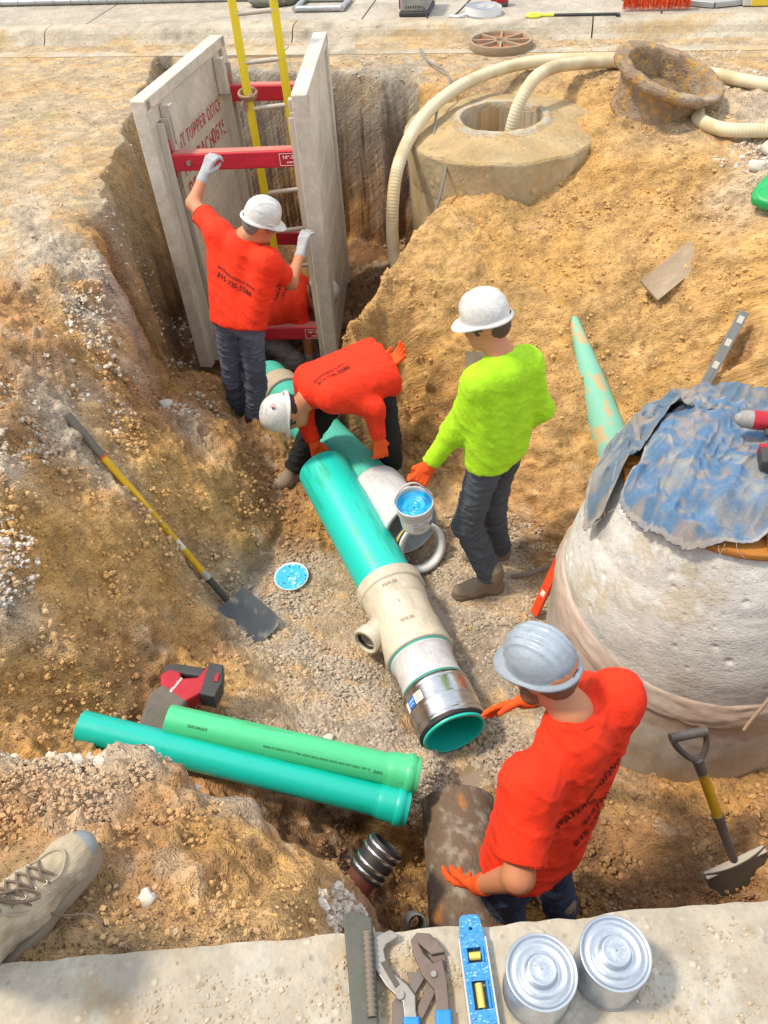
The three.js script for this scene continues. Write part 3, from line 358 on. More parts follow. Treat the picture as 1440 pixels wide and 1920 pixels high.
// puddles
{
  const pm = new THREE.MeshPhysicalMaterial({ color: lin(0.27, 0.195, 0.12), roughness: 0.12, clearcoat: 0.5, clearcoatRoughness: 0.02 });
  for (const [x, z, rx, rz, y] of [[0.27, -2.80, 0.10, 0.2, 0.0], [0.25, -2.45, 0.10, 0.2, -0.012], [0.25, -1.66, 0.13, 0.13, 0.012]]) { const sh = new THREE.Shape(); for (let i = 0; i <= 90; i++) { const a = i / 90 * 6.2832, k = 0.9 + 0.3 * fbm(Math.cos(a) * 1.5 + x * 9, Math.sin(a) * 1.5, z, 3); i ? sh.lineTo(Math.cos(a) * rx * k, Math.sin(a) * rz * k) : sh.moveTo(Math.cos(a) * rx * k, Math.sin(a) * rz * k); } const g = new THREE.ShapeGeometry(sh); g.rotateX(-Math.PI / 2); g.translate(x, groundAt(x, z) + 0.003, z); setting('puddle', g, pm, 'structure', 'muddy puddle on the pit floor'); }
}

// ------------------------------------------------------------------ trench box
const galv = M({ color: lin(0.74, 0.68, 0.57), map: metalTex.map, metalness: 0, roughness: 0.6, bumpMap: metalTex.bump, bumpScale: 0.0015 });
const galvBrown = M({ color: lin(0.33, 0.25, 0.20), map: metalTex.map, metalness: 0.2, roughness: 0.7 });
const redPaint = M({ color: lin(0.68, 0.022, 0.045), map: metalTex.map, roughness: 0.55 });
const dustRed = M({ color: lin(0.58, 0.22, 0.18), map: metalTex.map, roughness: 0.9 });
const steelBolt = M({ color: lin(0.45, 0.40, 0.33), metalness: 0.7, roughness: 0.45 });
const holeShade = M({ color: lin(0.09, 0.08, 0.07) });  // dark colour put in for shade inside holes and slots; nothing is recessed
{
  const T = thing('trench_box', 'grey aluminium trench box with red spreader bars standing in the trench', 'trench box', [-0.85, -0.05, -5.8]);
  const o = T.position, L = (x, y, z) => V(x - o.x, y - o.y, z - o.z), TOP = 1.95, BOT = 0.0;
  const side = (n0, f0, inward, key) => { // n0, f0: near and far end points at the middle of the panel's thickness
    const d = V(f0[0] - n0[0], 0, f0[1] - n0[1]), len = d.length(); d.normalize(); const inn = V(inward * -d.z, 0, inward * d.x); // towards the inside
    const pt = (s, t, y) => L(n0[0] + d.x * s + inn.x * t, y, n0[1] + d.z * s + inn.z * t);
    const P = new THREE.Group(); P.name = 'panel'; T.add(P); P.userData.label = key;
    const rows = 7, hgt = (TOP - 0.07 - BOT) / rows;
    for (let r = 0; r < rows; r++) part('plank', uvXZ(bar(pt(0.10, 0, BOT + hgt * (r + 0.5)), pt(len - 0.10, 0, BOT + hgt * (r + 0.5)), 0.06, hgt - 0.007, UP, 0.004), 0.9), galv, P);
    part('core', bar(pt(0.09, 0, (TOP + BOT) / 2), pt(len - 0.09, 0, (TOP + BOT) / 2), 0.048, TOP - BOT - 0.1, UP, 0), galv, P);
    part('top_cap', uvXZ(bar(pt(0.01, 0, TOP - 0.035), pt(len - 0.01, 0, TOP - 0.035), 0.10, 0.07, UP, 0.006), 1.1), galv, P);
    for (const [s0, sgn] of [[0, 1], [len, -1]]) {
      part('end_post', uvXZ(bar(pt(s0 + sgn * 0.04, 0, BOT), pt(s0 + sgn * 0.04, 0, TOP - 0.004), 0.10, 0.08, d, 0.008), 1.1), galv, P);
      // channel on the inner face that the spreaders slide in
      for (const q of [0.085, 0.175]) part('channel_flange', bar(pt(s0 + sgn * q, 0.062, BOT + 0.02), pt(s0 + sgn * q, 0.062, TOP - 0.16), 0.07, 0.012, d, 0.002), galv, P);
      part('channel_web', bar(pt(s0 + sgn * 0.13, 0.036, BOT + 0.02), pt(s0 + sgn * 0.13, 0.036, TOP - 0.17), 0.012, 0.08, d, 0.002), galvBrown, P);
      part('lifting_lug', [bar(pt(s0 + sgn * 0.225, 0.07, TOP - 0.33), pt(s0 + sgn * 0.225, 0.07, TOP - 0.09), 0.07, 0.05, d, 0.004)], galv, P);
      for (const y of [0.12, 0.24, 0.36, 0.92, 1.04, 1.3, 1.42, 1.62]) part('pin_hole', rod(pt(s0 + sgn * 0.13, 0.042, y), pt(s0 + sgn * 0.13, 0.044, y), 0.012), holeShade, P);  // dark discs on the web, coloured as the shade of pin holes
      for (const y of [0.2, 1.02, 1.72]) part('bolt', rod(pt(s0 + sgn * 0.13, 0.04, y), pt(s0 + sgn * 0.13, 0.056, y), 0.018, 0.015, 6), steelBolt, P);
      if (sgn > 0) for (const y of [0.30, 0.42, 1.36, 1.5]) { const c = pt(0.13, 0.06, y), w = []; for (let i = 0; i <= 16; i++) { const a = i / 16 * 5.6 + 0.3; w.push(c.clone().addScaledVector(d, Math.cos(a) * 0.035).add(V(0, Math.sin(a) * 0.03, 0)).addScaledVector(inn, 0.02 + 0.02 * Math.sin(a))); } part('hitch_pin', tube(w, 0.0035, 40, 6), steelBolt, P); }
    }
    return { pt, len, P };
  };
  const left = side([-1.30, -5.26], [-0.93, -6.62], 1, 'left panel with faded red stencil'), right = side([-0.305, -5.14], [-0.175, -6.47], -1, 'right panel seen from its outer side');
  const spread = (s, y, far) => { const a = left.pt(far ? left.len - 0.13 : 0.13, 0.045, y), b = right.pt(far ? right.len - 0.13 : 0.13, 0.045, y), dd = b.clone().sub(a).normalize();
    const m = part('spreader_bar', bar(a.clone().addScaledVector(dd, 0.03), b.clone().addScaledVector(dd, -0.03), 0.09, 0.11, UP, 0.012), redPaint, T);
    for (const e of [0.0, 1.0]) part('end_plate', bar(a.clone().lerp(b, e).addScaledVector(dd, e ? -0.028 : 0.012), a.clone().lerp(b, e).addScaledVector(dd, e ? -0.012 : 0.028), 0.1, 0.24, UP, 0.003), redPaint, T);
    part('faded_top', bar(a.clone().addScaledVector(dd, 0.05).add(V(0, 0.0555, 0)), b.clone().addScaledVector(dd, -0.05).add(V(0, 0.0555, 0)), 0.07, 0.003, UP, 0), dustRed, T);
    const fz = V(0, 0, 1), c = a.clone().lerp(b, 0.16).add(V(0, 0, 0.045)); part('bolt', rod(c, c.clone().addScaledVector(fz, 0.016), 0.019, 0.016, 6), steelBolt, T);
    const lab = new THREE.PlaneGeometry(0.15, 0.085), lm = inkMat(256, 144, (x, w, h) => { x.fillStyle = '#b3222b'; x.fillRect(0, 0, w, h); x.strokeStyle = '#f3e9e0'; x.lineWidth = 6; x.strokeRect(8, 8, w - 16, h - 16); x.fillStyle = '#f3e9e0'; x.font = 'bold 52px sans-serif'; x.textAlign = 'center'; x.fillText(far === 2 ? '36"-54"' : '14"-34"', w / 2, 66); x.font = 'bold 26px sans-serif'; x.fillText('ARROW', w / 2, 112); });
    lab.rotateY(Math.atan2(-dd.z, dd.x)); const lc = a.clone().lerp(b, far ? 0.80 : 0.9).add(V(0.012, 0, 0.0515)); lab.translate(lc.x, lc.y, lc.z); part('size_label', lab, lm, m, 'red label with white size lettering'); };
  spread(0, 1.54, 0); spread(0, 0.24, 0); spread(0, 1.6, 2); spread(0, 0.46, 1);
  // stencil on the inside of the left panel
  const lm = inkMat(1024, 512, (x, w, h) => { x.clearRect(0, 0, w, h); x.fillStyle = 'rgba(190,40,50,0.78)'; x.font = 'bold 120px sans-serif'; x.fillText('IT TUPPER', 90, 150); x.fillText('DITCH', 710, 150); x.font = 'bold 150px sans-serif'; x.fillText('FE CRACH', 60, 330); x.fillText('0615', 730, 320); x.fillText('DE', 70, 490); x.font = '90px sans-serif'; x.fillText('BRACE', 620, 470); x.globalCompositeOperation = 'destination-out'; seed = 99; for (let i = 0; i < 900; i++) { x.globalAlpha = rr(0.3, 1); x.fillRect(rnd() * w, rnd() * h, rr(2, 14), rr(4, 40)); } });
  const g = new THREE.PlaneGeometry(0.85, 0.5), d = V(0.37, 0, -1.36).normalize(); g.applyMatrix4(new THREE.Matrix4().makeBasis(d, UP, new THREE.Vector3().crossVectors(d, UP))); const c = left.pt(0.72, 0.0325, 1.42); g.translate(c.x, c.y, c.z); part('stencil_lettering', g, lm, left.P, 'faded red stencilled lettering');
}
// ------------------------------------------------------------------ ladder
{
  const T = thing('ladder', 'yellow fibreglass ladder leaning inside the trench box', 'ladder', [-0.6, -0.25, -5.95]), o = T.position, L = (x, y, z) => V(x - o.x, y - o.y, z - o.z);
  const yel = M({ color: lin(0.82, 0.62, 0.01), roughness: 0.45, map: clothTex.map }), alu = M({ color: lin(0.55, 0.50, 0.42), metalness: 0.3, roughness: 0.5 });
  const lb = L(-0.672, -0.25, -5.80), lt = L(-0.75, 2.75, -6.30), sx = V(0.275, 0, -0.03);
  for (const q of [V(0, 0, 0), sx]) part('side_rail', bar(lb.clone().add(q), lt.clone().add(q), 0.03, 0.058, sx, 0.004), yel, T);
  for (let i = 0; i < 10; i++) { const a = lb.clone().lerp(lt, (0.12 + i * 0.29) / 3.04); part('rung', rod(a, a.clone().add(sx), 0.016, 0.016, 10), alu, T); }
  const ragM = M({ color: lin(0.33, 0.22, 0.13), roughness: 1 });
  for (const [t, right] of [[0.64, 0], [0.86, 1]]) { const c = lb.clone().lerp(lt, t).add(right ? sx : V(0, 0, 0)); const gs = []; for (let k = 0; k < 4; k++) { const t2 = new THREE.TorusGeometry(0.045 + 0.006 * k, 0.011, 6, 16); t2.rotateX(Math.PI / 2 + rr(-0.3, 0.3)); t2.translate(c.x, c.y + (k - 1.5) * 0.013, c.z); gs.push(t2); } for (let k = 0; k < 4; k++) { const e = c.clone().add(V(rr(-0.09, 0.09), rr(-0.14, 0.05), 0.05)); gs.push(tube([c.clone().add(V(0, 0, 0.04)), c.clone().lerp(e, 0.5).add(V(0, 0.02, 0.02)), e], 0.011, 10, 6)); } part('tie_rag', gs, ragM, T, 'brown rag knotted round the rail'); }
}

// ------------------------------------------------------------------ pipes
const teal = new THREE.MeshPhysicalMaterial({ color: lin(0.012, 0.60, 0.52), roughness: 0.36, clearcoat: 0.25, clearcoatRoughness: 0.4, map: dustTex });
const tealIn = teal;
const tealOld = M({ color: lin(0.08, 0.52, 0.43), roughness: 0.55, map: rep(dustTex, 1, 3) });
const cream = new THREE.MeshPhysicalMaterial({ color: lin(0.74, 0.68, 0.55), roughness: 0.42, clearcoat: 0.2, map: rep(metalTex.map, 2, 1), bumpMap: metalTex.bump, bumpScale: 0.001 });
const whiteP = M({ color: lin(0.70, 0.71, 0.74), roughness: 0.5, map: rep(metalTex.map, 2, 1) });
const steel = new THREE.MeshPhysicalMaterial({ color: lin(0.72, 0.72, 0.74), metalness: 1, roughness: 0.22, map: rep(metalTex.map, 1, 1) });
const rubber = M({ color: lin(0.018, 0.018, 0.02), roughness: 0.6 });
{
  const A = V(-0.350, 0.275, -3.63), B = V(-0.005, 0.18, -2.74), C = V(0.256, 0.165, -1.80), T = thing('sewer_pipe', 'turquoise sewer pipe with cream wye fitting and steel shielded coupling', 'pipe', [0, 0, -2.7]), o = T.position, L = v => v.clone().sub(o);
  const a = L(A), b = L(B), c = L(C), R = 0.157, len1 = a.distanceTo(b), ax2 = c.clone().sub(b).normalize();
  part('pipe', turned([[0, R - 0.012], [0, R - 0.001], [0.002, R], [len1 + 0.1, R], [len1 + 0.1, R - 0.012], [0, R - 0.012]], a, b, 72), teal, T);
  const at = s => b.clone().addScaledVector(ax2, s);
  const fit = part('wye_fitting', turned([[-0.01, R + 0.002], [-0.012, R + 0.020], [-0.006, R + 0.026], [0.055, R + 0.027], [0.062, R + 0.022], [0.064, R + 0.013], [0.14, R + 0.012], [0.155, R + 0.006], [0.165, R + 0.004], [0.30, R + 0.004], [0.31, R + 0.010], [0.40, R + 0.012], [0.44, R + 0.02], [0.47, R + 0.022], [0.48, R + 0.016], [0.48, R - 0.01]], at(0), at(1), 72), cream, T);
  // branch
  const bd = V(-0.62, 0.10, 0.78).normalize(), b0 = at(0.17).add(V(-0.03, 0.0, 0)), r4 = 0.062;
  part('branch', turned([[0, r4 + 0.01], [0.12, r4], [0.19, r4], [0.20, r4 + 0.006], [0.205, r4 + 0.012], [0.255, r4 + 0.013], [0.262, r4 + 0.008], [0.262, r4 - 0.008], [0.10, r4 - 0.012]], b0, b0.clone().add(bd), 40), cream, fit);
  part('gasket', turned([[0.235, r4 - 0.004], [0.235, r4 - 0.016], [0.25, r4 - 0.016], [0.25, r4 - 0.004]], b0, b0.clone().add(bd), 40), rubber, fit);
  // raised letters on the fitting
  const letters = (txt, s, ang, size, m) => { const n = 24, g = new THREE.PlaneGeometry(size * txt.length * 0.62, size, n, 1), p = g.attributes.position, rad = R + 0.0148 - (s > 0.16 && s < 0.3 ? 0.0085 : 0); const u = V(0, 1, 0).addScaledVector(ax2, -ax2.y).normalize(), w = new THREE.Vector3().crossVectors(ax2, u); for (let i = 0; i < p.count; i++) { const th = ang + p.getX(i) / rad, q = at(s - p.getY(i)).addScaledVector(u, Math.cos(th) * rad).addScaledVector(w, -Math.sin(th) * rad); p.setXYZ(i, q.x, q.y, q.z); } g.computeVertexNormals(); part('moulded_lettering', g, m, fit); };
  const ink = t => inkMat(256, 64, (x, w, h) => { x.clearRect(0, 0, w, h); x.fillStyle = 'rgba(150,135,108,0.85)'; x.font = 'bold 52px sans-serif'; x.textAlign = 'center'; x.fillText(t, w / 2, 50); });
  letters('SDR-26', 0.10, -0.15, 0.034, ink('SDR-26')); letters('GL', 0.22, -0.1, 0.03, ink('GL')); letters('SDR-26', 0.345, -0.1, 0.03, ink('SDR-26'));
  part('seal_ring', turned([[0.475, R - 0.01], [0.475, R + 0.008], [0.487, R + 0.008], [0.487, R - 0.01]], at(0), at(1), 64), tealIn, T);
  part('adapter', turned([[0.482, R - 0.01], [0.482, R + 0.004], [0.50, R + 0.006], [0.505, R - 0.004], [0.60, R - 0.006], [0.64, R - 0.003], [0.655, R + 0.003], [0.67, R + 0.003], [0.67, R - 0.012]], at(0), at(1), 72), whiteP, T);
  part('green_seal', turned([[0.668, R - 0.01], [0.668, R + 0.005], [0.682, R + 0.005], [0.682, R - 0.01]], at(0), at(1), 64), M({ color: lin(0.03, 0.30, 0.24), roughness: 0.5 }), T);
  const cp = part('shielded_coupling', turned([[0.682, R - 0.008], [0.682, R + 0.010], [0.700, R + 0.011], [0.702, R + 0.007], [0.712, R + 0.007], [0.714, R + 0.011], [0.79, R + 0.011], [0.792, R + 0.014], [0.808, R + 0.014], [0.81, R + 0.011], [0.865, R + 0.011], [0.867, R + 0.006], [0.877, R + 0.006], [0.879, R + 0.010], [0.900, R + 0.010], [0.902, R - 0.008]], at(0), at(1), 80), steel, T);
  part('rubber_lip', turned([[0.900, R + 0.008], [0.912, R + 0.008], [0.918, R + 0.002], [0.918, R - 0.014], [0.88, R - 0.014]], at(0), at(1), 64), rubber, T);
  part('pipe_end', turned([[0.93, R - 0.004], [0.932, R - 0.010], [0.93, R - 0.020], [0.55, R - 0.020]], at(0), at(1), 72), tealIn, T);
  part('pipe_lip', turned([[0.90, R - 0.012], [0.928, R - 0.010], [0.93, R - 0.003], [0.915, R - 0.003]], at(0), at(1), 72), tealIn, T);
  { const n = 12, g = new THREE.PlaneGeometry(0.13, 0.05, n, 1), p = g.attributes.position, rad = R + 0.0125, u = V(0, 1, 0).addScaledVector(ax2, -ax2.y).normalize(), w = new THREE.Vector3().crossVectors(ax2, u); for (let i = 0; i < p.count; i++) { const th = -0.98 + p.getX(i) / rad, q = at(0.755 - p.getY(i)).addScaledVector(u, Math.cos(th) * rad).addScaledVector(w, -Math.sin(th) * rad); p.setXYZ(i, q.x, q.y, q.z); } g.computeVertexNormals(); part('sticker', g, inkMat(256, 100, (x, W, H) => { x.fillStyle = '#e8e8e6'; x.fillRect(0, 0, W, H); x.fillStyle = '#1670c8'; x.fillRect(50, 0, 110, H); x.fillStyle = '#fff'; x.font = 'bold 24px sans-serif'; x.fillText('FERNCO', 56, 40); x.fillText('RC 12', 70, 74); x.fillStyle = '#555'; for (let i = 0; i < 5; i++) x.fillRect(172, 14 + i * 16, 70, 6); }), cp, 'blue and white product sticker'); }
}
{ // older main running out of the box under the crew
  const A = V(-0.80, 0.02, -5.0), B = V(-0.035, 0.175, -3.50), T = thing('old_sewer_main', 'dusty teal sewer main with white bell coupling beside the puddle', 'pipe', [-0.3, 0, -4]), o = T.position, L = v => v.clone().sub(o), R = 0.155, a = L(A), b = L(B), d = b.clone().sub(a).normalize(), len = a.distanceTo(b);
  part('pipe', turned([[0, R], [len + 0.1, R], [len + 0.1, R - 0.012], [0, R - 0.012]], a, b, 56), tealOld, T);
  part('repair_collar', turned([[0.20, R + 0.001], [0.20, R + 0.02], [0.225, R + 0.022], [0.23, R + 0.012], [0.33, R + 0.012], [0.335, R + 0.022], [0.36, R + 0.02], [0.36, R + 0.001]], a, b, 48), M({ color: lin(0.60, 0.52, 0.40), roughness: 0.7, map: metalTex.map }), T);
  const c0 = len - 0.03; const bell = part('bell_coupling', turned([[c0, R + 0.001], [c0, R + 0.018], [c0 + 0.02, R + 0.024], [c0 + 0.10, R + 0.024], [c0 + 0.11, R + 0.014], [c0 + 0.34, R + 0.016], [c0 + 0.36, R + 0.026], [c0 + 0.43, R + 0.028], [c0 + 0.44, R + 0.02], [c0 + 0.44, R + 0.004], [c0 + 0.15, R - 0.004]], a, b, 64), whiteP, T);
  part('bore', turned([[c0 + 0.12, R - 0.02], [c0 + 0.12, 0.001]], a, b, 40), whiteP, bell);
}
{ // ring lying in the puddle under the bell
  const T = thing('gasket_ring', 'white pipe ring with black and yellow gasket lying in the puddle', 'pipe ring', [0.19, 0.135, -3.06]); const d = V(0.40, 0.42, 0.80);
  part('ring', turned([[-0.03, 0.12], [-0.03, 0.15], [0.03, 0.155], [0.035, 0.14], [0.03, 0.118], [-0.03, 0.12]], V(0, 0, 0), d, 48), whiteP, T);
  part('gasket', turned([[0.012, 0.151], [0.014, 0.160], [0.026, 0.160], [0.028, 0.151]], V(0, 0, 0), d, 48), rubber, T); part('yellow_stripe', turned([[-0.004, 0.151], [-0.003, 0.1565], [0.009, 0.1575], [0.011, 0.151]], V(0, 0, 0), d, 48), M({ color: lin(0.75, 0.55, 0.02) }), T);
}
function sewerPipe(name, label, A, B, R, mat, txt) {
  const T = thing(name, label, 'pipe', A.toArray()), a = V(0, 0, 0), b = B.clone().sub(A), len = b.length(), d = b.clone().normalize();
  part('barrel', turned([[0.0, R - 0.006], [0, R - 0.001], [0.002, R], [len - 0.14, R], [len - 0.12, R + 0.003]], a, b, 48), mat, T); part('bore', turned([[0.0, R - 0.006], [len, R - 0.006]], a, b, 40), mat, T);
  part('bell', turned([[len - 0.12, R + 0.003], [len - 0.10, R + 0.009], [len - 0.055, R + 0.010], [len - 0.05, R + 0.016], [len - 0.036, R + 0.018], [len - 0.022, R + 0.016], [len - 0.018, R + 0.010], [len - 0.002, R + 0.010], [len, R + 0.008], [len, R + 0.002], [len - 0.05, R]], a, b, 48), mat, T);
  if (txt) for (const [s, ang, w, h, t, f] of txt) { const n = 4, g = new THREE.PlaneGeometry(w, h, 2, n), p = g.attributes.position, rad = R + 0.0012, u = V(0, 1, 0).addScaledVector(d, -d.y).normalize(), w2 = new THREE.Vector3().crossVectors(d, u); for (let i = 0; i < p.count; i++) { const th = ang - p.getY(i) / rad, q = d.clone().multiplyScalar(s - p.getX(i)).addScaledVector(u, Math.cos(th) * rad).addScaledVector(w2, Math.sin(th) * rad); p.setXYZ(i, q.x, q.y, q.z); } g.computeVertexNormals(); part('printed_lettering', g, inkMat(1024, Math.round(1024 * h / w), (x, W, H) => { x.clearRect(0, 0, W, H); x.fillStyle = 'rgba(8,30,18,0.9)'; x.font = `bold ${Math.round(H * 0.8)}px sans-serif`; x.fillText(t, 4, H * 0.82, W - 8); }), T); }
  return T;
}
const ltGreen = new THREE.MeshPhysicalMaterial({ color: lin(0.07, 0.58, 0.27), roughness: 0.42, clearcoat: 0.2, map: dustTex }), dkTeal = new THREE.MeshPhysicalMaterial({ color: lin(0.004, 0.50, 0.42), roughness: 0.4, clearcoat: 0.2, map: rep(dustTex, 1, 1.6) });
sewerPipe('green_pipe', 'light green bell-end pipe printed with black lettering', V(-0.905, 0.80, -1.655), V(0.05, 0.62, -1.43), 0.060, ltGreen, [[0.12, 0.55, 0.10, 0.02, 'DIAMOND', 1], [0.60, 0.75, 0.42, 0.016, '4" PVC 12454 TYPE PSM SDR26 SEWER ASTM D3034 14FT 17 01/19/2025 01:26AM', 1], [0.86, 0.8, 0.08, 0.02, 'DIAMOND', 1]]);
sewerPipe('teal_pipe', 'plain teal bell-end pipe lying in front of the green pipe', V(-1.235, 0.83, -1.64), V(0.0, 0.56, -1.335), 0.062, dkTeal);
{ // buried lateral in the right bank
    const T = thing('buried_pipe', 'half buried sea-green pipe sticking out of the right bank', 'pipe', [1.34, 0.5, -3.5]); const p = turned([[0, 0.001], [0.0, 0.10], [0.3, 0.10], [0.65, 0.07], [1.08, 0.02], [1.09, 0.001]], V(0.05, -0.175, 0.20), V(-0.115, 0.44, -0.75), 40, 0.02); part('barrel', tint(p, (x, y, z) => { const m = fbm(x * 9, y * 9, z * 9, 3); return mix3([0.20, 0.50, 0.38], [0.50, 0.38, 0.20], sstep(0.05, 0.35, m)); }), M({ vertexColors: true, roughness: 0.7 }), T); }
{ // clay pipe with banded coupling
  const T = thing('clay_pipe', 'red clay pipe stub with black banded coupling under the near bank', 'pipe', [-0.23, 0.72, -0.97]), a = V(-0.10, -0.06, 0.09), b = V(0.135, 0.08, -0.115), L = a.distanceTo(b);
  part('barrel', turned([[0, 0.052], [L, 0.052], [L, 0.04]], a, b, 36), M({ color: lin(0.25, 0.075, 0.045), roughness: 0.6, map: metalTex.map }), T);
  const cp = part('coupling', turned([[L - 0.10, 0.054], [L - 0.10, 0.064], [L + 0.02, 0.064], [L + 0.022, 0.05], [L - 0.05, 0.045]], a, b, 40), rubber, T);
  for (const s of [-0.085, -0.06, -0.02, 0.005]) part('steel_band', turned([[L + s - 0.006, 0.0645], [L + s - 0.005, 0.0675], [L + s + 0.005, 0.0675], [L + s + 0.006, 0.0645]], a, b, 40), steel, cp);
}
{ // rusted iron main at the feet of the grey-hatted worker
  const T = thing('rusty_iron_pipe', 'rusted brown iron pipe end beside the kneeling worker', 'pipe', [0.18, 0.3, -1.2]), a = V(0.02, 0.1, -0.22), b = V(-0.01, 0.1, 0.75); const g = turned([[0, 0.10], [0.0, 0.135], [0.012, 0.148], [0.02, 0.145], [1.2, 0.145]], a, b, 80, 0.012), p = g.attributes.position; 
  g.computeVertexNormals(); part('barrel', tint(g, (x, y, z) => { const m = fbm(x * 7, y * 7, z * 7, 4), h = fbm(x * 26, y * 26, z * 26, 3); return mix3(mix3([0.15, 0.10, 0.07], [0.42, 0.17, 0.05], sstep(0.15, 0.6, m + 0.3 * h)), [0.30, 0.26, 0.21], sstep(0.2, 0.9, h - m * 0.6)); }), M({ vertexColors: true, roughness: 0.8, bumpMap: rep(concTex.bump, 3, 3), bumpScale: 0.004 }), T);
}
solo('pipe_shard', 'broken grey pipe shard standing beside the rusty pipe', 'shard', [turned([[0, 0.03], [0.16, 0.035], [0.17, 0.026], [0.02, 0.022]], V(0, 0, 0), V(0.1, 0.8, 0.35), 14)], M({ color: lin(0.36, 0.36, 0.36), roughness: 0.6, map: metalTex.map }), [-0.02, 0.45, -0.97]);

// ------------------------------------------------------------------ old manhole, casting, lid, hoses
const sandyConc = (o = {}) => M({ vertexColors: true, map: rep(concTex.map, 2, 1), bumpMap: rep(concTex.bump, 2, 1), bumpScale: 0.01, roughness: 0.95, ...o });
{
  const T = thing('old_manhole', 'sand-covered old concrete manhole with open round hole on top', 'manhole', [1.05, 0.2, -5.83]);
  const g = new THREE.LatheGeometry([[0.64, 0], [0.655, 0.93], [0.66, 0.935], [0.69, 1.20], [0.68, 1.228], [0.50, 1.255], [0.36, 1.272], [0.345, 1.285], [0.33, 1.295], [0.295, 1.295], [0.285, 1.29], [0.28, 1.24], [0.28, 0.45]].map(p => new THREE.Vector2(...p)), 96), p = g.attributes.position; for (let i = 0; i < p.count; i++) { const x = p.getX(i), y = p.getY(i), z = p.getZ(i), k = 1 + 0.012 * fbm(x * 4, y * 4, z * 4, 3); p.setXYZ(i, x * k, y + 0.012 * fbm(x * 5, 2, z * 5, 3), z * k); } g.computeVertexNormals();
  part('barrel', tint(g, (x, y, z, nx, ny) => { const m = fbm(x * 3, y * 3, z * 3, 4), h = fbm(x * 13, y * 13, z * 13, 3), r = Math.hypot(x, z); const sand = [0.56, 0.40, 0.20]; return r < 0.35 && y > 1.2 ? mix3([0.55, 0.49, 0.38], sand, sstep(0, 0.4, h)) : mix3(mix3([0.56, 0.46, 0.29], [0.46, 0.36, 0.21], sstep(0, 0.5, m)), sand, ny > 0.4 ? 0.55 + 0.45 * sstep(-0.3, 0.3, h + m) : sstep(0.1, 0.6, h)); }), sandyConc(), T);
  part('shaft_bottom', new THREE.CircleGeometry(0.285, 40).rotateX(-Math.PI / 2).translate(0, 0.45, 0), M({ color: lin(0.45, 0.38, 0.27), map: concTex.map }), T);
}
{
  const T = thing('manhole_casting', 'corroded cast iron manhole frame tipped over on the sand', 'casting', [2.07, 1.44, -5.74]), up = V(0.26, 0.93, 0.16).normalize();
  const g = turned([[0, 0.25], [0.0, 0.285], [0.06, 0.29], [0.15, 0.285], [0.24, 0.315], [0.265, 0.375], [0.285, 0.39], [0.315, 0.385], [0.325, 0.37], [0.318, 0.30], [0.27, 0.285], [0.1, 0.265], [0, 0.25]], V(0, 0, 0), up, 110, 0.018), p = g.attributes.position, nn = g.attributes.normal;
  for (let i = 0; i < p.count; i++) { const x = p.getX(i), y = p.getY(i), z = p.getZ(i), k = 0.016 * fbm(x * 8, y * 8, z * 8, 3) + 0.007 * fbm(x * 30, y * 30, z * 30, 2); p.setXYZ(i, x + nn.getX(i) * k, y + nn.getY(i) * k, z + nn.getZ(i) * k); } g.computeVertexNormals();
  part('frame', tint(g, (x, y, z) => { const m = fbm(x * 5, y * 5, z * 5, 4), h = fbm(x * 18, y * 18, z * 18, 3); return mix3(mix3([0.34, 0.24, 0.16], [0.55, 0.33, 0.10], sstep(0.05, 0.5, h + m * 0.5)), [0.42, 0.34, 0.26], sstep(0.25, 0.8, m - h * 0.4)); }), sandyConc({ bumpScale: 0.014 }), T);
  part('soil_fill', new THREE.CircleGeometry(0.27, 40).applyQuaternion(new THREE.Quaternion().setFromUnitVectors(V(0, 0, 1), up)).translate(up.x * 0.16, up.y * 0.16, up.z * 0.16), M({ color: lin(0.40, 0.28, 0.15), map: soilTex.map, bumpMap: soilTex.bump, bumpScale: 0.01 }), T);
}
{
  const T = thing('manhole_cover', 'rusty round manhole cover lying ribs up by the kerb', 'manhole cover', [1.30, 1.50, -7.40]); const rim = M({ color: lin(0.42, 0.31, 0.21), map: metalTex.map, roughness: 0.9 }), rust = M({ color: lin(0.42, 0.15, 0.07), map: metalTex.map, roughness: 0.95 });
  part('disc', new THREE.CylinderGeometry(0.245, 0.255, 0.02, 56).translate(0, 0.025, 0), rust, T); part('rim', turned([[0, 0.24], [0, 0.262], [0.062, 0.262], [0.066, 0.256], [0.066, 0.24], [0.03, 0.236]], V(0, 0, 0), UP, 64), rim, T); part('hub', turned([[0.03, 0.04], [0.062, 0.042], [0.064, 0.056], [0.03, 0.062]], V(0, 0, 0), UP, 32), rim, T);
  for (let k = 0; k < 8; k++) { const a = k / 8 * 6.283 + 0.2; part('rib', bar(V(Math.cos(a) * 0.055, 0.045, Math.sin(a) * 0.055), V(Math.cos(a) * 0.24, 0.045, Math.sin(a) * 0.24), 0.018, 0.036, UP, 0.004), rim, T); }
}
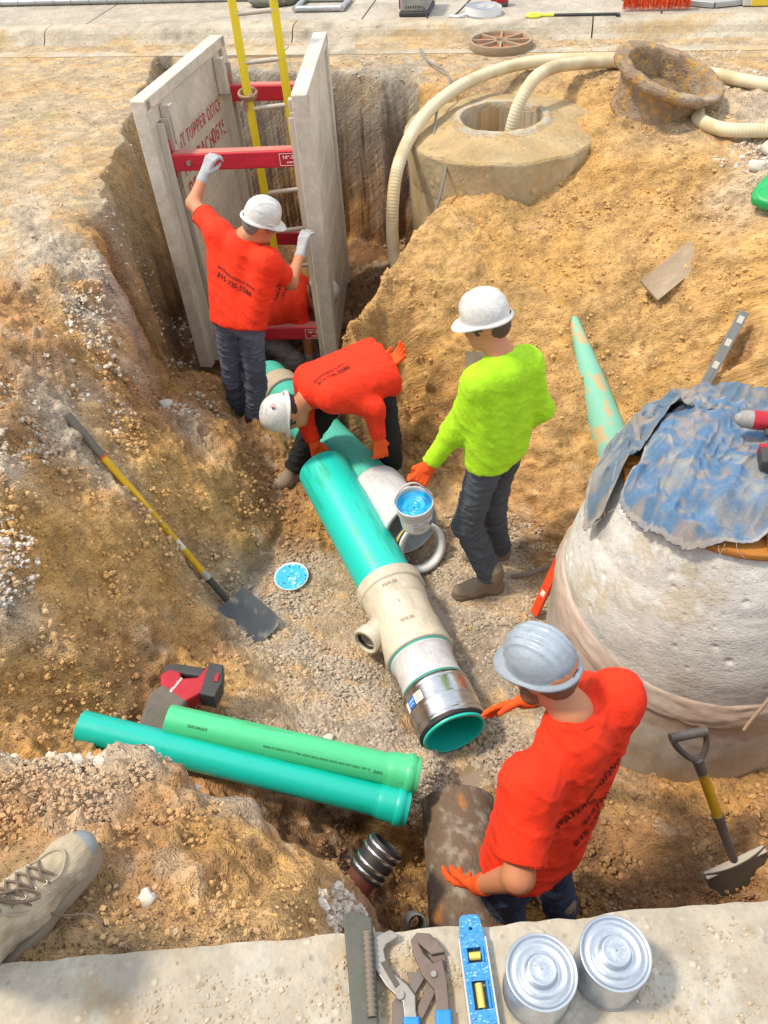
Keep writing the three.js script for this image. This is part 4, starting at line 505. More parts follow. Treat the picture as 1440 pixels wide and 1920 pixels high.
function hose(name, label, pts, r = 0.043) { // corrugated
  const c = new THREE.CatmullRomCurve3(pts), len = c.getLength(), n = Math.round(len / 0.0045), g = new THREE.TubeGeometry(c, n, r, 18, false), p = g.attributes.position, fr = 19; for (let i = 0; i <= n; i++) { const k = 1 + 0.028 * Math.sin(i / n * len / 0.0205 * 6.283), ctr = c.getPointAt(i / n); for (let j = 0; j < fr; j++) { const q = i * fr + j; p.setXYZ(q, ctr.x + (p.getX(q) - ctr.x) * k, ctr.y + (p.getY(q) - ctr.y) * k, ctr.z + (p.getZ(q) - ctr.z) * k); } } g.computeVertexNormals();
  const o = pts[0]; g.translate(-o.x, -o.y, -o.z); return solo(name, label, 'hose', tint(g, (x, y, z) => { const m = fbm(x * 4, y * 4, z * 4, 3); return mix3([0.66, 0.58, 0.40], [0.52, 0.42, 0.25], sstep(-0.1, 0.5, m)); }), M({ vertexColors: true, roughness: 0.55 }), o.toArray(), 'cream suction hoses by the old manhole');
}
hose('suction_hose', 'cream corrugated hose dropping into the trench beside the old manhole', [V(2.2, 1.56, -6.60), V(1.9, 1.57, -6.66), V(1.436, 1.57, -6.70), V(1.05, 1.58, -6.48), V(0.72, 1.58, -6.12), V(0.45, 1.52, -5.72), V(0.285, 1.36, -5.42), V(0.225, 1.10, -5.28), V(0.225, 0.80, -5.28), V(0.27, 0.55, -5.20)]);
hose('suction_hose', 'cream corrugated hose feeding into the old manhole opening', [V(2.25, 1.55, -6.50), V(2.0, 1.57, -6.55), V(1.66, 1.62, -6.40), V(1.40, 1.68, -6.10), V(1.25, 1.66, -5.90), V(1.15, 1.52, -5.83), V(1.10, 1.25, -5.81), V(1.08, 0.8, -5.8)]);
hose('suction_hose', 'cream corrugated hose running behind the tipped casting', [V(2.30, 1.54, -6.35), V(2.60, 1.56, -6.14), V(2.90, 1.55, -5.86), V(3.5, 1.54, -5.5), V(4.2, 1.53, -5.3)]);
hose('suction_hose', 'cream corrugated hose looping in front of the tipped casting', [V(2.36, 1.50, -5.80), V(2.345, 1.51, -5.60), V(2.29, 1.52, -5.38), V(2.36, 1.53, -5.17), V(2.62, 1.53, -5.09), V(3.1, 1.53, -5.05), V(3.8, 1.53, -5.2)]);
solo('cable', 'thin grey electric cable hanging over the old manhole', 'cable', tube([V(0.63, 1.515, -7.5), V(0.66, 1.52, -7.12), V(0.76, 1.53, -6.8), V(0.75, 1.55, -6.4), V(0.66, 1.56, -6.15), V(0.55, 1.42, -5.56), V(0.60, 1.39, -5.33), V(0.56, 1.25, -5.24), V(0.51, 1.12, -5.20)].map(v => v.sub(V(0.63, 1.515, -7.5))), 0.009, 120, 8), M({ color: lin(0.22, 0.21, 0.20), roughness: 0.7 }), [0.63, 1.515, -7.5]);
// ------------------------------------------------------------------ new manhole cone with frame, rags
const CC = V(1.385, 0, -2.18);
const coneR = y => y < 0.62 ? lerp(0.65, 0.625, y / 0.62) : y < 0.72 ? 0.612 : lerp(0.612, 0.435, Math.pow(clamp((y - 0.72) / 0.63), 1.8));
{
  const T = thing('manhole_cone', 'large pale concrete manhole cone section standing in the pit', 'manhole', [CC.x, 0, CC.z]); const prof = []; for (let i = 0; i <= 60; i++) { const y = 0.645 + i / 60 * 0.705; prof.push([coneR(y), y]); } prof.push([0.425, 1.36], [0.30, 1.36], [0.30, 0.9]);
  const pits = []; seed = 404; for (let i = 0; i < 300; i++) pits.push([rr(0, 6.283), rr(0.68, 1.32), Math.pow(rnd(), 3) * 0.016 + 0.003]);
  const lump = (g, amp) => { const p = g.attributes.position; for (let i = 0; i < p.count; i++) { const x = p.getX(i), y = p.getY(i), z = p.getZ(i), k = 1 + amp * fbm(x * 5, y * 5, z * 5, 3); p.setXYZ(i, x * k, y, z * k); } };
  const dense = prof.flatMap((q, i) => i ? [[(q[0] + prof[i - 1][0]) / 2, (q[1] + prof[i - 1][1]) / 2], q] : [q]);
  const g = new THREE.LatheGeometry(dense.map(p => new THREE.Vector2(...p)), 420), p = g.attributes.position; lump(g, 0.004);
  for (let i = 0; i < p.count; i++) { const x = p.getX(i), y = p.getY(i), z = p.getZ(i), a = (Math.atan2(z, x) + 6.283) % 6.283, r = Math.hypot(x, z); if (r < 0.3) continue; let d = 0; for (const [pa, py, pr] of pits) { const e = Math.hypot((a - pa) * r, y - py) / pr; if (e < 1) d = Math.max(d, (1 - e * e) * Math.min(0.008, pr * 0.7)); } if (d) { p.setX(i, x * (1 - d / r)); p.setZ(i, z * (1 - d / r)); } } g.computeVertexNormals();
  part('cone_section', tint(g, (x, y, z) => { const m = fbm(x * 3, y * 3, z * 3, 4), h = fbm(x * 15, y * 15, z * 15, 3); return mix3(mix3([0.74, 0.72, 0.69], [0.64, 0.58, 0.48], sstep(0.1, 0.6, m + 0.3 * h)), [0.76, 0.75, 0.73], sstep(0.1, 0.5, h)); }), M({ vertexColors: true, map: rep(concTex.map, 4, 2), bumpMap: rep(concTex.bump, 6, 2), bumpScale: 0.003, roughness: 0.92 }), T);
  // wrapped joint: plastic film and mastic below the seam
  const g2 = new THREE.LatheGeometry([[0.64, 0], [0.652, 0.1], [0.648, 0.35], [0.642, 0.5], [0.634, 0.60], [0.642, 0.625], [0.642, 0.66], [0.632, 0.70], [0.620, 0.735], [0.606, 0.75]].flatMap((q, i, A) => i ? [0.33, 0.66, 1].map(t => [lerp(A[i - 1][0], q[0], t), lerp(A[i - 1][1], q[1], t)]) : [q]).map(q => new THREE.Vector2(...q)), 300), p2 = g2.attributes.position;
  for (let i = 0; i < p2.count; i++) { const x = p2.getX(i), y = p2.getY(i), z = p2.getZ(i), a = Math.atan2(z, x), sag = 0.05 * Math.sin(a * 2 + 1) * (y > 0.55 ? 1 : y / 0.55), w = 0.006 * n3(a * 5 + y * 22, y * 26 - a * 3, 2) + 0.004 * n3(a * 16, y * 60, 5), k = 1 + w / 0.6; p2.setXYZ(i, x * k, y + sag, z * k); } g2.computeVertexNormals();
  part('joint_wrap', tint(g2, (x, y, z) => { const a = Math.atan2(z, x), m = fbm(x * 4, y * 6, z * 4, 4), band = y - 0.05 * Math.sin(a * 2 + 1); return band > 0.53 ? mix3([0.56, 0.43, 0.36], [0.62, 0.52, 0.45], sstep(-0.2, 0.5, m)) : mix3([0.58, 0.53, 0.48], [0.50, 0.41, 0.33], sstep(-0.1, 0.5, m)); }), M({ vertexColors: true, roughness: 0.5, map: rep(metalTex.map, 3, 1) }), T);
}
{
  const T = thing('casting_ring', 'orange rusted iron ring frame seated on the concrete cone', 'frame', [CC.x, 1.36, CC.z]), om = M({ color: lin(0.55, 0.22, 0.035), map: metalTex.map, bumpMap: metalTex.bump, bumpScale: 0.003, roughness: 0.85 });
  part('flange', turned([[0, 0.30], [0, 0.442], [0.006, 0.448], [0.028, 0.448], [0.034, 0.442], [0.036, 0.32], [0.12, 0.315], [0.125, 0.285], [0.0, 0.30]], V(0, 0, 0), UP, 96), om, T);
  for (let k = 0; k < 12; k++) { const a = k / 12 * 6.283 + 0.15; part('rib', bar(V(Math.cos(a) * 0.315, 0.05, Math.sin(a) * 0.315), V(Math.cos(a) * 0.435, 0.04, Math.sin(a) * 0.435), 0.014, 0.03, UP, 0.003), om, T); part('bolt_hole', new THREE.CylinderGeometry(0.014, 0.014, 0.002, 16).translate(Math.cos(a + 0.2) * 0.39, 0.0372, Math.sin(a + 0.2) * 0.39), holeShade, T); }  // bolt holes are dark discs on the flange, their shade painted
  part('lid', turned([[0.10, 0.29], [0.118, 0.29], [0.125, 0.28], [0.122, 0.001]], V(0, 0, 0), UP, 64), om, T);
}
const support = (x, z) => { const r = Math.hypot(x - CC.x, z - CC.z); if (r < 0.31) return 1.49; if (r < 0.445) return lerp(1.49, 1.405, sstep(0.31, 0.39, r)); const over = r - 0.445; return 1.40 - over * 1.9 - over * over * 3; };
function rag(name, label, outline, sd, blue, lift, folds, sink = 0) { // cloth laid over the frame: dense sheet following what is under it
  const c = outline.reduce((a, p) => [a[0] + p[0] / outline.length, a[1] + p[1] / outline.length], [0, 0]), cur = new THREE.CatmullRomCurve3(outline.map(p => V(p[0], 0, p[1])), true, 'catmullrom', 0.3), na = 220, nr = 70, pos = [], col = [], idx = [], uv = [];
  for (let side = 0; side < 2; side++) for (let j = 0; j <= nr; j++) for (let i = 0; i < na; i++) {
    const e = cur.getPoint(i / na), t = j / nr, jag = 1 + (t > 0.9 ? 0.02 * n3(i * 0.9, sd, 3) : 0), x = c[0] + (e.x - c[0]) * t * jag, z = c[1] + (e.z - c[1]) * t * jag;
    const a1 = folds[0], f1 = Math.abs(n3((x * Math.cos(a1) + z * Math.sin(a1)) * 6.5 + sd, (x * Math.sin(a1) - z * Math.cos(a1)) * 2, sd)), f2 = Math.abs(fbm(x * 7 + sd, sd, z * 7, 2)), f3 = n3(x * 45, sd, z * 45);
    const y = support(x, z) + lift + folds[1] * (0.034 * Math.pow(clamp(1 - f1 * 2.2), 2) + 0.022 * (0.4 - f2) + 0.014 * Math.pow(clamp(1 - Math.abs(n3(x * 21 + z * 9, sd, z * 15)) * 3), 2)) + 0.0015 * f3 - sink * t * t - side * 0.005; const hgt = Math.max(y, support(x, z) + 0.006 - side * 0.004);
    pos.push(x, hgt, z); uv.push(x * 3, z * 3);
    const m = fbm(x * 6 + sd, 2, z * 6, 4), h = fbm(x * 22, sd, z * 22, 3); let q = mix3(blue, [0.36, 0.36, 0.36], sstep(-0.1, 0.6, m + 0.4 * h)); q = mix3(q, [0.48, 0.36, 0.24], 0.6 * sstep(0.1, 0.75, h * 0.7 - m + (folds[2] || 0))); if (t > 0.96) q = mix3(q, [0.55, 0.50, 0.44], 0.6); col.push(...q);
  }
  const N = (nr + 1) * na; for (let s = 0; s < 2; s++) for (let j = 0; j < nr; j++) for (let i = 0; i < na; i++) { const a = s * N + j * na + i, b = s * N + j * na + (i + 1) % na, d = a + na, e = b + na; s ? idx.push(a, d, b, b, d, e) : idx.push(a, b, d, b, e, d); }
  for (let i = 0; i < na; i++) { const a = nr * na + i, b = nr * na + (i + 1) % na; idx.push(a, b, N + a, b, N + b, N + a); }
  const g = new THREE.BufferGeometry(); g.setAttribute('position', new THREE.Float32BufferAttribute(pos, 3)); g.setAttribute('uv', new THREE.Float32BufferAttribute(uv, 2)); g.setAttribute('color', new THREE.Float32BufferAttribute(col, 3)); g.setIndex(idx); g.translate(-c[0], -1.36, -c[1]); g.computeVertexNormals();
  const T = thing(name, label, 'rag', [c[0], 1.36, c[1]], 'dirty denim rags on the manhole frame'); part('cloth', g, M({ vertexColors: true, map: clothTex.map, bumpMap: rep(clothTex.bump, 3, 3), bumpScale: 0.003, roughness: 1 }), T);
  // frayed threads along part of the hem
  const fr = []; seed = sd * 31 + 2; for (let i = 0; i < 45; i++) { const u = rnd(), e = cur.getPoint(u), o = V(e.x - c[0], 0, e.z - c[1]), d = o.clone().normalize(), s = V(e.x, support(e.x, e.z) + lift * 0.5 + 0.008 - sink, e.z).sub(V(c[0], 1.36, c[1])); const len = rr(0.015, 0.05); fr.push(tube([s, s.clone().addScaledVector(d, len * 0.5).add(V(rr(-0.01, 0.01), -len * 0.2, rr(-0.01, 0.01))), s.clone().addScaledVector(d, len * 0.8).add(V(rr(-0.02, 0.02), -len * 0.8, rr(-0.02, 0.02)))], 0.0009, 4, 3)); } part('frayed_hem', fr, M({ color: lin(0.50, 0.46, 0.42), roughness: 1 }), T);
}
rag('denim_rag', 'blue denim rag spread over the front of the rusted frame', [[0.90, -2.11], [0.99, -2.21], [1.09, -2.40], [1.265, -2.487], [1.433, -2.41], [1.53, -2.2], [1.44, -1.92], [1.28, -1.78], [1.06, -1.82], [0.95, -1.95]], 3, [0.13, 0.25, 0.43], 0.026, [0.6, 0.8]);
rag('denim_rag', 'grey twisted rag heaped along the back of the frame', [[0.80, -2.17], [0.862, -2.37], [1.03, -2.58], [1.25, -2.66], [1.457, -2.66], [1.72, -2.55], [1.70, -2.25], [1.43, -2.36], [1.243, -2.42], [1.13, -2.41], [1.097, -2.492], [1.05, -2.52], [0.985, -2.42], [0.92, -2.27], [0.86, -2.14]], 8, [0.15, 0.23, 0.33], 0.04, [2.2, 1.0, 0.05]);
rag('denim_rag', 'blue rag with frayed end hanging down the cone side', [[1.410, -1.98], [1.470, -1.83], [1.455, -1.70], [1.510, -1.61], [1.600, -1.60], [1.690, -1.68], [1.750, -1.85], [1.690, -2.05], [1.550, -2.10]], 13, [0.12, 0.22, 0.38], 0.035, [1.0, 1.1, 0.15]);
solo('rope', 'thin frayed rope hanging down the concrete cone', 'rope', tube([V(0, 0, 0), V(-0.03, -0.16, 0.09), V(-0.075, -0.32, 0.135), V(-0.13, -0.52, 0.155), V(-0.14, -0.56, 0.16)], 0.0075, 40, 8), M({ color: lin(0.46, 0.33, 0.25), roughness: 1 }), [1.50, 1.14, -1.69]);
const toolRed = M({ color: lin(0.50, 0.015, 0.03), roughness: 0.45, map: metalTex.map }), toolDark = M({ color: lin(0.06, 0.06, 0.065), roughness: 0.65, map: metalTex.map }), toolGrey = M({ color: lin(0.34, 0.33, 0.33), roughness: 0.6, map: metalTex.map });
{ // impact driver lying on the rags
  const T = thing('impact_driver', 'red and grey cordless impact driver lying on the rags', 'power tool', [1.42, 1.575, -2.15]); T.rotation.set(0.1, -0.25, 0.0);
  part('motor_housing', [rod(V(-0.06, 0.03, -0.05), V(0.14, 0.03, -0.05), 0.036, 0.036, 20), box(0.10, 0.06, 0.075, 0.05, 0.03, -0.05, 0.012)], toolRed, T); part('nose', turned([[0, 0.035], [0.035, 0.032], [0.05, 0.02], [0.06, 0.012], [0.06, 0.001]], V(-0.06, 0.03, -0.05), V(-0.2, 0.03, -0.05), 20), toolGrey, T); part('handle', bar(V(0.03, 0.028, -0.03), V(0.0, 0.02, 0.10), 0.042, 0.05, UP, 0.016), toolGrey, T); part('trigger', box(0.02, 0.02, 0.03, -0.012, 0.03, 0.012, 0.006), toolDark, T);
  const b = part('battery', box(0.12, 0.055, 0.075, 0.01, 0.02, 0.135, 0.01), toolDark, T); part('battery_label', box(0.06, 0.002, 0.03, 0.02, 0.0485, 0.14, 0), toolRed, b); part('foot', box(0.11, 0.05, 0.02, 0.005, 0.022, 0.092, 0.006), toolRed, T);
}
// ------------------------------------------------------------------ reciprocating saw, shovels, levels, plank
function slabOf(pts, h, y = 0, bev = 0.006) { const sh = new THREE.Shape(pts.map(p => new THREE.Vector2(p[0], -p[1]))), g = new THREE.ExtrudeGeometry(sh, { depth: h - 2 * bev, bevelEnabled: bev > 0, bevelSize: bev * 0.8, bevelThickness: bev, bevelSegments: 3, curveSegments: 6 }); g.rotateX(-Math.PI / 2); g.translate(0, y + bev, 0); return g; }
const rel = (pts, o) => pts.map(p => [p[0] - o[0], p[1] - o[1]]);
{
  const o = [-0.89, -1.83], T = thing('reciprocating_saw', 'red cordless reciprocating saw with dusty grey nose beside the pipes', 'power tool', [o[0], 0.655, o[1]]); T.rotation.set(0.0, 0, -0.12);
  part('nose', slabOf(rel([[-1.038, -1.653], [-0.953, -1.628], [-0.890, -1.776], [-0.978, -1.842], [-1.013, -1.813]], o), 0.085, 0, 0.02), M({ color: lin(0.16, 0.14, 0.12), roughness: 0.8, map: metalTex.map }), T);
  part('housing', slabOf(rel([[-0.979, -1.849], [-0.987, -1.903], [-0.960, -1.921], [-0.924, -1.911], [-0.914, -1.876], [-0.835, -1.882], [-0.796, -1.946], [-0.777, -1.937], [-0.818, -1.827], [-0.893, -1.775]], o), 0.078, 0.004, 0.012), toolRed, T);
  part('handle', slabOf(rel([[-0.990, -1.912], [-0.980, -1.958], [-0.936, -1.962], [-0.825, -1.940], [-0.815, -1.905], [-0.85, -1.915], [-0.93, -1.932], [-0.955, -1.925]], o), 0.05, 0.016, 0.012), toolDark, T); part('trigger', slabOf(rel([[-0.955, -1.925], [-0.93, -1.932], [-0.922, -1.915], [-0.94, -1.908]], o), 0.03, 0.026, 0.006), toolDark, T);
  part('battery', slabOf(rel([[-0.796, -1.955], [-0.747, -1.942], [-0.744, -1.860], [-0.766, -1.797], [-0.818, -1.812]], o), 0.09, -0.004, 0.008), toolDark, T); part('battery_latch', slabOf(rel([[-0.765, -1.90], [-0.752, -1.897], [-0.757, -1.86], [-0.77, -1.863]], o), 0.006, 0.086, 0.002), toolRed, T);
  part('blade_shoe', slabOf(rel([[-1.03, -1.64], [-0.965, -1.615], [-0.958, -1.632], [-1.022, -1.656]], o), 0.06, 0.01, 0.004), toolGrey, T);
  const g = new THREE.PlaneGeometry(0.085, 0.03); g.rotateX(-Math.PI / 2); g.rotateY(1.05); g.translate(-0.925 - o[0], 0.0835, -1.848 - o[1]); part('brand_lettering', g, inkMat(256, 90, (x, w, h) => { x.clearRect(0, 0, w, h); x.fillStyle = '#f4eeee'; x.font = 'italic bold 52px sans-serif'; x.fillText('Milwaukee', 4, 58, 248); }), T);
}
{
  const A = V(-1.47, 1.27, -3.07), B = V(-0.86, 0.21, -2.69), T = thing('long_shovel', 'yellow handled square shovel leaning on the left bank', 'shovel', A.toArray()), d = B.clone().sub(A), L = d.length(), u = d.clone().normalize(), at = s => u.clone().multiplyScalar(s);
  const yel = M({ color: lin(0.74, 0.46, 0.01), roughness: 0.5, map: metalTex.map }), blk = M({ color: lin(0.07, 0.065, 0.06), roughness: 0.75, map: metalTex.map });
  part('grip', turned([[0, 0.001], [0.002, 0.015], [0.012, 0.021], [0.26, 0.0205], [0.262, 0.018]], V(0, 0, 0), d, 18), M({ color: lin(0.14, 0.125, 0.11), roughness: 0.9 }), T); part('grip_ring', rod(at(0.258), at(0.272), 0.0195), M({ color: lin(0.6, 0.1, 0.03) }), T);
  part('handle', rod(at(0.262), at(1.06), 0.0185, 0.0185, 18), yel, T); for (const [s, l] of [[0.29, 0.10], [0.60, 0.10], [0.93, 0.09]]) { const q = []; for (let i = 0; i < 8; i++) { const t = new THREE.TorusGeometry(0.0186, 0.0013, 5, 14, 2.4); t.rotateX(1.1); t.rotateY(0.4); q.push(place(t.translate(0, 0, 0), at(s + i * l / 8), d)); } part('printed_mark', q, blk, T); } part('label', turned([[0.82, 0.0188], [0.88, 0.0188]], V(0, 0, 0), d, 18), M({ color: lin(0.62, 0.60, 0.56), roughness: 0.7 }), T);
  part('ferrule', rod(at(1.04), at(1.09), 0.0205, 0.0205, 18), M({ color: lin(0.42, 0.42, 0.42), metalness: 0.4, roughness: 0.5 }), T); part('socket', rod(at(1.07), at(L), 0.019, 0.017, 16), blk, T);
  const n = 16, g = new THREE.BoxGeometry(0.235, 0.004, 0.29, n, 1, n), p = g.attributes.position; for (let i = 0; i < p.count; i++) { const x = p.getX(i), z = p.getZ(i), y = p.getY(i); const sh = z < -0.10 ? 1 - (-0.10 - z) * 0.9 : 1; const rc = z > 0.06 ? Math.sqrt(Math.max(0.02, 1 - Math.pow((z - 0.06) / 0.095, 2.6))) : 1; p.setXYZ(i, x * sh * lerp(1, rc, 0.75), y + 0.9 * x * x + 0.35 * Math.pow(Math.max(0, -z - 0.02), 2) + 0.018 * Math.exp(-x * x * 900) * sstep(0.05, -0.145, z), z); } g.computeVertexNormals();
  const bd = V(0.62, -0.30, 0.52).normalize(), bx = new THREE.Vector3().crossVectors(UP, bd).normalize(), by = new THREE.Vector3().crossVectors(bd, bx); g.translate(0, 0, 0.135); g.applyMatrix4(new THREE.Matrix4().makeBasis(bx, by, bd)); const e = at(L - 0.01); g.translate(e.x, e.y, e.z); part('blade', tint(g, (x, y, z) => { const m = fbm(x * 12, y * 12, z * 12, 4); return mix3([0.07, 0.078, 0.085], [0.30, 0.28, 0.25], sstep(0.3, 0.8, m)); }), M({ vertexColors: true, metalness: 0.5, roughness: 0.45 }), T);
}
{
  const A = V(0.985, 0.97, -1.325), B = V(1.22, 0.36, -1.10), T = thing('d_handle_shovel', 'worn shovel with metal D grip standing in the soil beside the cone', 'shovel', A.toArray()), d = B.clone().sub(A), u = d.clone().normalize(), at = s => u.clone().multiplyScalar(s), L = d.length(), sx = V(0.93, 0.0, -0.12).normalize(), gm = M({ color: lin(0.15, 0.13, 0.125), roughness: 0.5, metalness: 0.3, map: metalTex.map }), yel = M({ color: lin(0.62, 0.36, 0.01), roughness: 0.55, map: metalTex.map });
  part('d_grip', [tube([at(0.135), at(0.10).addScaledVector(sx, -0.03), at(0.03).addScaledVector(sx, -0.058), at(-0.004).addScaledVector(sx, -0.055)], 0.011, 20, 10), tube([at(0.135), at(0.10).addScaledVector(sx, 0.03), at(0.03).addScaledVector(sx, 0.058), at(-0.004).addScaledVector(sx, 0.055)], 0.011, 20, 10), rod(at(0).addScaledVector(sx, -0.066), at(0).addScaledVector(sx, 0.066), 0.017, 0.017, 16), rod(at(0.12), at(0.21), 0.021, 0.018)], gm, T);
  part('handle', rod(at(0.19), at(0.42), 0.0185, 0.0185, 16), yel, T); part('socket', [rod(at(0.41), at(0.435), 0.022, 0.022), rod(at(0.42), at(L), 0.019, 0.015)], gm, T);
  const n = 14, g = new THREE.BoxGeometry(0.25, 0.005, 0.26, n, 1, n), p = g.attributes.position; for (let i = 0; i < p.count; i++) { const x = p.getX(i), z = p.getZ(i); p.setY(i, p.getY(i) - 1.5 * x * x + 0.03); } g.computeVertexNormals(); g.translate(0, 0, 0.12); const bd = u.clone(), bx = sx.clone().addScaledVector(bd, -sx.dot(bd)).normalize(), by = new THREE.Vector3().crossVectors(bd, bx); g.applyMatrix4(new THREE.Matrix4().makeBasis(bx, by, bd)); const e = at(L - 0.02); g.translate(e.x, e.y, e.z); part('blade', g, M({ color: lin(0.12, 0.11, 0.10), metalness: 0.4, roughness: 0.5, map: metalTex.map }), T); part('step_edge', bar(e.clone().addScaledVector(bx, -0.125).addScaledVector(by, 0.008), e.clone().addScaledVector(bx, 0.125).addScaledVector(by, 0.008), 0.03, 0.012, UP, 0.004), M({ color: lin(0.38, 0.33, 0.28), metalness: 0.3, roughness: 0.6 }), T);
}
{ const A = V(0.765, 0.05, -2.58), B = V(0.955, 0.56, -2.72), T = thing('orange_level', 'long orange level leaning against the concrete cone', 'level', A.toArray()), d = B.clone().sub(A); const m = M({ color: lin(0.78, 0.07, 0.015), roughness: 0.5 }); part('beam', bar(V(0, 0, 0), d, 0.022, 0.05, V(0.6, 0.2, 0.8), 0.003), m, T); for (const t of [0.22, 0.62]) { const c = d.clone().multiplyScalar(t); part('vial', bar(c, c.clone().addScaledVector(d.clone().normalize(), 0.035), 0.026, 0.028, V(0.6, 0.2, 0.8), 0.004), M({ color: lin(0.75, 0.72, 0.65), roughness: 0.3 }), T); } }
solo('digging_bar', 'muddy steel digging bar lying on the floor by the cone', 'bar', tube([V(0, 0, 0), V(0.12, 0.06, 0.03), V(0.25, 0.2, 0.08), V(0.42, 0.34, 0.1)], 0.014, 30, 10), M({ color: lin(0.30, 0.25, 0.20), roughness: 0.8, map: metalTex.map }), [0.69, 0.04, -2.86]);
{ const A = V(1.86, 0.74, -3.55), B = V(2.06, 1.10, -3.72), T = thing('aluminium_level', 'grey aluminium box level stuck upright behind the cone', 'level', A.toArray()), d = B.clone().sub(A), al = M({ color: lin(0.30, 0.31, 0.31), metalness: 0.5, roughness: 0.5, map: metalTex.map }), up = V(-0.35, 0.3, 0.88); part('beam', bar(V(0, 0, 0), d, 0.055, 0.022, up, 0.003), al, T); const by = new THREE.Vector3().crossVectors(new THREE.Vector3().crossVectors(d, up).normalize(), d).normalize().multiplyScalar(0.0125); for (const t of [0.25, 0.55, 0.85]) part('window', bar(d.clone().multiplyScalar(t).add(by), d.clone().multiplyScalar(t + 0.09).add(by), 0.03, 0.003, up, 0.001), M({ color: lin(0.60, 0.56, 0.48), roughness: 0.4 }), T); }
{ const a = V(1.66, 1.10, -4.10), x = V(0.30, 0.12, -0.17), z = V(0.05, -0.10, 0.12), g = box(0.40, 0.022, 0.16, 0, 0, 0, 0.004); g.applyMatrix4(basis(x, V(0.1, 0.8, 0.55))); solo('wooden_plank', 'short weathered wooden board resting on the sand slope', 'plank', tint(g, (px, py, pz) => { const m = fbm(px * 6, py * 30, pz * 30, 3); return mix3([0.36, 0.26, 0.17], [0.50, 0.39, 0.28], sstep(-0.3, 0.4, m)); }), M({ vertexColors: true, roughness: 0.95, map: clothTex.map }), [1.845, groundAt(1.845, -4.26) + 0.035, -4.26]); }
{ const T = thing('green_sack', 'green plastic sack with white lettering at the right bank edge', 'sack', [2.44, 1.47, -4.40]); const g = new THREE.SphereGeometry(1, 40, 24), p = g.attributes.position; for (let i = 0; i < p.count; i++) { const x = p.getX(i), y = p.getY(i), z = p.getZ(i), sq = v => Math.sign(v) * Math.pow(Math.abs(v), 0.55); p.setXYZ(i, sq(x) * 0.2 + 0.006 * n3(x * 6, y * 6, z * 6), sq(y) * 0.045 + 0.01 * n3(x * 3, y * 5, z * 3), sq(z) * 0.12); } g.computeVertexNormals(); g.rotateZ(0.2); g.rotateY(0.75); part('bag', g, M({ color: lin(0.01, 0.36, 0.10), roughness: 0.45 }), T); const t = new THREE.PlaneGeometry(0.30, 0.09); t.rotateX(-Math.PI / 2); t.rotateY(Math.PI); t.translate(0.0, 0.056, 0); t.rotateZ(0.2); t.rotateY(0.75); part('bag_lettering', t, inkMat(512, 150, (x, w, h) => { x.clearRect(0, 0, w, h); x.fillStyle = '#f4f7f2'; x.font = 'bold 110px sans-serif'; x.fillText('WATER STOP', 6, 112, 500); }), T); }
{ // white pipe end and cloth in the sand face behind the lime shirt
  const g = new THREE.PlaneGeometry(0.16, 0.42, 24, 40), p = g.attributes.position; for (let i = 0; i < p.count; i++) { const x = p.getX(i), y = p.getY(i); p.setXYZ(i, x * (1 - 0.25 * y) + 0.012 * n3(y * 7, 1, 2), y, 0.05 * Math.cos(x * 9) + 0.012 * n3(x * 22, y * 5, 1) + 0.05 * y); } g.computeVertexNormals(); const b = g.clone(); b.translate(0, 0, -0.006); solo('filter_cloth', 'pale filter cloth strip hanging from the sand face', 'cloth', [g, b], M({ color: lin(0.56, 0.48, 0.36), roughness: 0.95, map: clothTex.map }), [0.63, 0.64, -3.97]);
}
// ------------------------------------------------------------------ lubricant bucket and lid
const lubeBlue = new THREE.MeshPhysicalMaterial({ color: lin(0.02, 0.42, 0.78), roughness: 0.25, clearcoat: 0.6 });
{
  const T = thing('lube_bucket', 'small white bucket of blue pipe lubricant held by its bail', 'bucket', [0.165, 0.565, -2.835]); T.rotation.set(0.12, 0, 0.06); const w = M({ color: lin(0.72, 0.74, 0.74), roughness: 0.45, map: metalTex.map });
  part('pail', turned([[0, 0.001], [0.0, 0.076], [0.006, 0.08], [0.12, 0.088], [0.122, 0.094], [0.135, 0.095], [0.137, 0.09], [0.168, 0.092], [0.170, 0.099], [0.182, 0.099], [0.184, 0.093], [0.17, 0.088], [0.02, 0.074]], V(0, 0, 0), UP, 48), w, T);
  const g = new THREE.CircleGeometry(0.087, 48, 0, 6.2832), l = new THREE.RingGeometry(0.001, 0.0868, 48, 14); l.rotateX(-Math.PI / 2); const p = l.attributes.position; for (let i = 0; i < p.count; i++) { const x = p.getX(i), z = p.getZ(i), r = Math.hypot(x, z), a = Math.atan2(z, x); p.setY(i, 0.135 + 0.006 * Math.sin(r * 160 + a * 2) + (r > 0.07 ? (r - 0.07) * 1.6 : 0)); } l.computeVertexNormals(); part('lubricant', l, lubeBlue, T, 'swirled blue lubricant');
  part('bail', tube([V(-0.098, 0.165, 0), V(-0.09, 0.22, 0.0), V(-0.03, 0.315, 0.0), V(0.02, 0.32, 0.0), V(0.085, 0.22, 0), V(0.098, 0.165, 0)], 0.004, 40, 8), w, T);
  const s = new THREE.CylinderGeometry(0.0872, 0.0815, 0.085, 32, 1, true, -0.9, 2.2); s.translate(0, 0.066, 0); part('printed_label', s, inkMat(512, 180, (x, W, H) => { x.fillStyle = '#dfe6e8'; x.fillRect(0, 0, W, H); x.fillStyle = '#1d5fae'; x.font = 'bold 46px sans-serif'; x.fillText('PIPE LUBE', 150, 56); x.fillRect(150, 74, 300, 10); x.fillStyle = '#61717c'; for (let i = 0; i < 7; i++) x.fillRect(150, 94 + i * 11, 120 + (i * 53) % 110, 5); x.fillStyle = '#243c60'; x.fillRect(400, 96, 90, 50); }), T, 'blue printed label');
}
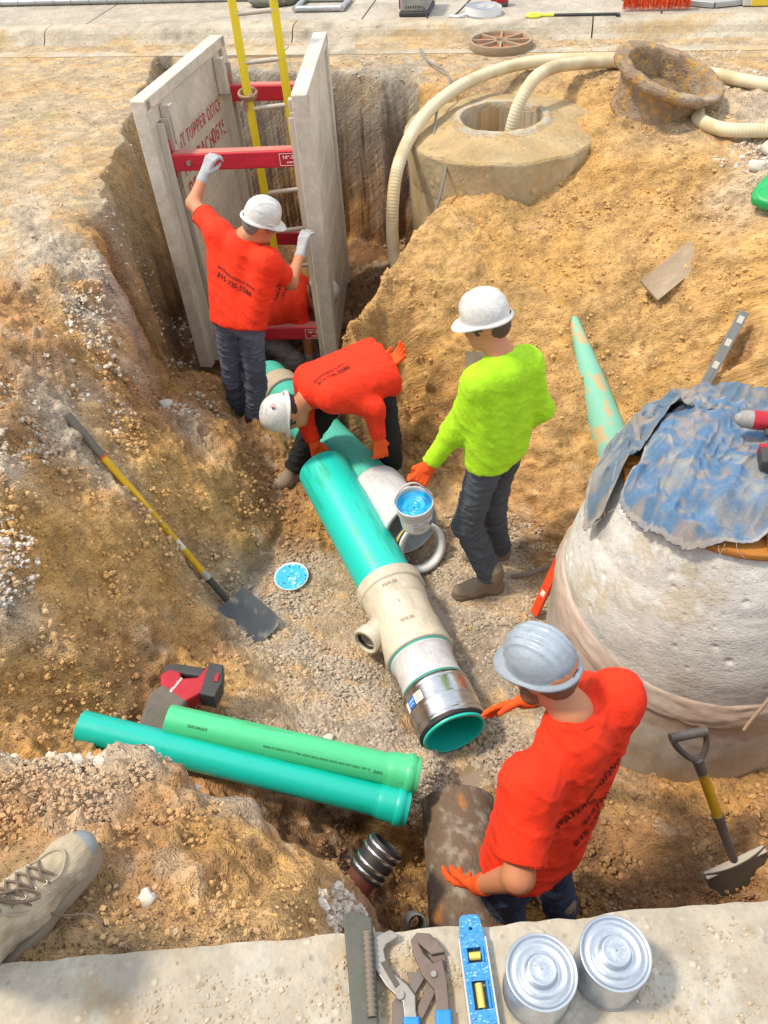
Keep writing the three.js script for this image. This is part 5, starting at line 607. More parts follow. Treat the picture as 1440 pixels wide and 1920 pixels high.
{ const T = thing('bucket_lid', 'blue-smeared white bucket lid lying on the gravel floor', 'lid', [-0.565, groundAt(-0.565, -3.0) + 0.014, -3.0]); T.rotation.set(0.06, 0, 0.03); part('rim', turned([[0, 0.09], [0, 0.10], [0.012, 0.102], [0.014, 0.096], [0.006, 0.092], [0.004, 0.001]], V(0, 0, 0), UP, 48), M({ color: lin(0.62, 0.66, 0.68), roughness: 0.5 }), T); const g = new THREE.CircleGeometry(0.0915, 48); g.rotateX(-Math.PI / 2); g.translate(0, 0.0075, 0); part('smear', g, new THREE.MeshPhysicalMaterial({ roughness: 0.3, clearcoat: 0.5, map: canvasTex(256, 256, (x, w, h) => { x.fillStyle = '#2fb4e2'; x.fillRect(0, 0, w, h); seed = 77; for (let i = 0; i < 60; i++) { x.fillStyle = ['#e2f2f5', '#1690cc', '#7fd2ec', '#35606f'][i % 4]; x.beginPath(); x.ellipse(rnd() * w, rnd() * h, rr(3, 22), rr(2, 9), rnd() * 3, 0, 6.3); x.fill(); } }) }), T, 'smeared blue lubricant'); }

// ------------------------------------------------------------------ tools and cans on the near slab
const chrome = M({ color: lin(0.34, 0.32, 0.30), metalness: 0.6, roughness: 0.45, map: metalTex.map }), blueGrip = M({ color: lin(0.01, 0.22, 0.60), roughness: 0.5 });
{ const o = [-0.03, -0.38], T = thing('slip_joint_pliers', 'worn steel tongue and groove pliers with curved jaw', 'pliers', [o[0], 1.955, o[1]]);
  part('upper_jaw', slabOf(rel([[-0.042, -0.466], [-0.039, -0.461], [-0.060, -0.451], [-0.066, -0.441], [-0.063, -0.425], [-0.050, -0.401], [-0.028, -0.383], [-0.016, -0.366], [-0.017, -0.344], [-0.015, -0.329], [-0.033, -0.330], [-0.035, -0.359], [-0.062, -0.386], [-0.084, -0.420], [-0.089, -0.445], [-0.077, -0.462], [-0.051, -0.471]], o), 0.011, 0.004, 0.0025), chrome, T);
  part('lower_jaw', slabOf(rel([[-0.024, -0.404], [-0.013, -0.401], [0.001, -0.409], [0.002, -0.393], [-0.019, -0.367], [-0.040, -0.328], [-0.048, -0.29], [-0.062, -0.29], [-0.055, -0.329], [-0.053, -0.360], [-0.020, -0.385]], o), 0.009, -0.002, 0.002), M({ color: lin(0.16, 0.14, 0.13), metalness: 0.5, roughness: 0.6 }), T);
  part('slot', slabOf(rel([[-0.070, -0.42], [-0.062, -0.423], [-0.040, -0.385], [-0.047, -0.38]], o), 0.002, 0.0145, 0.0006), holeShade, T); part('pivot_bolt', rod(V(-0.01, 0.012, 0.012), V(-0.01, 0.02, 0.012), 0.008, 0.007, 16), chrome, T); part('grip', slabOf(rel([[-0.034, -0.333], [-0.014, -0.332], [-0.014, -0.24], [-0.036, -0.24]], o), 0.016, 0.001, 0.005), blueGrip, T); }  // slot is a dark strip on the jaw, its shade painted
{ const o = [0.02, -0.40], T = thing('slip_joint_pliers', 'closed rusty brown pliers with blue grip beside the level', 'pliers', [o[0], 1.955, o[1]]), rusty = M({ color: lin(0.19, 0.145, 0.125), metalness: 0.5, roughness: 0.6, map: metalTex.map });
  part('upper_jaw', slabOf(rel([[-0.013, -0.452], [-0.003, -0.462], [0.019, -0.459], [0.031, -0.446], [0.041, -0.430], [0.020, -0.4285], [-0.004, -0.449], [0.004, -0.428], [0.021, -0.411], [0.036, -0.416], [0.040, -0.385], [0.039, -0.337], [0.022, -0.338], [0.021, -0.373], [0.002, -0.397], [-0.009, -0.427]], o), 0.011, 0.006, 0.0025), rusty, T); part('lower_jaw', slabOf(rel([[0.018, -0.425], [0.042, -0.428], [0.042, -0.411], [0.018, -0.369], [-0.006, -0.334], [-0.015, -0.29], [-0.028, -0.29], [-0.017, -0.340], [0.003, -0.374], [0.018, -0.401]], o), 0.009, -0.002, 0.002), rusty, T);
  part('pivot_bolt', rod(V(0.0, 0.014, 0.005), V(0.0, 0.022, 0.005), 0.006, 0.005, 14), chrome, T); part('grip', slabOf(rel([[0.021, -0.339], [0.040, -0.338], [0.036, -0.24], [0.015, -0.24]], o), 0.016, 0.003, 0.005), blueGrip, T); }
{ const o = [0.095, -0.38], T = thing('torpedo_level', 'scuffed blue torpedo level with two yellow vials on the slab', 'level', [o[0], 1.957, o[1]]); const bl = M({ roughness: 0.5, map: canvasTex(128, 512, (x, w, h) => { x.fillStyle = '#2a86c8'; x.fillRect(0, 0, w, h); seed = 55; for (let i = 0; i < 900; i++) { x.fillStyle = ['rgba(200,215,225,0.55)', 'rgba(30,80,130,0.5)', 'rgba(150,140,120,0.4)'][i % 3]; x.fillRect(rnd() * w, rnd() * h, rr(1, 14), rr(1, 6)); } }) });
  const W = 0.042, LZ = 0.23; const edge = (x) => bar(V(x, 0.012, -0.1), V(x, 0.012, 0.13), 0.004, 0.024, UP, 0.001); const sh = new THREE.Shape([[-W / 2 + 0.004, 0.1], [-0.012, 0.105], [0.012, 0.105], [W / 2 - 0.004, 0.1], [W / 2, 0.07], [W / 2, -0.13], [-W / 2, -0.13], [-W / 2, 0.07]].map(p => new THREE.Vector2(...p))); for (const [y0, y1] of [[0.028, 0.052], [-0.043, 0.0]]) sh.holes.push(new THREE.Path([[-0.012, y0], [-0.012, y1], [0.012, y1], [0.012, y0]].map(p => new THREE.Vector2(...p)))); const hp = new THREE.Path(); hp.absarc(0, 0.083, 0.0045, 0, 6.283); sh.holes.push(hp);
  const g = new THREE.ExtrudeGeometry(sh, { depth: 0.014, bevelEnabled: true, bevelSize: 0.0015, bevelThickness: 0.0015, bevelSegments: 2 }); g.rotateX(-Math.PI / 2); const uvs = g.attributes.uv; for (let i = 0; i < uvs.count; i++) uvs.setXY(i, uvs.getX(i) / 0.05 + 0.5, uvs.getY(i) / 0.24 + 0.5); part('body', g, bl, T);
  for (const [z0, z1] of [[-0.052, -0.028], [0.0, 0.043]]) { part('window_frame', [bar(V(-0.014, 0.017, z0), V(-0.014, 0.017, z1), 0.004, 0.006, UP, 0.001), bar(V(0.014, 0.017, z0), V(0.014, 0.017, z1), 0.004, 0.006, UP, 0.001)], blueGrip, T); part('vial', z1 > 0 ? rod(V(0, 0.009, z0 + 0.003), V(0, 0.009, z1 - 0.003), 0.007, 0.007, 14) : rod(V(-0.010, 0.009, (z0 + z1) / 2), V(0.010, 0.009, (z0 + z1) / 2), 0.007, 0.007, 14), new THREE.MeshPhysicalMaterial({ color: lin(0.62, 0.50, 0.10), roughness: 0.1, clearcoat: 1 }), T); }
  for (const x of [-W / 2 - 0.0025, W / 2 + 0.0025]) part('metal_edge', bar(V(x, 0.008, -0.068), V(x, 0.008, 0.13), 0.003, 0.016, UP, 0.0005), M({ color: lin(0.5, 0.5, 0.5), metalness: 0.6, roughness: 0.4 }), T); T.rotation.y = 0.02; }
{ const T = thing('ribbed_chisel', 'dark flat bar with ribbed rod lying on the slab edge', 'bar', [-0.10, 1.955, -0.39]); part('flat_bar', slabOf([[-0.030, -0.109], [-0.016, -0.113], [0.014, -0.100], [0.017, -0.042], [0.017, 0.14], [-0.022, 0.14], [-0.019, 0.05]], 0.026, 0, 0.005), M({ color: lin(0.10, 0.105, 0.09), roughness: 0.7, map: metalTex.map }), T); const pr = []; for (let i = 0; i <= 60; i++) pr.push([i * 0.0022, 0.0075 + 0.0016 * Math.sin(i * 1.6)]); part('ribbed_rod', turned(pr, V(0.009, 0.03, -0.078), V(0.013, 0.03, 0.1), 16), M({ color: lin(0.20, 0.165, 0.13), roughness: 0.7, metalness: 0.3 }), T); }
const tin2 = new THREE.MeshPhysicalMaterial({ color: lin(0.62, 0.68, 0.76), metalness: 0.85, roughness: 0.34, map: rep(metalTex.map, 1, 1) });
function can(x, z, label, rot) {
  const T = thing('cement_can', label, 'can', [x, 1.954, z], 'metal cement cans on the slab'); const r = 0.056;
  part('body', turned([[0, r - 0.004], [0, r - 0.001], [0.002, r + 0.0012], [0.006, r + 0.0012], [0.008, r - 0.0005], [0.105, r - 0.0005], [0.107, r + 0.001], [0.114, r + 0.0015], [0.116, r], [0.114, r - 0.003]], V(0, 0, 0), UP, 72), tin2, T);
  part('lid_panel', turned([[0.114, r - 0.0025], [0.1085, r - 0.005], [0.108, r - 0.010], [0.1105, r - 0.013], [0.1105, r - 0.017], [0.108, r - 0.020], [0.108, 0.030], [0.110, 0.027], [0.112, 0.0255], [0.112, 0.001]], V(0, 0, 0), UP, 72), tin2, T);
  const cap = part('screw_cap', turned([[0.110, 0.0265], [0.112, 0.0265], [0.118, 0.0235], [0.124, 0.0235], [0.1255, 0.0225], [0.1255, 0.0195], [0.1245, 0.019], [0.1245, 0.0085], [0.126, 0.008], [0.126, 0.001]], V(0, 0, 0), UP, 56), tin2, T);
  const g = new THREE.RingGeometry(0.008, 0.019, 48, 1); g.rotateX(-Math.PI / 2); g.translate(0, 0.1252, 0); part('stamped_lettering', g, inkMat(256, 256, (c, w, h) => { c.clearRect(0, 0, w, h); c.fillStyle = 'rgba(225,235,245,0.95)'; c.font = 'bold 44px sans-serif'; c.translate(128, 128); c.rotate(rot); const t = 'ON 51  MADE IN U '; for (const ch of t) { c.save(); c.translate(0, -76); c.fillText(ch, -14, 0); c.restore(); c.rotate(6.283 / t.length); } }, { metalness: 0.6, roughness: 0.3 }), cap);
}
can(0.192, -0.362, 'silver solvent cement can standing beside the blue torpedo level', 0.6); can(0.316, -0.380, 'silver solvent cement can standing farther from the torpedo level', 2.1);

// ------------------------------------------------------------------ things on the far pavement
const kp = (s, t, dy = 0) => kerbAt(s, t, 1.615 + dy), yawK = Math.atan2(-KD.z, KD.x);
{ const T = thing('generator', 'grey and red portable generator on the sidewalk by the kerb', 'generator', kp(4.07, 0.72).toArray()); T.rotation.y = yawK; const gm = M({ color: lin(0.36, 0.36, 0.34), roughness: 0.6, map: metalTex.map }); part('case', box(0.25, 0.26, 0.40, 0, 0.16, -0.15, 0.03), gm, T); part('side_panel', box(0.02, 0.22, 0.34, -0.132, 0.16, -0.16, 0.008), toolRed, T); part('base', box(0.27, 0.035, 0.42, 0, 0.02, -0.15, 0.01), toolDark, T); for (let i = 0; i < 7; i++) part('vent_slot', box(0.012, 0.02, 0.004, -0.07 + i * 0.022, 0.075, 0.0515, 0), holeShade, T); part('outlet_panel', box(0.10, 0.09, 0.006, 0.03, 0.20, 0.051, 0.002), toolDark, T); part('socket', [box(0.03, 0.03, 0.006, 0.01, 0.21, 0.056, 0.002), box(0.03, 0.03, 0.006, 0.052, 0.21, 0.056, 0.002)], toolGrey, T); part('carry_handle', tube([V(-0.06, 0.28, -0.15), V(-0.06, 0.33, -0.15), V(0.06, 0.33, -0.15), V(0.06, 0.28, -0.15)], 0.012, 20, 8), toolDark, T); }  // vent slots are dark strips painted as shaded openings
{ const T = thing('strap_coil', 'coil of flat white discharge hose beside the generator', 'hose coil', kp(4.62, 0.72).toArray()); const w = M({ color: lin(0.70, 0.72, 0.76), roughness: 0.6 }); for (let k = 0; k < 6; k++) { const pr = []; const g = new THREE.CylinderGeometry(0.07 + k * 0.018, 0.07 + k * 0.018, 0.055, 40, 1, true); g.rotateZ(0.1 * Math.sin(k * 2)); g.translate(0.012 * k, 0.035 + 0.004 * Math.sin(k * 3), 0.004 * k); part('coil_turn', g, w, T); } part('loose_end', tube([V(-0.06, 0.03, 0.05), V(-0.16, 0.012, 0.08), V(-0.24, 0.01, 0.03)], 0.012, 16, 6), w, T); }
solo('power_cord', 'black power cord trailing over the kerb from the generator', 'cord', tube([V(0, 0, 0), V(0.05, -0.10, 0.10), V(0.12, -0.12, 0.14), V(0.24, -0.10, 0.05), V(0.30, -0.08, 0.0), V(0.45, 0.0, -0.12)], 0.007, 60, 8), M({ color: lin(0.03, 0.03, 0.03), roughness: 0.6 }), kp(4.15, 0.68, 0.08).toArray());
{ const T = thing('red_battery_tool', 'small red cordless tool standing past the hose coil', 'power tool', kp(4.80, 1.0).toArray()); T.rotation.y = yawK; part('body', box(0.15, 0.13, 0.11, 0, 0.085, 0, 0.02), toolRed, T); part('base', box(0.16, 0.03, 0.12, 0, 0.016, 0, 0.008), toolDark, T); for (let i = 0; i < 5; i++) part('vent', box(0.008, 0.04, 0.004, -0.03 + i * 0.016, 0.10, 0.0555, 0), holeShade, T); }  // vents are dark strips on the case, shade put into the colour
{ const T = thing('manhole_hook', 'manhole hook with yellow ring handle and black rod on the kerb', 'hook', kp(5.13, 0.60, 0.012).toArray()); T.rotation.y = yawK; const ye = M({ color: lin(0.70, 0.72, 0.06), roughness: 0.5 }); const t = new THREE.TorusGeometry(0.042, 0.013, 10, 28); t.rotateX(Math.PI / 2); t.scale(1.3, 1, 1); part('ring_handle', t, ye, T); part('yellow_shank', rod(V(0.055, 0, 0), V(0.17, 0, 0), 0.012), ye, T); part('rod', rod(V(0.17, 0, 0), V(0.66, 0, 0), 0.011), toolDark, T); part('hook_tip', tube([V(0.66, 0, 0), V(0.70, 0, 0), V(0.715, 0, 0.03), V(0.69, 0, 0.045)], 0.011, 16, 8), toolDark, T); }
{ const T = thing('push_broom', 'push broom head with orange bristles on the sidewalk', 'broom', kp(6.15, 0.72, 0.0).toArray()); T.rotation.y = yawK; part('block', box(0.56, 0.035, 0.07, 0, 0.135, -0.03, 0.008), toolGrey, T); const br = M({ color: lin(0.78, 0.085, 0.02), roughness: 0.8 }), q = []; seed = 42; for (let i = 0; i < 700; i++) { const x = rr(-0.275, 0.275), z = rr(-0.055, 0.0), c = new THREE.ConeGeometry(0.005, 0.125, 3); c.rotateX(rr(-0.25, 0.05)); c.rotateZ(rr(-0.12, 0.12)); c.rotateX(Math.PI); c.translate(x, 0.065, z + 0.01); q.push(c); } const b = part('bristles', q, br, T); b.userData.kind = 'stuff'; part('handle_socket', rod(V(0.05, 0.14, -0.03), V(0.03, 0.20, -0.12), 0.02), toolDark, T); part('handle', rod(V(0.03, 0.20, -0.12), V(-0.15, 0.75, -1.3), 0.014), M({ color: lin(0.45, 0.33, 0.2) }), T); }
const galvTube = M({ color: lin(0.52, 0.54, 0.56), metalness: 0.6, roughness: 0.4, map: metalTex.map });
{ const T = thing('steel_frame', 'short galvanised tube frame lying on the sidewalk past the ladder', 'frame', kp(3.13, 0.9, 0.028).toArray()); T.rotation.y = yawK; part('front_tube', rod(V(-0.22, 0, 0), V(0.23, 0, 0), 0.026), galvTube, T); part('back_tube', rod(V(-0.22, 0, -0.36), V(0.23, 0, -0.36), 0.026), galvTube, T); for (const x of [-0.22, 0.23]) part('cross_tube', rod(V(x, 0, 0.02), V(x, 0, -0.4), 0.024), galvTube, T); }
{ const T = thing('steel_frame', 'galvanised square tube frame lying behind the broom', 'frame', kp(6.63, 0.78, 0.025).toArray()); T.rotation.y = yawK; part('front_tube', bar(V(-0.75, 0, -0.32), V(0.0, 0, 0), 0.05, 0.04), galvTube, T); part('side_tube', bar(V(0.0, 0.001, 0), V(0.42, 0.001, -0.14), 0.05, 0.04), galvTube, T); part('back_tube', bar(V(0.42, 0.0, -0.14), V(-0.3, 0, -0.6), 0.05, 0.04), galvTube, T); }
{ const T = thing('yellow_case', 'yellow and clear plastic case at the end of the sidewalk', 'case', kp(7.1, 0.9).toArray()); T.rotation.y = yawK; part('body', box(0.36, 0.12, 0.22, 0, 0.062, 0, 0.012), M({ color: lin(0.72, 0.52, 0.03), roughness: 0.5 }), T); part('end_cap', box(0.08, 0.10, 0.21, -0.2, 0.055, 0, 0.01), M({ color: lin(0.55, 0.52, 0.45), roughness: 0.5 }), T); part('latch', box(0.03, 0.03, 0.01, 0.05, 0.08, 0.112, 0.002), toolDark, T); }
{ const T = thing('fence_panel', 'chain link fence panel with galvanised tube lying on the sidewalk', 'fence', kp(0.1, 1.36, 0.03).toArray()); T.rotation.y = yawK; part('bottom_tube', rod(V(-2.4, 0, 0), V(3.2, 0, 0), 0.028), galvTube, T); part('top_tube', rod(V(-2.4, 0.0, -1.5), V(3.2, 0.0, -1.5), 0.028), galvTube, T); for (const x of [-2.4, 0.4, 3.2]) part('cross_tube', rod(V(x, 0, 0), V(x, 0, -1.5), 0.026), galvTube, T); const w = []; for (let i = 0; i < 62; i++) for (const s of [-1, 1]) { const pts = []; const x0 = -2.4 + i * 0.09; for (let k = 0; k <= 24; k++) pts.push(V(x0 + s * (k % 2 ? 0.045 : 0) + 0.045, (k % 2 ? 0.004 : -0.004) * s, -k * 0.0625)); for (let k = 0; k < 24; k++) w.push(rod(pts[k], pts[k + 1], 0.0022, 0.0022, 4, true)); } const m = part('wire_mesh', w, galvTube, T); m.userData.kind = 'stuff'; for (let i = 0; i < 28; i++) part('tie_wire', new THREE.TorusGeometry(0.031, 0.003, 5, 14).rotateY(Math.PI / 2).translate(-2.3 + i * 0.2, 0, 0), steelBolt, T); }
solo('canvas_bag', 'dark olive canvas bag slumped on the sidewalk by the ladder', 'bag', (() => { const g = new THREE.SphereGeometry(1, 40, 24), p = g.attributes.position; for (let i = 0; i < p.count; i++) { const x = p.getX(i), y = p.getY(i), z = p.getZ(i), k = 1 + 0.12 * fbm(x * 2, y * 2, z * 2, 3); p.setXYZ(i, x * 0.24 * k, Math.max(-0.04, y * 0.09 * k), z * 0.14 * k); } g.computeVertexNormals(); return g; })(), M({ color: lin(0.16, 0.17, 0.13), roughness: 0.9, map: clothTex.map }), kp(2.62, 1.2, 0.045).toArray());

// ------------------------------------------------------------------ people
const skinM = M({ color: lin(0.54, 0.225, 0.12), roughness: 0.6, bumpMap: clothTex.bump, bumpScale: 0.001 });
const hiOrange = M({ color: lin(0.95, 0.035, 0.002), roughness: 0.85, map: rep(clothTex.map, 6, 6), bumpMap: rep(clothTex.bump, 14, 14), bumpScale: 0.0012 });
const hiLime = M({ color: lin(0.46, 0.86, 0.012), roughness: 0.85, map: rep(clothTex.map, 6, 6), bumpMap: rep(clothTex.bump, 14, 14), bumpScale: 0.0012 });
const jeansM = (c) => M({ color: lin(...c), roughness: 0.95, map: rep(clothTex.map, 4, 4), bumpMap: rep(clothTex.bump, 16, 16), bumpScale: 0.002 });
const gloveOrange = M({ color: lin(0.90, 0.10, 0.008), roughness: 0.75, bumpMap: rep(clothTex.bump, 30, 30), bumpScale: 0.0015 }), gloveGrey = M({ color: lin(0.42, 0.44, 0.47), roughness: 0.85, bumpMap: rep(clothTex.bump, 30, 30), bumpScale: 0.0015 });
const bootM = M({ color: lin(0.30, 0.235, 0.17), roughness: 0.9, map: metalTex.map }), soleM = M({ color: lin(0.16, 0.125, 0.095), roughness: 0.95 });
const A3 = v => Array.isArray(v) ? v : v.toArray();
const sub3 = (a, b) => [a[0] - b[0], a[1] - b[1], a[2] - b[2]], add3 = (a, b, k = 1) => [a[0] + b[0] * k, a[1] + b[1] * k, a[2] + b[2] * k], len3 = a => Math.hypot(...a), nrm = a => { const l = len3(a) || 1; return [a[0] / l, a[1] / l, a[2] / l]; }, crs = (a, b) => [a[1] * b[2] - a[2] * b[1], a[2] * b[0] - a[0] * b[2], a[0] * b[1] - a[1] * b[0]], mid3 = (a, b, t = 0.5) => [lerp(a[0], b[0], t), lerp(a[1], b[1], t), lerp(a[2], b[2], t)];
function wrinkle(f, amp, dir, sd) { const [dx, dy, dz] = dir; return p => { const d = f(p); if (Math.abs(d) > 0.05) return d; const s = p[0] * dx + p[1] * dy + p[2] * dz; const w = n3(p[0] * 5 + s * 12 + sd, p[1] * 5 + s * 12, p[2] * 5 + s * 12), w2 = n3(p[0] * 9 - s * 5, p[1] * 4 + sd, p[2] * 9 + s * 14), v = n3(p[0] * 6 + sd, p[1] * 5, p[2] * 6); const r1 = Math.max(0, 1 - Math.abs(w) * 3.2), r2 = Math.max(0, 1 - Math.abs(w2) * 4); return d - amp * (r1 * r1 * 1.1 + r2 * r2 * 0.6 + v * 0.5 - 0.35); }; }
// five-fingered hand: wrist point, direction of the fingers, palm normal (side the fingers close to), curl 0..1, side of the thumb (+1 / -1)
function handBones(w, dir, pn, curl, thumb, s = 1) {
  const d = nrm(dir), n = nrm(sub3(pn, d.map(v => v * (pn[0] * d[0] + pn[1] * d[1] + pn[2] * d[2])))), a = crs(n, d).map(v => v * thumb), B = [], R = 0.0105 * s;
  const at = (f, l, u) => add3(add3(add3(w, d, f * s), a, l * s), n, u * s);
  for (const l of [-0.028, -0.010, 0.010, 0.028]) B.push([at(0.0, l * 0.7, 0), at(0.088, l * 1.15, 0), 0.016 * s, 0.0135 * s]);
  [[0.030, 0.078, 0.02], [0.0105, 0.088, 0.005], [-0.0095, 0.082, -0.008], [-0.029, 0.064, -0.02]].forEach(([l, L, sp], k) => {
    let p = at(0.088, l * 1.1, 0), ang = curl * (0.55 + 0.08 * k); const seg = [0.45, 0.31, 0.24];
    for (let i = 0; i < 3; i++) { const c = Math.cos(ang), q = add3(add3(add3(p, d, c * L * seg[i] * s), n, Math.sin(ang) * L * seg[i] * s), a, sp * 0.35 * s * (1 - curl * 0.6)); B.push([p, q, R * (1 - 0.07 * i), R * (0.95 - 0.09 * i)]); p = q; ang += curl * 0.85; }
  });
  let p = at(0.020, 0.030, 0.004); const t1 = at(0.058, 0.058 - 0.012 * curl, 0.014 + 0.016 * curl), t2 = at(0.090, 0.064 - 0.03 * curl, 0.024 + 0.03 * curl); B.push([p, t1, 0.0155 * s, 0.0125 * s], [t1, t2, 0.012 * s, 0.0098 * s]);
  return B;
}
function gridFor(B, f, cell, pad = 0.02) { return nets(f, boundsOf(B, pad), cell); }
// hard hat in a frame: c = centre of the rim, up = crown direction, fwd = peak direction
function hardHat(P, c, up, fwd, mat, o, opt = {}) {
  const G = new THREE.Group(); G.name = 'hard_hat'; P.add(G); const u = V(...nrm(A3(up))), f0 = V(...A3(fwd)), f = f0.clone().addScaledVector(u, -f0.dot(u)).normalize(), r = new THREE.Vector3().crossVectors(u, f);
  const mtx = new THREE.Matrix4().makeBasis(r, u, f); mtx.setPosition(c[0] - o[0], c[1] - o[1], c[2] - o[2]); const s = opt.s || 1, W = 0.106 * s, Lb = 0.128 * s, H = 0.14 * s;
  const na = 96, nt = 40, pos = [], idx = [], uv = [];
  const shell = (off) => { for (let j = 0; j <= nt; j++) for (let i = 0; i < na; i++) { const a = i / na * 6.2832, t = j / nt; let x, y, z; const ca = Math.cos(a), sa = Math.sin(a); // a=0 -> +z (front)
      if (t <= 0.84) { const q = t / 0.84 * Math.PI / 2, sr = Math.pow(Math.sin(q), 0.86), ch = Math.pow(Math.cos(q), 0.9); let rid = 0; const lat = Math.abs(sa * sr); if (opt.ridges) { for (const k of [0, 0.26, 0.5]) rid += 0.006 * Math.exp(-Math.pow((lat - k) / 0.045, 2)) * sstep(0.05, 0.3, ch) ; } else rid = 0.007 * Math.exp(-Math.pow(lat / 0.14, 2)) * sstep(0.0, 0.5, ch) + 0.003 * Math.exp(-Math.pow((lat - 0.42) / 0.06, 2)) * sstep(0.1, 0.5, ch); const k = 1 + rid / 0.12; x = sa * sr * (W - off) * k; y = ch * (H - off) * k; z = ca * sr * (Lb - off) * k; }
      else { const b = (t - 0.84) / 0.16, front = Math.pow(Math.max(0, ca), 1.6), back = Math.max(0, -ca), ext = b * (0.010 + 0.052 * front + 0.006 * back) * s; x = sa * (W - off + ext * 0.55 + b * 0.006); z = ca * (Lb - off + ext); y = -b * (0.012 + 0.022 * front + 0.012 * back) * s - (b > 0.85 ? 0.003 : 0) + (off ? 0.003 * b : 0); }
      pos.push(x, y, z); uv.push(i / na, t); } };
  shell(0); shell(0.0035); const N = (nt + 1) * na; for (let q = 0; q < 2; q++) for (let j = 0; j < nt; j++) for (let i = 0; i < na; i++) { const a = q * N + j * na + i, b = q * N + j * na + (i + 1) % na, d = a + na, e = b + na; q ? idx.push(a, b, d, b, e, d) : idx.push(a, d, b, b, d, e); } for (let i = 0; i < na; i++) { const a = nt * na + i, b = nt * na + (i + 1) % na; idx.push(a, N + a, b, b, N + a, N + b); }
  const g = new THREE.BufferGeometry(); g.setAttribute('position', new THREE.Float32BufferAttribute(pos, 3)); g.setAttribute('uv', new THREE.Float32BufferAttribute(uv, 2)); g.setIndex(idx); g.computeVertexNormals(); g.applyMatrix4(mtx); part('shell', g, mat, G);
  const band = turned([[-0.034, W * 0.88], [-0.034, W * 0.91], [0.0, W * 0.92], [0.0, W * 0.88]], V(0, 0, 0), UP, 48); band.scale(1, 1, Lb / W); band.applyMatrix4(mtx); part('suspension_band', band, toolDark, G);
  const knob = rod(V(0, -0.018, -Lb * 0.94), V(0, -0.018, -Lb * 1.03), 0.022, 0.02, 18); knob.applyMatrix4(mtx); part('ratchet_knob', knob, toolDark, G);
  const patch = (w, h, az, el, m, name, label, roll = 0) => { const pg = new THREE.PlaneGeometry(w, h, 10, 8), p = pg.attributes.position; for (let i = 0; i < p.count; i++) { const x0 = p.getX(i), y0 = p.getY(i), xx = x0 * Math.cos(roll) - y0 * Math.sin(roll), yy = x0 * Math.sin(roll) + y0 * Math.cos(roll), a = az + xx / 0.12, q = clamp(Math.PI / 2 - (el + yy / 0.135), 0.02, 1.57), sr = Math.pow(Math.sin(q), 0.86), ch = Math.pow(Math.cos(q), 0.9), k = 1.03; p.setXYZ(i, Math.sin(a) * sr * W * k, ch * H * k, Math.cos(a) * sr * Lb * k); } pg.computeVertexNormals(); pg.applyMatrix4(mtx); part(name, pg, m, G, label); };
  if (opt.flag !== undefined) patch(0.046, 0.028, opt.flag, 0.55, inkMat(128, 80, (x, w, h) => { for (let i = 0; i < 7; i++) { x.fillStyle = i % 2 ? '#e9e4e2' : '#b2404a'; x.fillRect(0, i * h / 7, w, h / 7 + 1); } x.fillStyle = '#3b4a78'; x.fillRect(0, 0, w * 0.42, h * 0.55); }), 'flag_sticker', 'small striped flag sticker', opt.flagRoll || 0);
  if (opt.logo !== undefined) patch(0.040, 0.028, opt.logo, 0.22, inkMat(160, 112, (x, w, h) => { x.clearRect(0, 0, w, h); x.fillStyle = '#c9ccd2'; x.beginPath(); x.ellipse(80, 56, 78, 54, 0, 0, 6.3); x.fill(); x.fillStyle = '#d8202c'; x.beginPath(); x.ellipse(80, 56, 70, 46, 0, 0, 6.3); x.fill(); x.fillStyle = '#1a1416'; x.font = 'italic bold 50px sans-serif'; x.textAlign = 'center'; x.fillText('JSP', 78, 74); }), 'oval_badge', 'red oval maker badge');
  if (opt.name) patch(0.07, 0.02, opt.name[0], opt.name[1], inkMat(200, 60, (x, w, h) => { x.clearRect(0, 0, w, h); x.strokeStyle = '#2f4a86'; x.lineWidth = 4; x.beginPath(); x.moveTo(10, 36); for (let i = 0; i < 12; i++) x.quadraticCurveTo(14 + i * 15, i % 2 ? 12 : 52, 22 + i * 15, 34); x.stroke(); }), 'scribbled_mark', 'handwritten scribble');
  if (opt.clip) { const cg = box(0.012, 0.008, 0.045, -W * 1.0, 0.012, 0.03, 0.003); cg.applyMatrix4(mtx); part('accessory_slot', cg, mat, G); }
  return G;
}
function boot(heel, toe, lift = 0) { // bones of one boot from heel and toe points on the ground
  const d = nrm(sub3(toe, heel)), h = add3(heel, [0, 0.045 + lift, 0]), t = add3(toe, [0, 0.036 + lift, 0]), m = mid3(h, t, 0.6), an = add3(add3(heel, d, 0.05), [0, 0.14 + lift, 0]);
  return { upper: [[add3(h, d, 0.03), add3(m, [0, 0.012, 0]), 0.043, 0.046], [m, add3(t, d, -0.04), 0.046, 0.04], [add3(h, d, 0.045), an, 0.043, 0.048], [an, add3(an, [0, 0.05, 0]), 0.048, 0.05], [add3(an, d, 0.02), m, 0.035, 0.04]], sole: [[add3(heel, d, 0.035), add3(toe, d, -0.045), 0.046, 0.05]], y: heel[1] + lift };
}
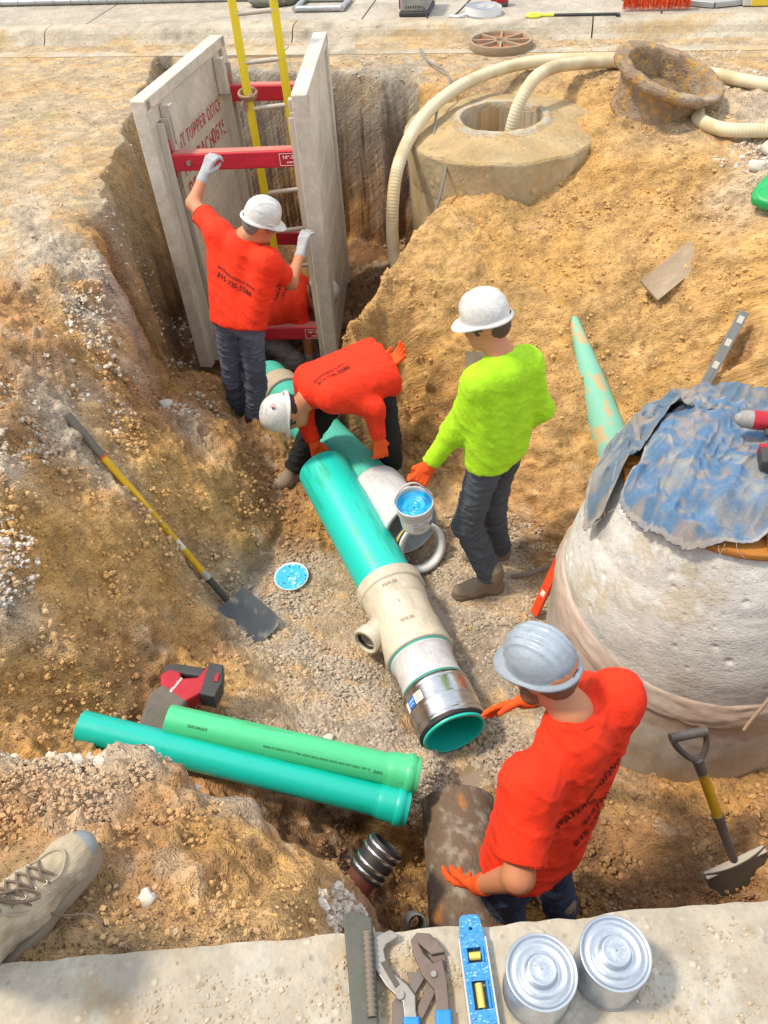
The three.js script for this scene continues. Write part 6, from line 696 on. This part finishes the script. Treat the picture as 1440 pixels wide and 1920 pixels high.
// S: joints and clothes of one person
function person(label, S, group) {
  const base = S.base, T = thing('person', label, 'person', base, group), loc = g => { g.translate(-base[0], -base[1], -base[2]); return g; };
  const J = S.j, B = S.r || 1; const has = k => J[k];
  // continuous body under the clothes
  const neckTop = add3(J.head, J.headUp, -0.10), body = [];
  const sk = 0.86;
  body.push([J.hipL, J.shL, 0.068, 0.085 * sk], [J.hipR, J.shR, 0.068, 0.085 * sk], [mid3(J.hipL, J.hipR), mid3(J.shL, J.shR), 0.07, 0.10 * sk], [J.shL, J.shR, 0.062 * sk, 0.062 * sk], [mid3(J.shL, J.shR), J.neck, 0.065, 0.056], [J.neck, add3(J.head, J.headUp, -0.05), 0.056, 0.056]);
  for (const s of ['L', 'R']) { body.push([J['sh' + s], J['el' + s], 0.05, 0.042], [J['el' + s], J['wr' + s], 0.043, 0.029]); if (J['kn' + s]) body.push([J['hip' + s], J['kn' + s], 0.068, 0.055], [J['kn' + s], J['an' + s], 0.056, 0.042]); }
  const hd = J.head, hu = nrm(J.headUp), hf = nrm(J.headFwd), hr = crs(hu, hf), HS = 0.9, hp = (x, y, z) => add3(add3(add3(hd, hr, x * HS), hu, y * HS), hf, z * HS); const nb0 = body.length;
  body.push([hp(0, 0.035, -0.035), hp(0, 0.03, 0.03), 0.088, 0.082], [hp(0, -0.02, 0.0), hp(0, -0.06, 0.045), 0.07, 0.052], [hp(0, -0.085, 0.055), hp(0, -0.095, 0.07), 0.034, 0.026], [hp(0, 0.0, 0.095), hp(0, -0.028, 0.112), 0.012, 0.0165], [hp(-0.03, -0.085, 0.02), hp(-0.02, -0.09, 0.06), 0.032, 0.026], [hp(0.03, -0.085, 0.02), hp(0.02, -0.09, 0.06), 0.032, 0.026], [hp(0.076, -0.005, -0.008), hp(0.084, 0.02, -0.016), 0.014, 0.019], [hp(-0.076, -0.005, -0.008), hp(-0.084, 0.02, -0.016), 0.014, 0.019], [hp(-0.022, -0.062, 0.088), hp(0.022, -0.062, 0.088), 0.011, 0.011]);
  for (let i = nb0; i < body.length; i++) { body[i][2] *= HS; body[i][3] *= HS; } const bodyF = field(body, 0.028); part('body', loc(nets(bodyF, boundsOf(body, 0.02), 0.0085)), S.skin || skinM, T);
  // eyes and brows
  for (const s of [-1, 1]) { const e = new THREE.SphereGeometry(0.011, 12, 10); e.translate(...hp(s * 0.031, 0.006, 0.083)); part('eye', loc(e), M({ color: lin(0.08, 0.05, 0.03), roughness: 0.2 }), T); }
  // hair: skull cap cut by a plane
  if (S.hair) { const hb = [[hp(0, 0.02, -0.035), hp(0, 0.015, 0.02), 0.078, 0.074], [hp(0, -0.03, -0.045), hp(0, 0.0, -0.035), 0.058, 0.072], ...(0 ? [[hp(-0.045, -0.075, 0.03), hp(0, -0.095, 0.068), 0.036, 0.034], [hp(0.045, -0.075, 0.03), hp(0, -0.095, 0.068), 0.036, 0.034], [hp(0.068, -0.02, 0.012), hp(0.055, -0.07, 0.03), 0.018, 0.028], [hp(-0.068, -0.02, 0.012), hp(-0.055, -0.07, 0.03), 0.018, 0.028]] : [])]; const ff = field(hb, 0.02); const cut = p => { const q = sub3(p, hd), y = q[0] * hu[0] + q[1] * hu[1] + q[2] * hu[2], z = q[0] * hf[0] + q[1] * hf[1] + q[2] * hf[2]; return Math.max(ff(p) + 0.004 * n3(p[0] * 90, p[1] * 90, p[2] * 90), Math.max(-(y + 0.08) + z * 0.9, z - 0.05, y - 0.022)); }; part('hair', loc(nets(cut, boundsOf(hb, 0.02), 0.005)), M({ color: lin(...S.hair), roughness: 0.95 }), T); }
  if (S.beard) { const bb = [[hp(-0.045, -0.075, 0.03), hp(0, -0.098, 0.07), 0.034, 0.032], [hp(0.045, -0.075, 0.03), hp(0, -0.098, 0.07), 0.034, 0.032], [hp(0.066, -0.01, 0.008), hp(0.055, -0.07, 0.03), 0.018, 0.028], [hp(-0.066, -0.01, 0.008), hp(-0.055, -0.07, 0.03), 0.018, 0.028], [hp(-0.02, -0.045, 0.094), hp(0.02, -0.045, 0.094), 0.01, 0.01]]; const bf = field(bb, 0.02); part('beard', loc(nets(p => bf(p) + 0.004 * n3(p[0] * 110, p[1] * 110, p[2] * 110), boundsOf(bb, 0.02), 0.0045)), M({ color: lin(...S.hair), roughness: 0.95 }), T); }
  if (S.glasses) { const q = []; for (const s of [-1, 1]) q.push(tube([V(...hp(s * 0.078, 0.012, 0.0)), V(...hp(s * 0.074, 0.012, 0.07)), V(...hp(s * 0.05, 0.008, 0.106)), V(...hp(s * 0.012, 0.004, 0.112))], 0.0028, 20, 6)); part('glasses_frame', loc(merge(q)), toolGrey, T); for (const s of [-1, 1]) { const l = new THREE.SphereGeometry(0.032, 18, 12, 0, 6.283, 0, 0.8); l.scale(1, 0.45, 0.75); l.applyMatrix4(new THREE.Matrix4().makeBasis(V(...hr), V(...hf), V(...crs(hr, hf)))); l.translate(...hp(s * 0.036, 0.002, 0.09)); part('glasses_lens', loc(l), new THREE.MeshPhysicalMaterial({ color: 0xffffff, transmission: 1, thickness: 0, roughness: 0.05 }), T); } }
  // shirt
  const k = 1.0, sh = []; const hipW = 0.118 * B, shW = 0.092 * B, hem = S.hem ?? 0.06; const down = nrm(sub3(mid3(J.hipL, J.hipR), mid3(J.shL, J.shR)));
  const hl = add3(J.hipL, down, hem), hr2 = add3(J.hipR, down, hem), cutP = add3(mid3(J.hipL, J.hipR), down, hem + 0.02);
  sh.push([hl, J.shL, hipW, shW, cutP, down], [hr2, J.shR, hipW, shW, cutP, down], [mid3(hl, hr2), mid3(J.shL, J.shR), 0.122 * B, 0.112 * B, cutP, down], [J.shL, J.shR, 0.072 * B, 0.072 * B], [mid3(J.shL, J.shR), add3(J.neck, nrm(sub3(J.neck, mid3(J.shL, J.shR))), -0.035), 0.08, 0.066]);
  for (const s of ['L', 'R']) { const a = J['sh' + s], e = J['el' + s], w = J['wr' + s]; if (S.long) { const dw = nrm(sub3(w, e)); sh.push([a, e, 0.073, 0.056], [e, w, 0.056, 0.043, add3(w, dw, -0.015), dw]); } else { const d = nrm(sub3(e, a)), c = add3(a, sub3(e, a), S.sleeve ?? 0.72); sh.push([a, e, 0.074, 0.072, c, d]); } }
  const shirtF0 = field(sh, 0.05), nk = add3(J.neck, nrm(sub3(J.neck, mid3(J.shL, J.shR))), 0.0), ndir = nrm(sub3(J.neck, mid3(J.shL, J.shR)));
  const shirtF = wrinkle(p => { let d = shirtF0(p); return d; }, S.wr ?? 0.0042, S.wdir || [0.3, 1, 0.2], S.seed || 1);
  part('shirt', loc(nets(shirtF, boundsOf(sh, 0.03), S.cell || 0.0085)), S.shirt, T);
  { const t = new THREE.TorusGeometry(0.070, 0.0075, 8, 36); part('collar', loc(place(t, V(...add3(J.neck, ndir, -0.022)), V(...ndir), V(0, 0, 1))), S.shirt, T); if (!S.long) for (const s of ['L', 'R']) { const a = J['sh' + s], e = J['el' + s], d = nrm(sub3(e, a)), c = add3(a, sub3(e, a), S.sleeve ?? 0.72), h = new THREE.TorusGeometry(0.0715, 0.0035, 6, 40); part('sleeve_hem', loc(place(h, V(...add3(c, d, -0.006)), V(...d), V(0, 0, 1))), S.shirt, T); } }
  // trousers
  if (J.knL) { const tr = [[mid3(J.hipL, J.hipR), add3(mid3(J.hipL, J.hipR), down, -0.10), 0.10 * B, 0.075 * B]]; for (const s of ['L', 'R']) { const an = J['an' + s], kn = J['kn' + s], d = nrm(sub3(an, kn)); tr.push([J['hip' + s], kn, 0.092 * B, 0.073], [kn, add3(an, d, 0.03), 0.073, 0.066, add3(an, d, 0.0), d]); } const tf = wrinkle(field(tr, 0.03), 0.008, [0.1, 1.6, 0.1], (S.seed || 1) + 5); const pants = part('trousers', loc(nets(tf, boundsOf(tr, 0.03), 0.009)), S.pants, T);
    if (S.pockets) for (const [c, n2, w, h] of S.pockets) { const g = new THREE.PlaneGeometry(w, h, 8, 8), p = g.attributes.position, n = nrm(n2), x = nrm(crs([0, 1, 0], n)), y = crs(n, x); for (let i = 0; i < p.count; i++) { let q = add3(add3(c, x, p.getX(i)), y, p.getY(i)), t = tf(q); for (let s2 = 0; s2 < 12; s2++) { q = add3(q, n, -t * 0.9); t = tf(q); } q = add3(q, n, 0.004); p.setXYZ(i, ...q); } g.computeVertexNormals(); part('pocket', loc(g), S.pants, pants); } }
  for (const s of ['L', 'R']) if (J['toe' + s]) { const b = boot(J['heel' + s], J['toe' + s]); const bf = field(b.upper, 0.03), fl = p => Math.max(bf(p), b.y + 0.022 - p[1]); const bt = part('boot', loc(nets(fl, boundsOf(b.upper, 0.02), 0.007)), S.boot || bootM, T); const sf = field(b.sole, 0.01), sl = p => Math.max(sf(p), p[1] - b.y - 0.03, b.y - p[1]); part('sole', loc(nets(sl, boundsOf(b.sole, 0.02), 0.007)), soleM, bt); }
  // hands
  for (const s of ['L', 'R']) { const h = S['hand' + s]; if (!h) continue; const w = J['wr' + s], hb = handBones(w, h.dir, h.pn, h.curl, h.thumb, 1.0); const cuffD = nrm(sub3(w, J['el' + s])); if (h.glove) hb.push([add3(w, cuffD, -0.05), add3(w, cuffD, 0.015), 0.036, 0.03]); const f = field(hb, 0.009); part(h.glove ? 'glove' : 'hand', loc(nets(f, boundsOf(hb, 0.012), 0.0034)), h.glove || S.skin || skinM, T); }
  if (S.hat) hardHat(T, hp(0, 0.045, 0.0), hu, hf, S.hat.mat, base, S.hat);
  // lettering printed on the shirt: a sheet pressed onto the cloth
  for (const L of S.print || []) { const n = nrm(L.n), x = nrm(sub3(L.x, n.map(v => v * (L.x[0] * n[0] + L.x[1] * n[1] + L.x[2] * n[2])))), y = crs(n, x); let last = null; const g = new THREE.PlaneGeometry(L.w, L.h, 60, 24), p = g.attributes.position; for (let i = 0; i < p.count; i++) { let q = add3(add3(add3(L.c, x, p.getX(i)), y, p.getY(i)), n, 0.25), t, hit = false; for (let s2 = 0; s2 < 60; s2++) { t = shirtF(q); if (t < 0.0006) { hit = true; break; } q = add3(q, n, -Math.min(t * 0.8, 0.03)); } if (hit) last = q; else q = last || add3(L.c, n, 0.01); q = add3(q, n, 0.0028); p.setXYZ(i, ...q); } g.computeVertexNormals(); part('shirt_lettering', loc(g), inkMat(1024, Math.round(1024 * L.h / L.w), (c, w, h) => { c.clearRect(0, 0, w, h); c.fillStyle = 'rgba(22,14,12,0.92)'; c.textAlign = 'center'; for (const [t, fy, fs, wt] of L.lines) { c.font = `${wt || 'bold'} ${Math.round(fs * h)}px sans-serif`; c.fillText(t, w / 2, fy * h, w * 0.98); } }), T, L.label); }
  return T;
}
const hatWhite = new THREE.MeshPhysicalMaterial({ color: lin(0.76, 0.76, 0.74), roughness: 0.4, clearcoat: 0.3, map: rep(metalTex.map, 2, 1) }), hatGrey = new THREE.MeshPhysicalMaterial({ color: lin(0.36, 0.43, 0.52), roughness: 0.35, clearcoat: 0.4, map: rep(clothTex.map, 1, 1) });
const PHONE = [['WATERPROOFING & SEPTIC', 0.34, 0.26, 'bold'], ['815-735-5586', 0.86, 0.46, 'bold']];
// lime shirt, holding the bucket
person('person in lime long-sleeve shirt and white hard hat holding the lubricant bucket', { base: [0.55, 0, -2.9], seed: 3, long: true, shirt: hiLime, pants: jeansM([0.10, 0.12, 0.15]), hem: 0.0, r: 0.88, hair: [0.10, 0.06, 0.04], glasses: true, wdir: [0.8, 0.8, 0.1],
  j: { hipL: [0.505, 0.965, -2.81], hipR: [0.635, 0.965, -2.95], shL: [0.475, 1.405, -2.85], shR: [0.70, 1.375, -3.00], neck: [0.572, 1.485, -2.955], head: [0.518, 1.615, -3.00], headUp: nrm([-0.25, 1, -0.08]), headFwd: nrm([-0.85, -0.38, -0.28]), elL: [0.362, 1.125, -2.875], wrL: [0.235, 0.945, -2.845], elR: [0.80, 1.10, -3.02], wrR: [0.70, 0.90, -3.10], knL: [0.43, 0.50, -2.86], knR: [0.575, 0.50, -2.98], anL: [0.56, 0.12, -2.81], anR: [0.64, 0.12, -3.02], heelL: [0.625, 0.0, -2.80], toeL: [0.345, 0.0, -2.79], heelR: [0.70, 0.0, -3.02], toeR: [0.43, 0.0, -3.05] },
  handL: { dir: [-0.55, -0.72, 0.25], pn: [0.1, -0.3, -0.9], curl: 1.0, thumb: 1, glove: gloveOrange }, handR: { dir: [-0.6, -0.7, 0], pn: [0, 0, 1], curl: 0.5, thumb: -1, glove: gloveOrange },
  hat: { mat: hatWhite, flag: -1.9, s: 0.86, clip: 1 }, pockets: [[[0.68, 0.86, -2.85], [0.6, 0, 0.8], 0.13, 0.14]] });
// bending over the pipe
person('person in orange shirt and white hard hat bending over the pipe joint', { base: [-0.25, 0, -3.83], seed: 7, long: true, shirt: hiOrange, pants: jeansM([0.018, 0.018, 0.02]), hem: 0.05, hair: [0.05, 0.035, 0.03], wdir: [0.2, 0.3, 1],
  j: { hipL: [0.03, 0.80, -3.78], hipR: [-0.02, 0.82, -3.98], shL: [-0.235, 0.85, -3.60], shR: [-0.37, 0.80, -3.84], neck: [-0.385, 0.785, -3.69], head: [-0.50, 0.70, -3.68], headUp: nrm([-0.93, 0.22, 0.28]), headFwd: nrm([-0.25, -0.95, 0.2]), elL: [-0.01, 0.735, -3.60], wrL: [0.005, 0.535, -3.56], elR: [-0.44, 0.58, -3.80], wrR: [-0.39, 0.42, -3.72], knL: [0.06, 0.42, -3.70], knR: [-0.38, 0.46, -3.86], anL: [0.08, 0.12, -3.80], anR: [-0.55, 0.12, -3.86], heelL: [0.10, 0.0, -3.87], toeL: [0.10, 0, -3.59], heelR: [-0.50, 0.0, -3.90], toeR: [-0.70, 0.0, -3.76] },
  handL: { dir: [0.05, -1, 0.1], pn: [-0.3, 0, -0.9], curl: 0.55, thumb: -1, glove: gloveOrange }, handR: { dir: [0.2, -1, 0.3], pn: [0.5, 0, 0.8], curl: 0.4, thumb: 1, glove: gloveOrange },
  hat: { mat: hatWhite, flag: 2.4, flagRoll: 0.4, name: [2.1, 0.95], s: 0.93, clip: 1 },
  print: [{ c: [-0.22, 0.9, -3.70], n: [-0.25, 1, 0.25], x: [0.75, 0.1, -0.6], w: 0.22, h: 0.09, lines: PHONE, label: 'black phone number lettering' }] });
{ // glove stuffed in that worker's back pocket
  const hb = handBones([0.075, 0.86, -3.83], [0.8, 0.55, -0.1], [0, 1, 0.3], 0.35, 1); const g = nets(field(hb, 0.009), boundsOf(hb, 0.012), 0.0038); g.translate(-0.075, -0.86, 3.83); solo('spare_glove', 'orange and black glove tucked in the bending worker back pocket', 'glove', g, gloveOrange, [0.075, 0.86, -3.83]);
}
// holding the box
person('person in orange t-shirt gripping the spreader bar of the trench box', { base: [-0.92, -0.1, -4.6], seed: 11, sleeve: 0.62, shirt: hiOrange, pants: jeansM([0.14, 0.165, 0.24]), hem: 0.0, r: 0.87, hair: [0.20, 0.18, 0.165], glasses: true, wdir: [0.5, 0.9, 0.3],
  j: { hipL: [-0.89, 0.90, -4.43], hipR: [-0.735, 0.885, -4.36], shL: [-0.865, 1.345, -4.66], shR: [-0.575, 1.255, -4.43], neck: [-0.685, 1.375, -4.54], head: [-0.59, 1.455, -4.53], headUp: nrm([0.45, 0.9, 0.05]), headFwd: nrm([0.72, -0.55, -0.35]), elL: [-1.035, 1.43, -4.94], wrL: [-0.945, 1.565, -5.06], elR: [-0.475, 0.985, -4.66], wrR: [-0.405, 1.055, -4.94], knL: [-0.955, 0.36, -4.55], knR: [-0.80, 0.36, -4.47], anL: [-1.0, 0.02, -4.66], anR: [-0.865, 0.02, -4.50], heelL: [-1.02, -0.1, -4.60], toeL: [-0.96, -0.1, -4.87], heelR: [-0.89, -0.1, -4.44], toeR: [-0.80, -0.1, -4.70] },
  handL: { dir: [0.5, 0.75, -0.25], pn: [0.35, -0.75, -0.5], curl: 0.95, thumb: 1, glove: gloveGrey }, handR: { dir: [0.28, 0.75, -0.6], pn: [0.6, -0.1, -0.75], curl: 0.55, thumb: -1, glove: gloveGrey },
  hat: { mat: hatWhite, name: [-2.2, 0.5], s: 0.88, clip: 1 }, boot: M({ color: lin(0.12, 0.08, 0.06), roughness: 0.9 }), pockets: [[[-0.83, 0.72, -4.28], [0.1, 0, 1], 0.12, 0.13], [[-0.72, 0.42, -4.3], [0.5, 0, 0.8], 0.12, 0.15]],
  print: [{ c: [-0.78, 1.16, -4.42], n: [-0.12, 0.18, 1], x: [0.95, -0.42, 0.1], w: 0.27, h: 0.085, lines: PHONE, label: 'black phone number lettering' }] });
// crouched inside the box
person('person in orange shirt crouched inside the trench box behind the low spreader', { base: [-0.72, -0.32, -5.5], seed: 15, sleeve: 0.8, shirt: hiOrange, pants: jeansM([0.26, 0.26, 0.27]), hem: 0.05, hair: [0.1, 0.08, 0.06], wdir: [1, 0.3, 0.2],
  j: { hipL: [-0.90, 0.24, -5.42], hipR: [-0.90, 0.24, -5.62], shL: [-0.55, 0.42, -5.38], shR: [-0.53, 0.40, -5.68], neck: [-0.465, 0.42, -5.52], head: [-0.37, 0.40, -5.52], headUp: nrm([0.85, 0.5, 0]), headFwd: nrm([0.5, -0.85, 0]), elL: [-0.48, 0.15, -5.33], wrL: [-0.50, -0.08, -5.40], elR: [-0.46, 0.14, -5.72], wrR: [-0.48, -0.08, -5.62], knL: [-0.62, -0.06, -5.36], knR: [-0.62, -0.06, -5.68], anL: [-0.92, -0.2, -5.38], anR: [-0.92, -0.2, -5.66], heelL: [-0.98, -0.32, -5.38], toeL: [-0.72, -0.32, -5.36], heelR: [-0.98, -0.32, -5.66], toeR: [-0.72, -0.32, -5.68] },
  handL: { dir: [0, -1, 0], pn: [0, 0, -1], curl: 0.6, thumb: 1, glove: gloveGrey }, handR: { dir: [0, -1, 0], pn: [0, 0, 1], curl: 0.6, thumb: -1, glove: gloveGrey }, hat: { mat: hatWhite, s: 0.9 },
  print: [{ c: [-0.66, 0.5, -5.50], n: [-0.3, 1, 0.55], x: [0.15, 0.3, -1], w: 0.24, h: 0.19, lines: [['WATERPROOFING', 0.22, 0.2], ['SEPTIC & SEWER', 0.55, 0.2], ['815-735-5586', 0.9, 0.19]], label: 'black company lettering' }] });
// grey hard hat, in front
person('person in grey hard hat and orange shirt reaching for the coupling', { base: [0.48, 0.08, -1.05], seed: 21, sleeve: 0.82, shirt: hiOrange, pants: jeansM([0.045, 0.07, 0.16]), hem: 0.0, r: 0.9, hair: [0.19, 0.085, 0.045], beard: true, cell: 0.007, wr: 0.005, wdir: [0.5, 0.6, -0.4],
  j: { hipL: [0.305, 0.88, -0.94], hipR: [0.46, 0.90, -1.04], shL: [0.36, 1.285, -1.045], shR: [0.665, 1.335, -1.275], neck: [0.505, 1.405, -1.205], head: [0.425, 1.525, -1.275], headUp: nrm([-0.22, 0.95, -0.16]), headFwd: nrm([-0.72, -0.34, -0.6]), elL: [0.300, 1.13, -0.845], wrL: [0.205, 0.845, -0.93], elR: [0.60, 1.06, -1.48], wrR: [0.475, 0.86, -1.575], knL: [0.31, 0.5, -1.0], knR: [0.50, 0.5, -1.12], anL: [0.34, 0.2, -0.9], anR: [0.56, 0.2, -1.05], heelL: [0.40, 0.08, -0.86], toeL: [0.30, 0.08, -1.10], heelR: [0.58, 0.08, -1.0], toeR: [0.48, 0.08, -1.25] },
  handL: { dir: [-0.45, -0.75, -0.35], pn: [-0.2, -0.4, -0.8], curl: 0.45, thumb: 1, glove: gloveOrange }, handR: { dir: [-0.85, -0.5, -0.12], pn: [-0.2, -0.5, 0.75], curl: 0.22, thumb: -1, glove: gloveOrange },
  hat: { mat: hatGrey, ridges: true, logo: -2.0, clip: 1, s: 0.84 },
  print: [{ c: [0.60, 1.14, -1.0], n: [0.62, 0.25, 0.75], x: [0.75, 0.15, -0.65], w: 0.30, h: 0.20, lines: [['WATERPROOFING', 0.24, 0.2], ['&', 0.46, 0.18], ['SEPTIC', 0.72, 0.2], ['815-735-5586', 0.97, 0.19]], label: 'black company lettering' }] });
{ // bystander's boot on the near bank
  const heel = [-0.845, 1.888, -0.455], toe = [-0.645, 1.872, -0.715], T = thing('person', 'person in worn tan moc-toe work boot standing on the near bank', 'person', [-0.8, 1.88, -0.5]), loc = g => { g.translate(0.8, -1.88, 0.5); return g; };
  const d = nrm(sub3(toe, heel)), up = [0, 1, 0], P = (f, l, y) => add3(add3(add3(heel, d, f), nrm(crs(up, d)), l), up, y);
  const upper = [[P(0.05, 0, 0.06), P(0.16, 0, 0.062), 0.043, 0.047], [P(0.16, 0.0, 0.056), P(0.26, 0.006, 0.045), 0.047, 0.042], [P(0.26, 0.004, 0.043), P(0.285, 0.006, 0.040), 0.043, 0.036], [P(0.055, 0, 0.08), P(0.065, 0, 0.20), 0.043, 0.05], [P(0.09, 0, 0.13), P(0.18, 0, 0.075), 0.04, 0.036]], uf = field(upper, 0.03), uf2 = p => { const seam = uf(p) + 0.0018 * n3(p[0] * 60, p[1] * 60, p[2] * 60) + 0.003 * n3(p[0] * 24, p[1] * 24, p[2] * 24); return Math.max(seam, heel[1] + 0.022 - p[1]); };
  const bootG = nets(uf2, boundsOf(upper, 0.02), 0.0035);
  const b = part('boot', loc(tint(bootG, (x, y, z) => { const m = fbm(x * 14, y * 14, z * 14, 4), h = fbm(x * 50, y * 50, z * 50, 2); return mix3(mix3([0.44, 0.37, 0.26], [0.31, 0.25, 0.17], sstep(-0.1, 0.6, m)), [0.50, 0.44, 0.35], 0.5 * sstep(0.0, 0.8, h)); })), M({ vertexColors: true, roughness: 0.9, bumpMap: rep(clothTex.bump, 8, 8), bumpScale: 0.002 }), T);
  const cap = [[P(0.255, 0.004, 0.047), P(0.288, 0.006, 0.042), 0.0435, 0.0375]], cf = field(cap, 0.01); part('steel_toe', loc(nets(p => Math.max(cf(p), heel[1] + 0.03 - p[1], (P(0.262, 0, 0)[0] - p[0]) * d[0] + (P(0.262, 0, 0)[2] - p[2]) * d[2] + 0.006 * n3(p[0] * 40, p[1] * 40, 1)), boundsOf(cap, 0.02), 0.0035)), M({ color: lin(0.30, 0.34, 0.37), roughness: 0.55, map: metalTex.map }), b, 'bared grey safety toe cap');
  const sole = [[P(0.045, 0, 0.01), P(0.14, 0.0, 0.01), 0.053, 0.051], [P(0.14, 0, 0.01), P(0.265, 0.006, 0.01), 0.053, 0.058]], sf = field(sole, 0.02); part('sole', loc(nets(p => Math.max(sf(p), p[1] - heel[1] - 0.026, heel[1] - p[1]), boundsOf(sole, 0.02), 0.0035)), M({ color: lin(0.24, 0.19, 0.14), roughness: 0.95 }), b);
  const on = (f, l, lift = 0.002) => { let y = 0.26, q = P(f, l, y); for (let k = 0; k < 60; k++) { const t = uf2(q); if (t < 0.0008) break; y -= Math.min(t * 0.7, 0.02); q = P(f, l, y); } return V(...P(f, l, y + lift)); };
  const lace = M({ color: lin(0.17, 0.125, 0.09), roughness: 1 }), seamM = M({ color: lin(0.36, 0.31, 0.23), roughness: 0.95 });
  for (let i = 0; i < 5; i++) { const f = 0.125 + i * 0.02; for (const s of [-1, 1]) part('lace', loc(tube([on(f, -0.024 * s), on(f + 0.005, -0.012 * s, 0.004), on(f + 0.010, 0, 0.005), on(f + 0.015, 0.012 * s, 0.004), on(f + 0.020, 0.024 * s)], 0.0026, 16, 6)), lace, b); for (const s of [-1, 1]) { const e = new THREE.TorusGeometry(0.0042, 0.0014, 6, 12); e.rotateX(Math.PI / 2); const q = on(f, 0.027 * s, 0.001); e.translate(q.x, q.y, q.z); part('eyelet', loc(e), steelBolt, b); } }
  part('lace', loc(tube([on(0.13, 0.0, 0.006), on(0.15, -0.03, 0.012), on(0.185, -0.042, 0.010), on(0.175, -0.02, 0.008), on(0.135, 0.0, 0.006)], 0.0026, 30, 6)), lace, b); part('lace', loc(tube([on(0.13, 0.0, 0.006), on(0.155, -0.03, 0.008), V(...P(0.185, -0.062, 0.035)), V(...P(0.22, -0.10, 0.008)), V(...P(0.21, -0.15, 0.004))], 0.0026, 30, 6)), lace, b);
  { const pts = []; for (let k = 0; k <= 24; k++) { const a = k / 24 * Math.PI; pts.push(on(0.21 + Math.sin(a) * 0.055, Math.cos(a) * 0.030, 0.001)); } part('moc_seam', loc(tube(pts, 0.0032, 60, 6)), seamM, b); part('seam', loc(tube([on(0.20, -0.040, 0), on(0.15, -0.042, 0), on(0.12, -0.03, 0.0)], 0.002, 24, 6)), seamM, b); part('seam', loc(tube([on(0.20, 0.040, 0), on(0.15, 0.042, 0), on(0.12, 0.03, 0.0)], 0.002, 24, 6)), seamM, b); }
  const leg = [[P(0.06, 0, 0.17), P(0.02, 0.0, 0.55), 0.062, 0.075]], lf = wrinkle(field(leg, 0.01), 0.008, [0, 1, 0], 4), cutB = P(0.06, 0, 0.15); part('trouser_leg', loc(nets(p => Math.max(lf(p), cutB[1] - p[1]), boundsOf(leg, 0.03), 0.007)), jeansM([0.10, 0.10, 0.12]), T);
}
renderer.render(scene, camera);
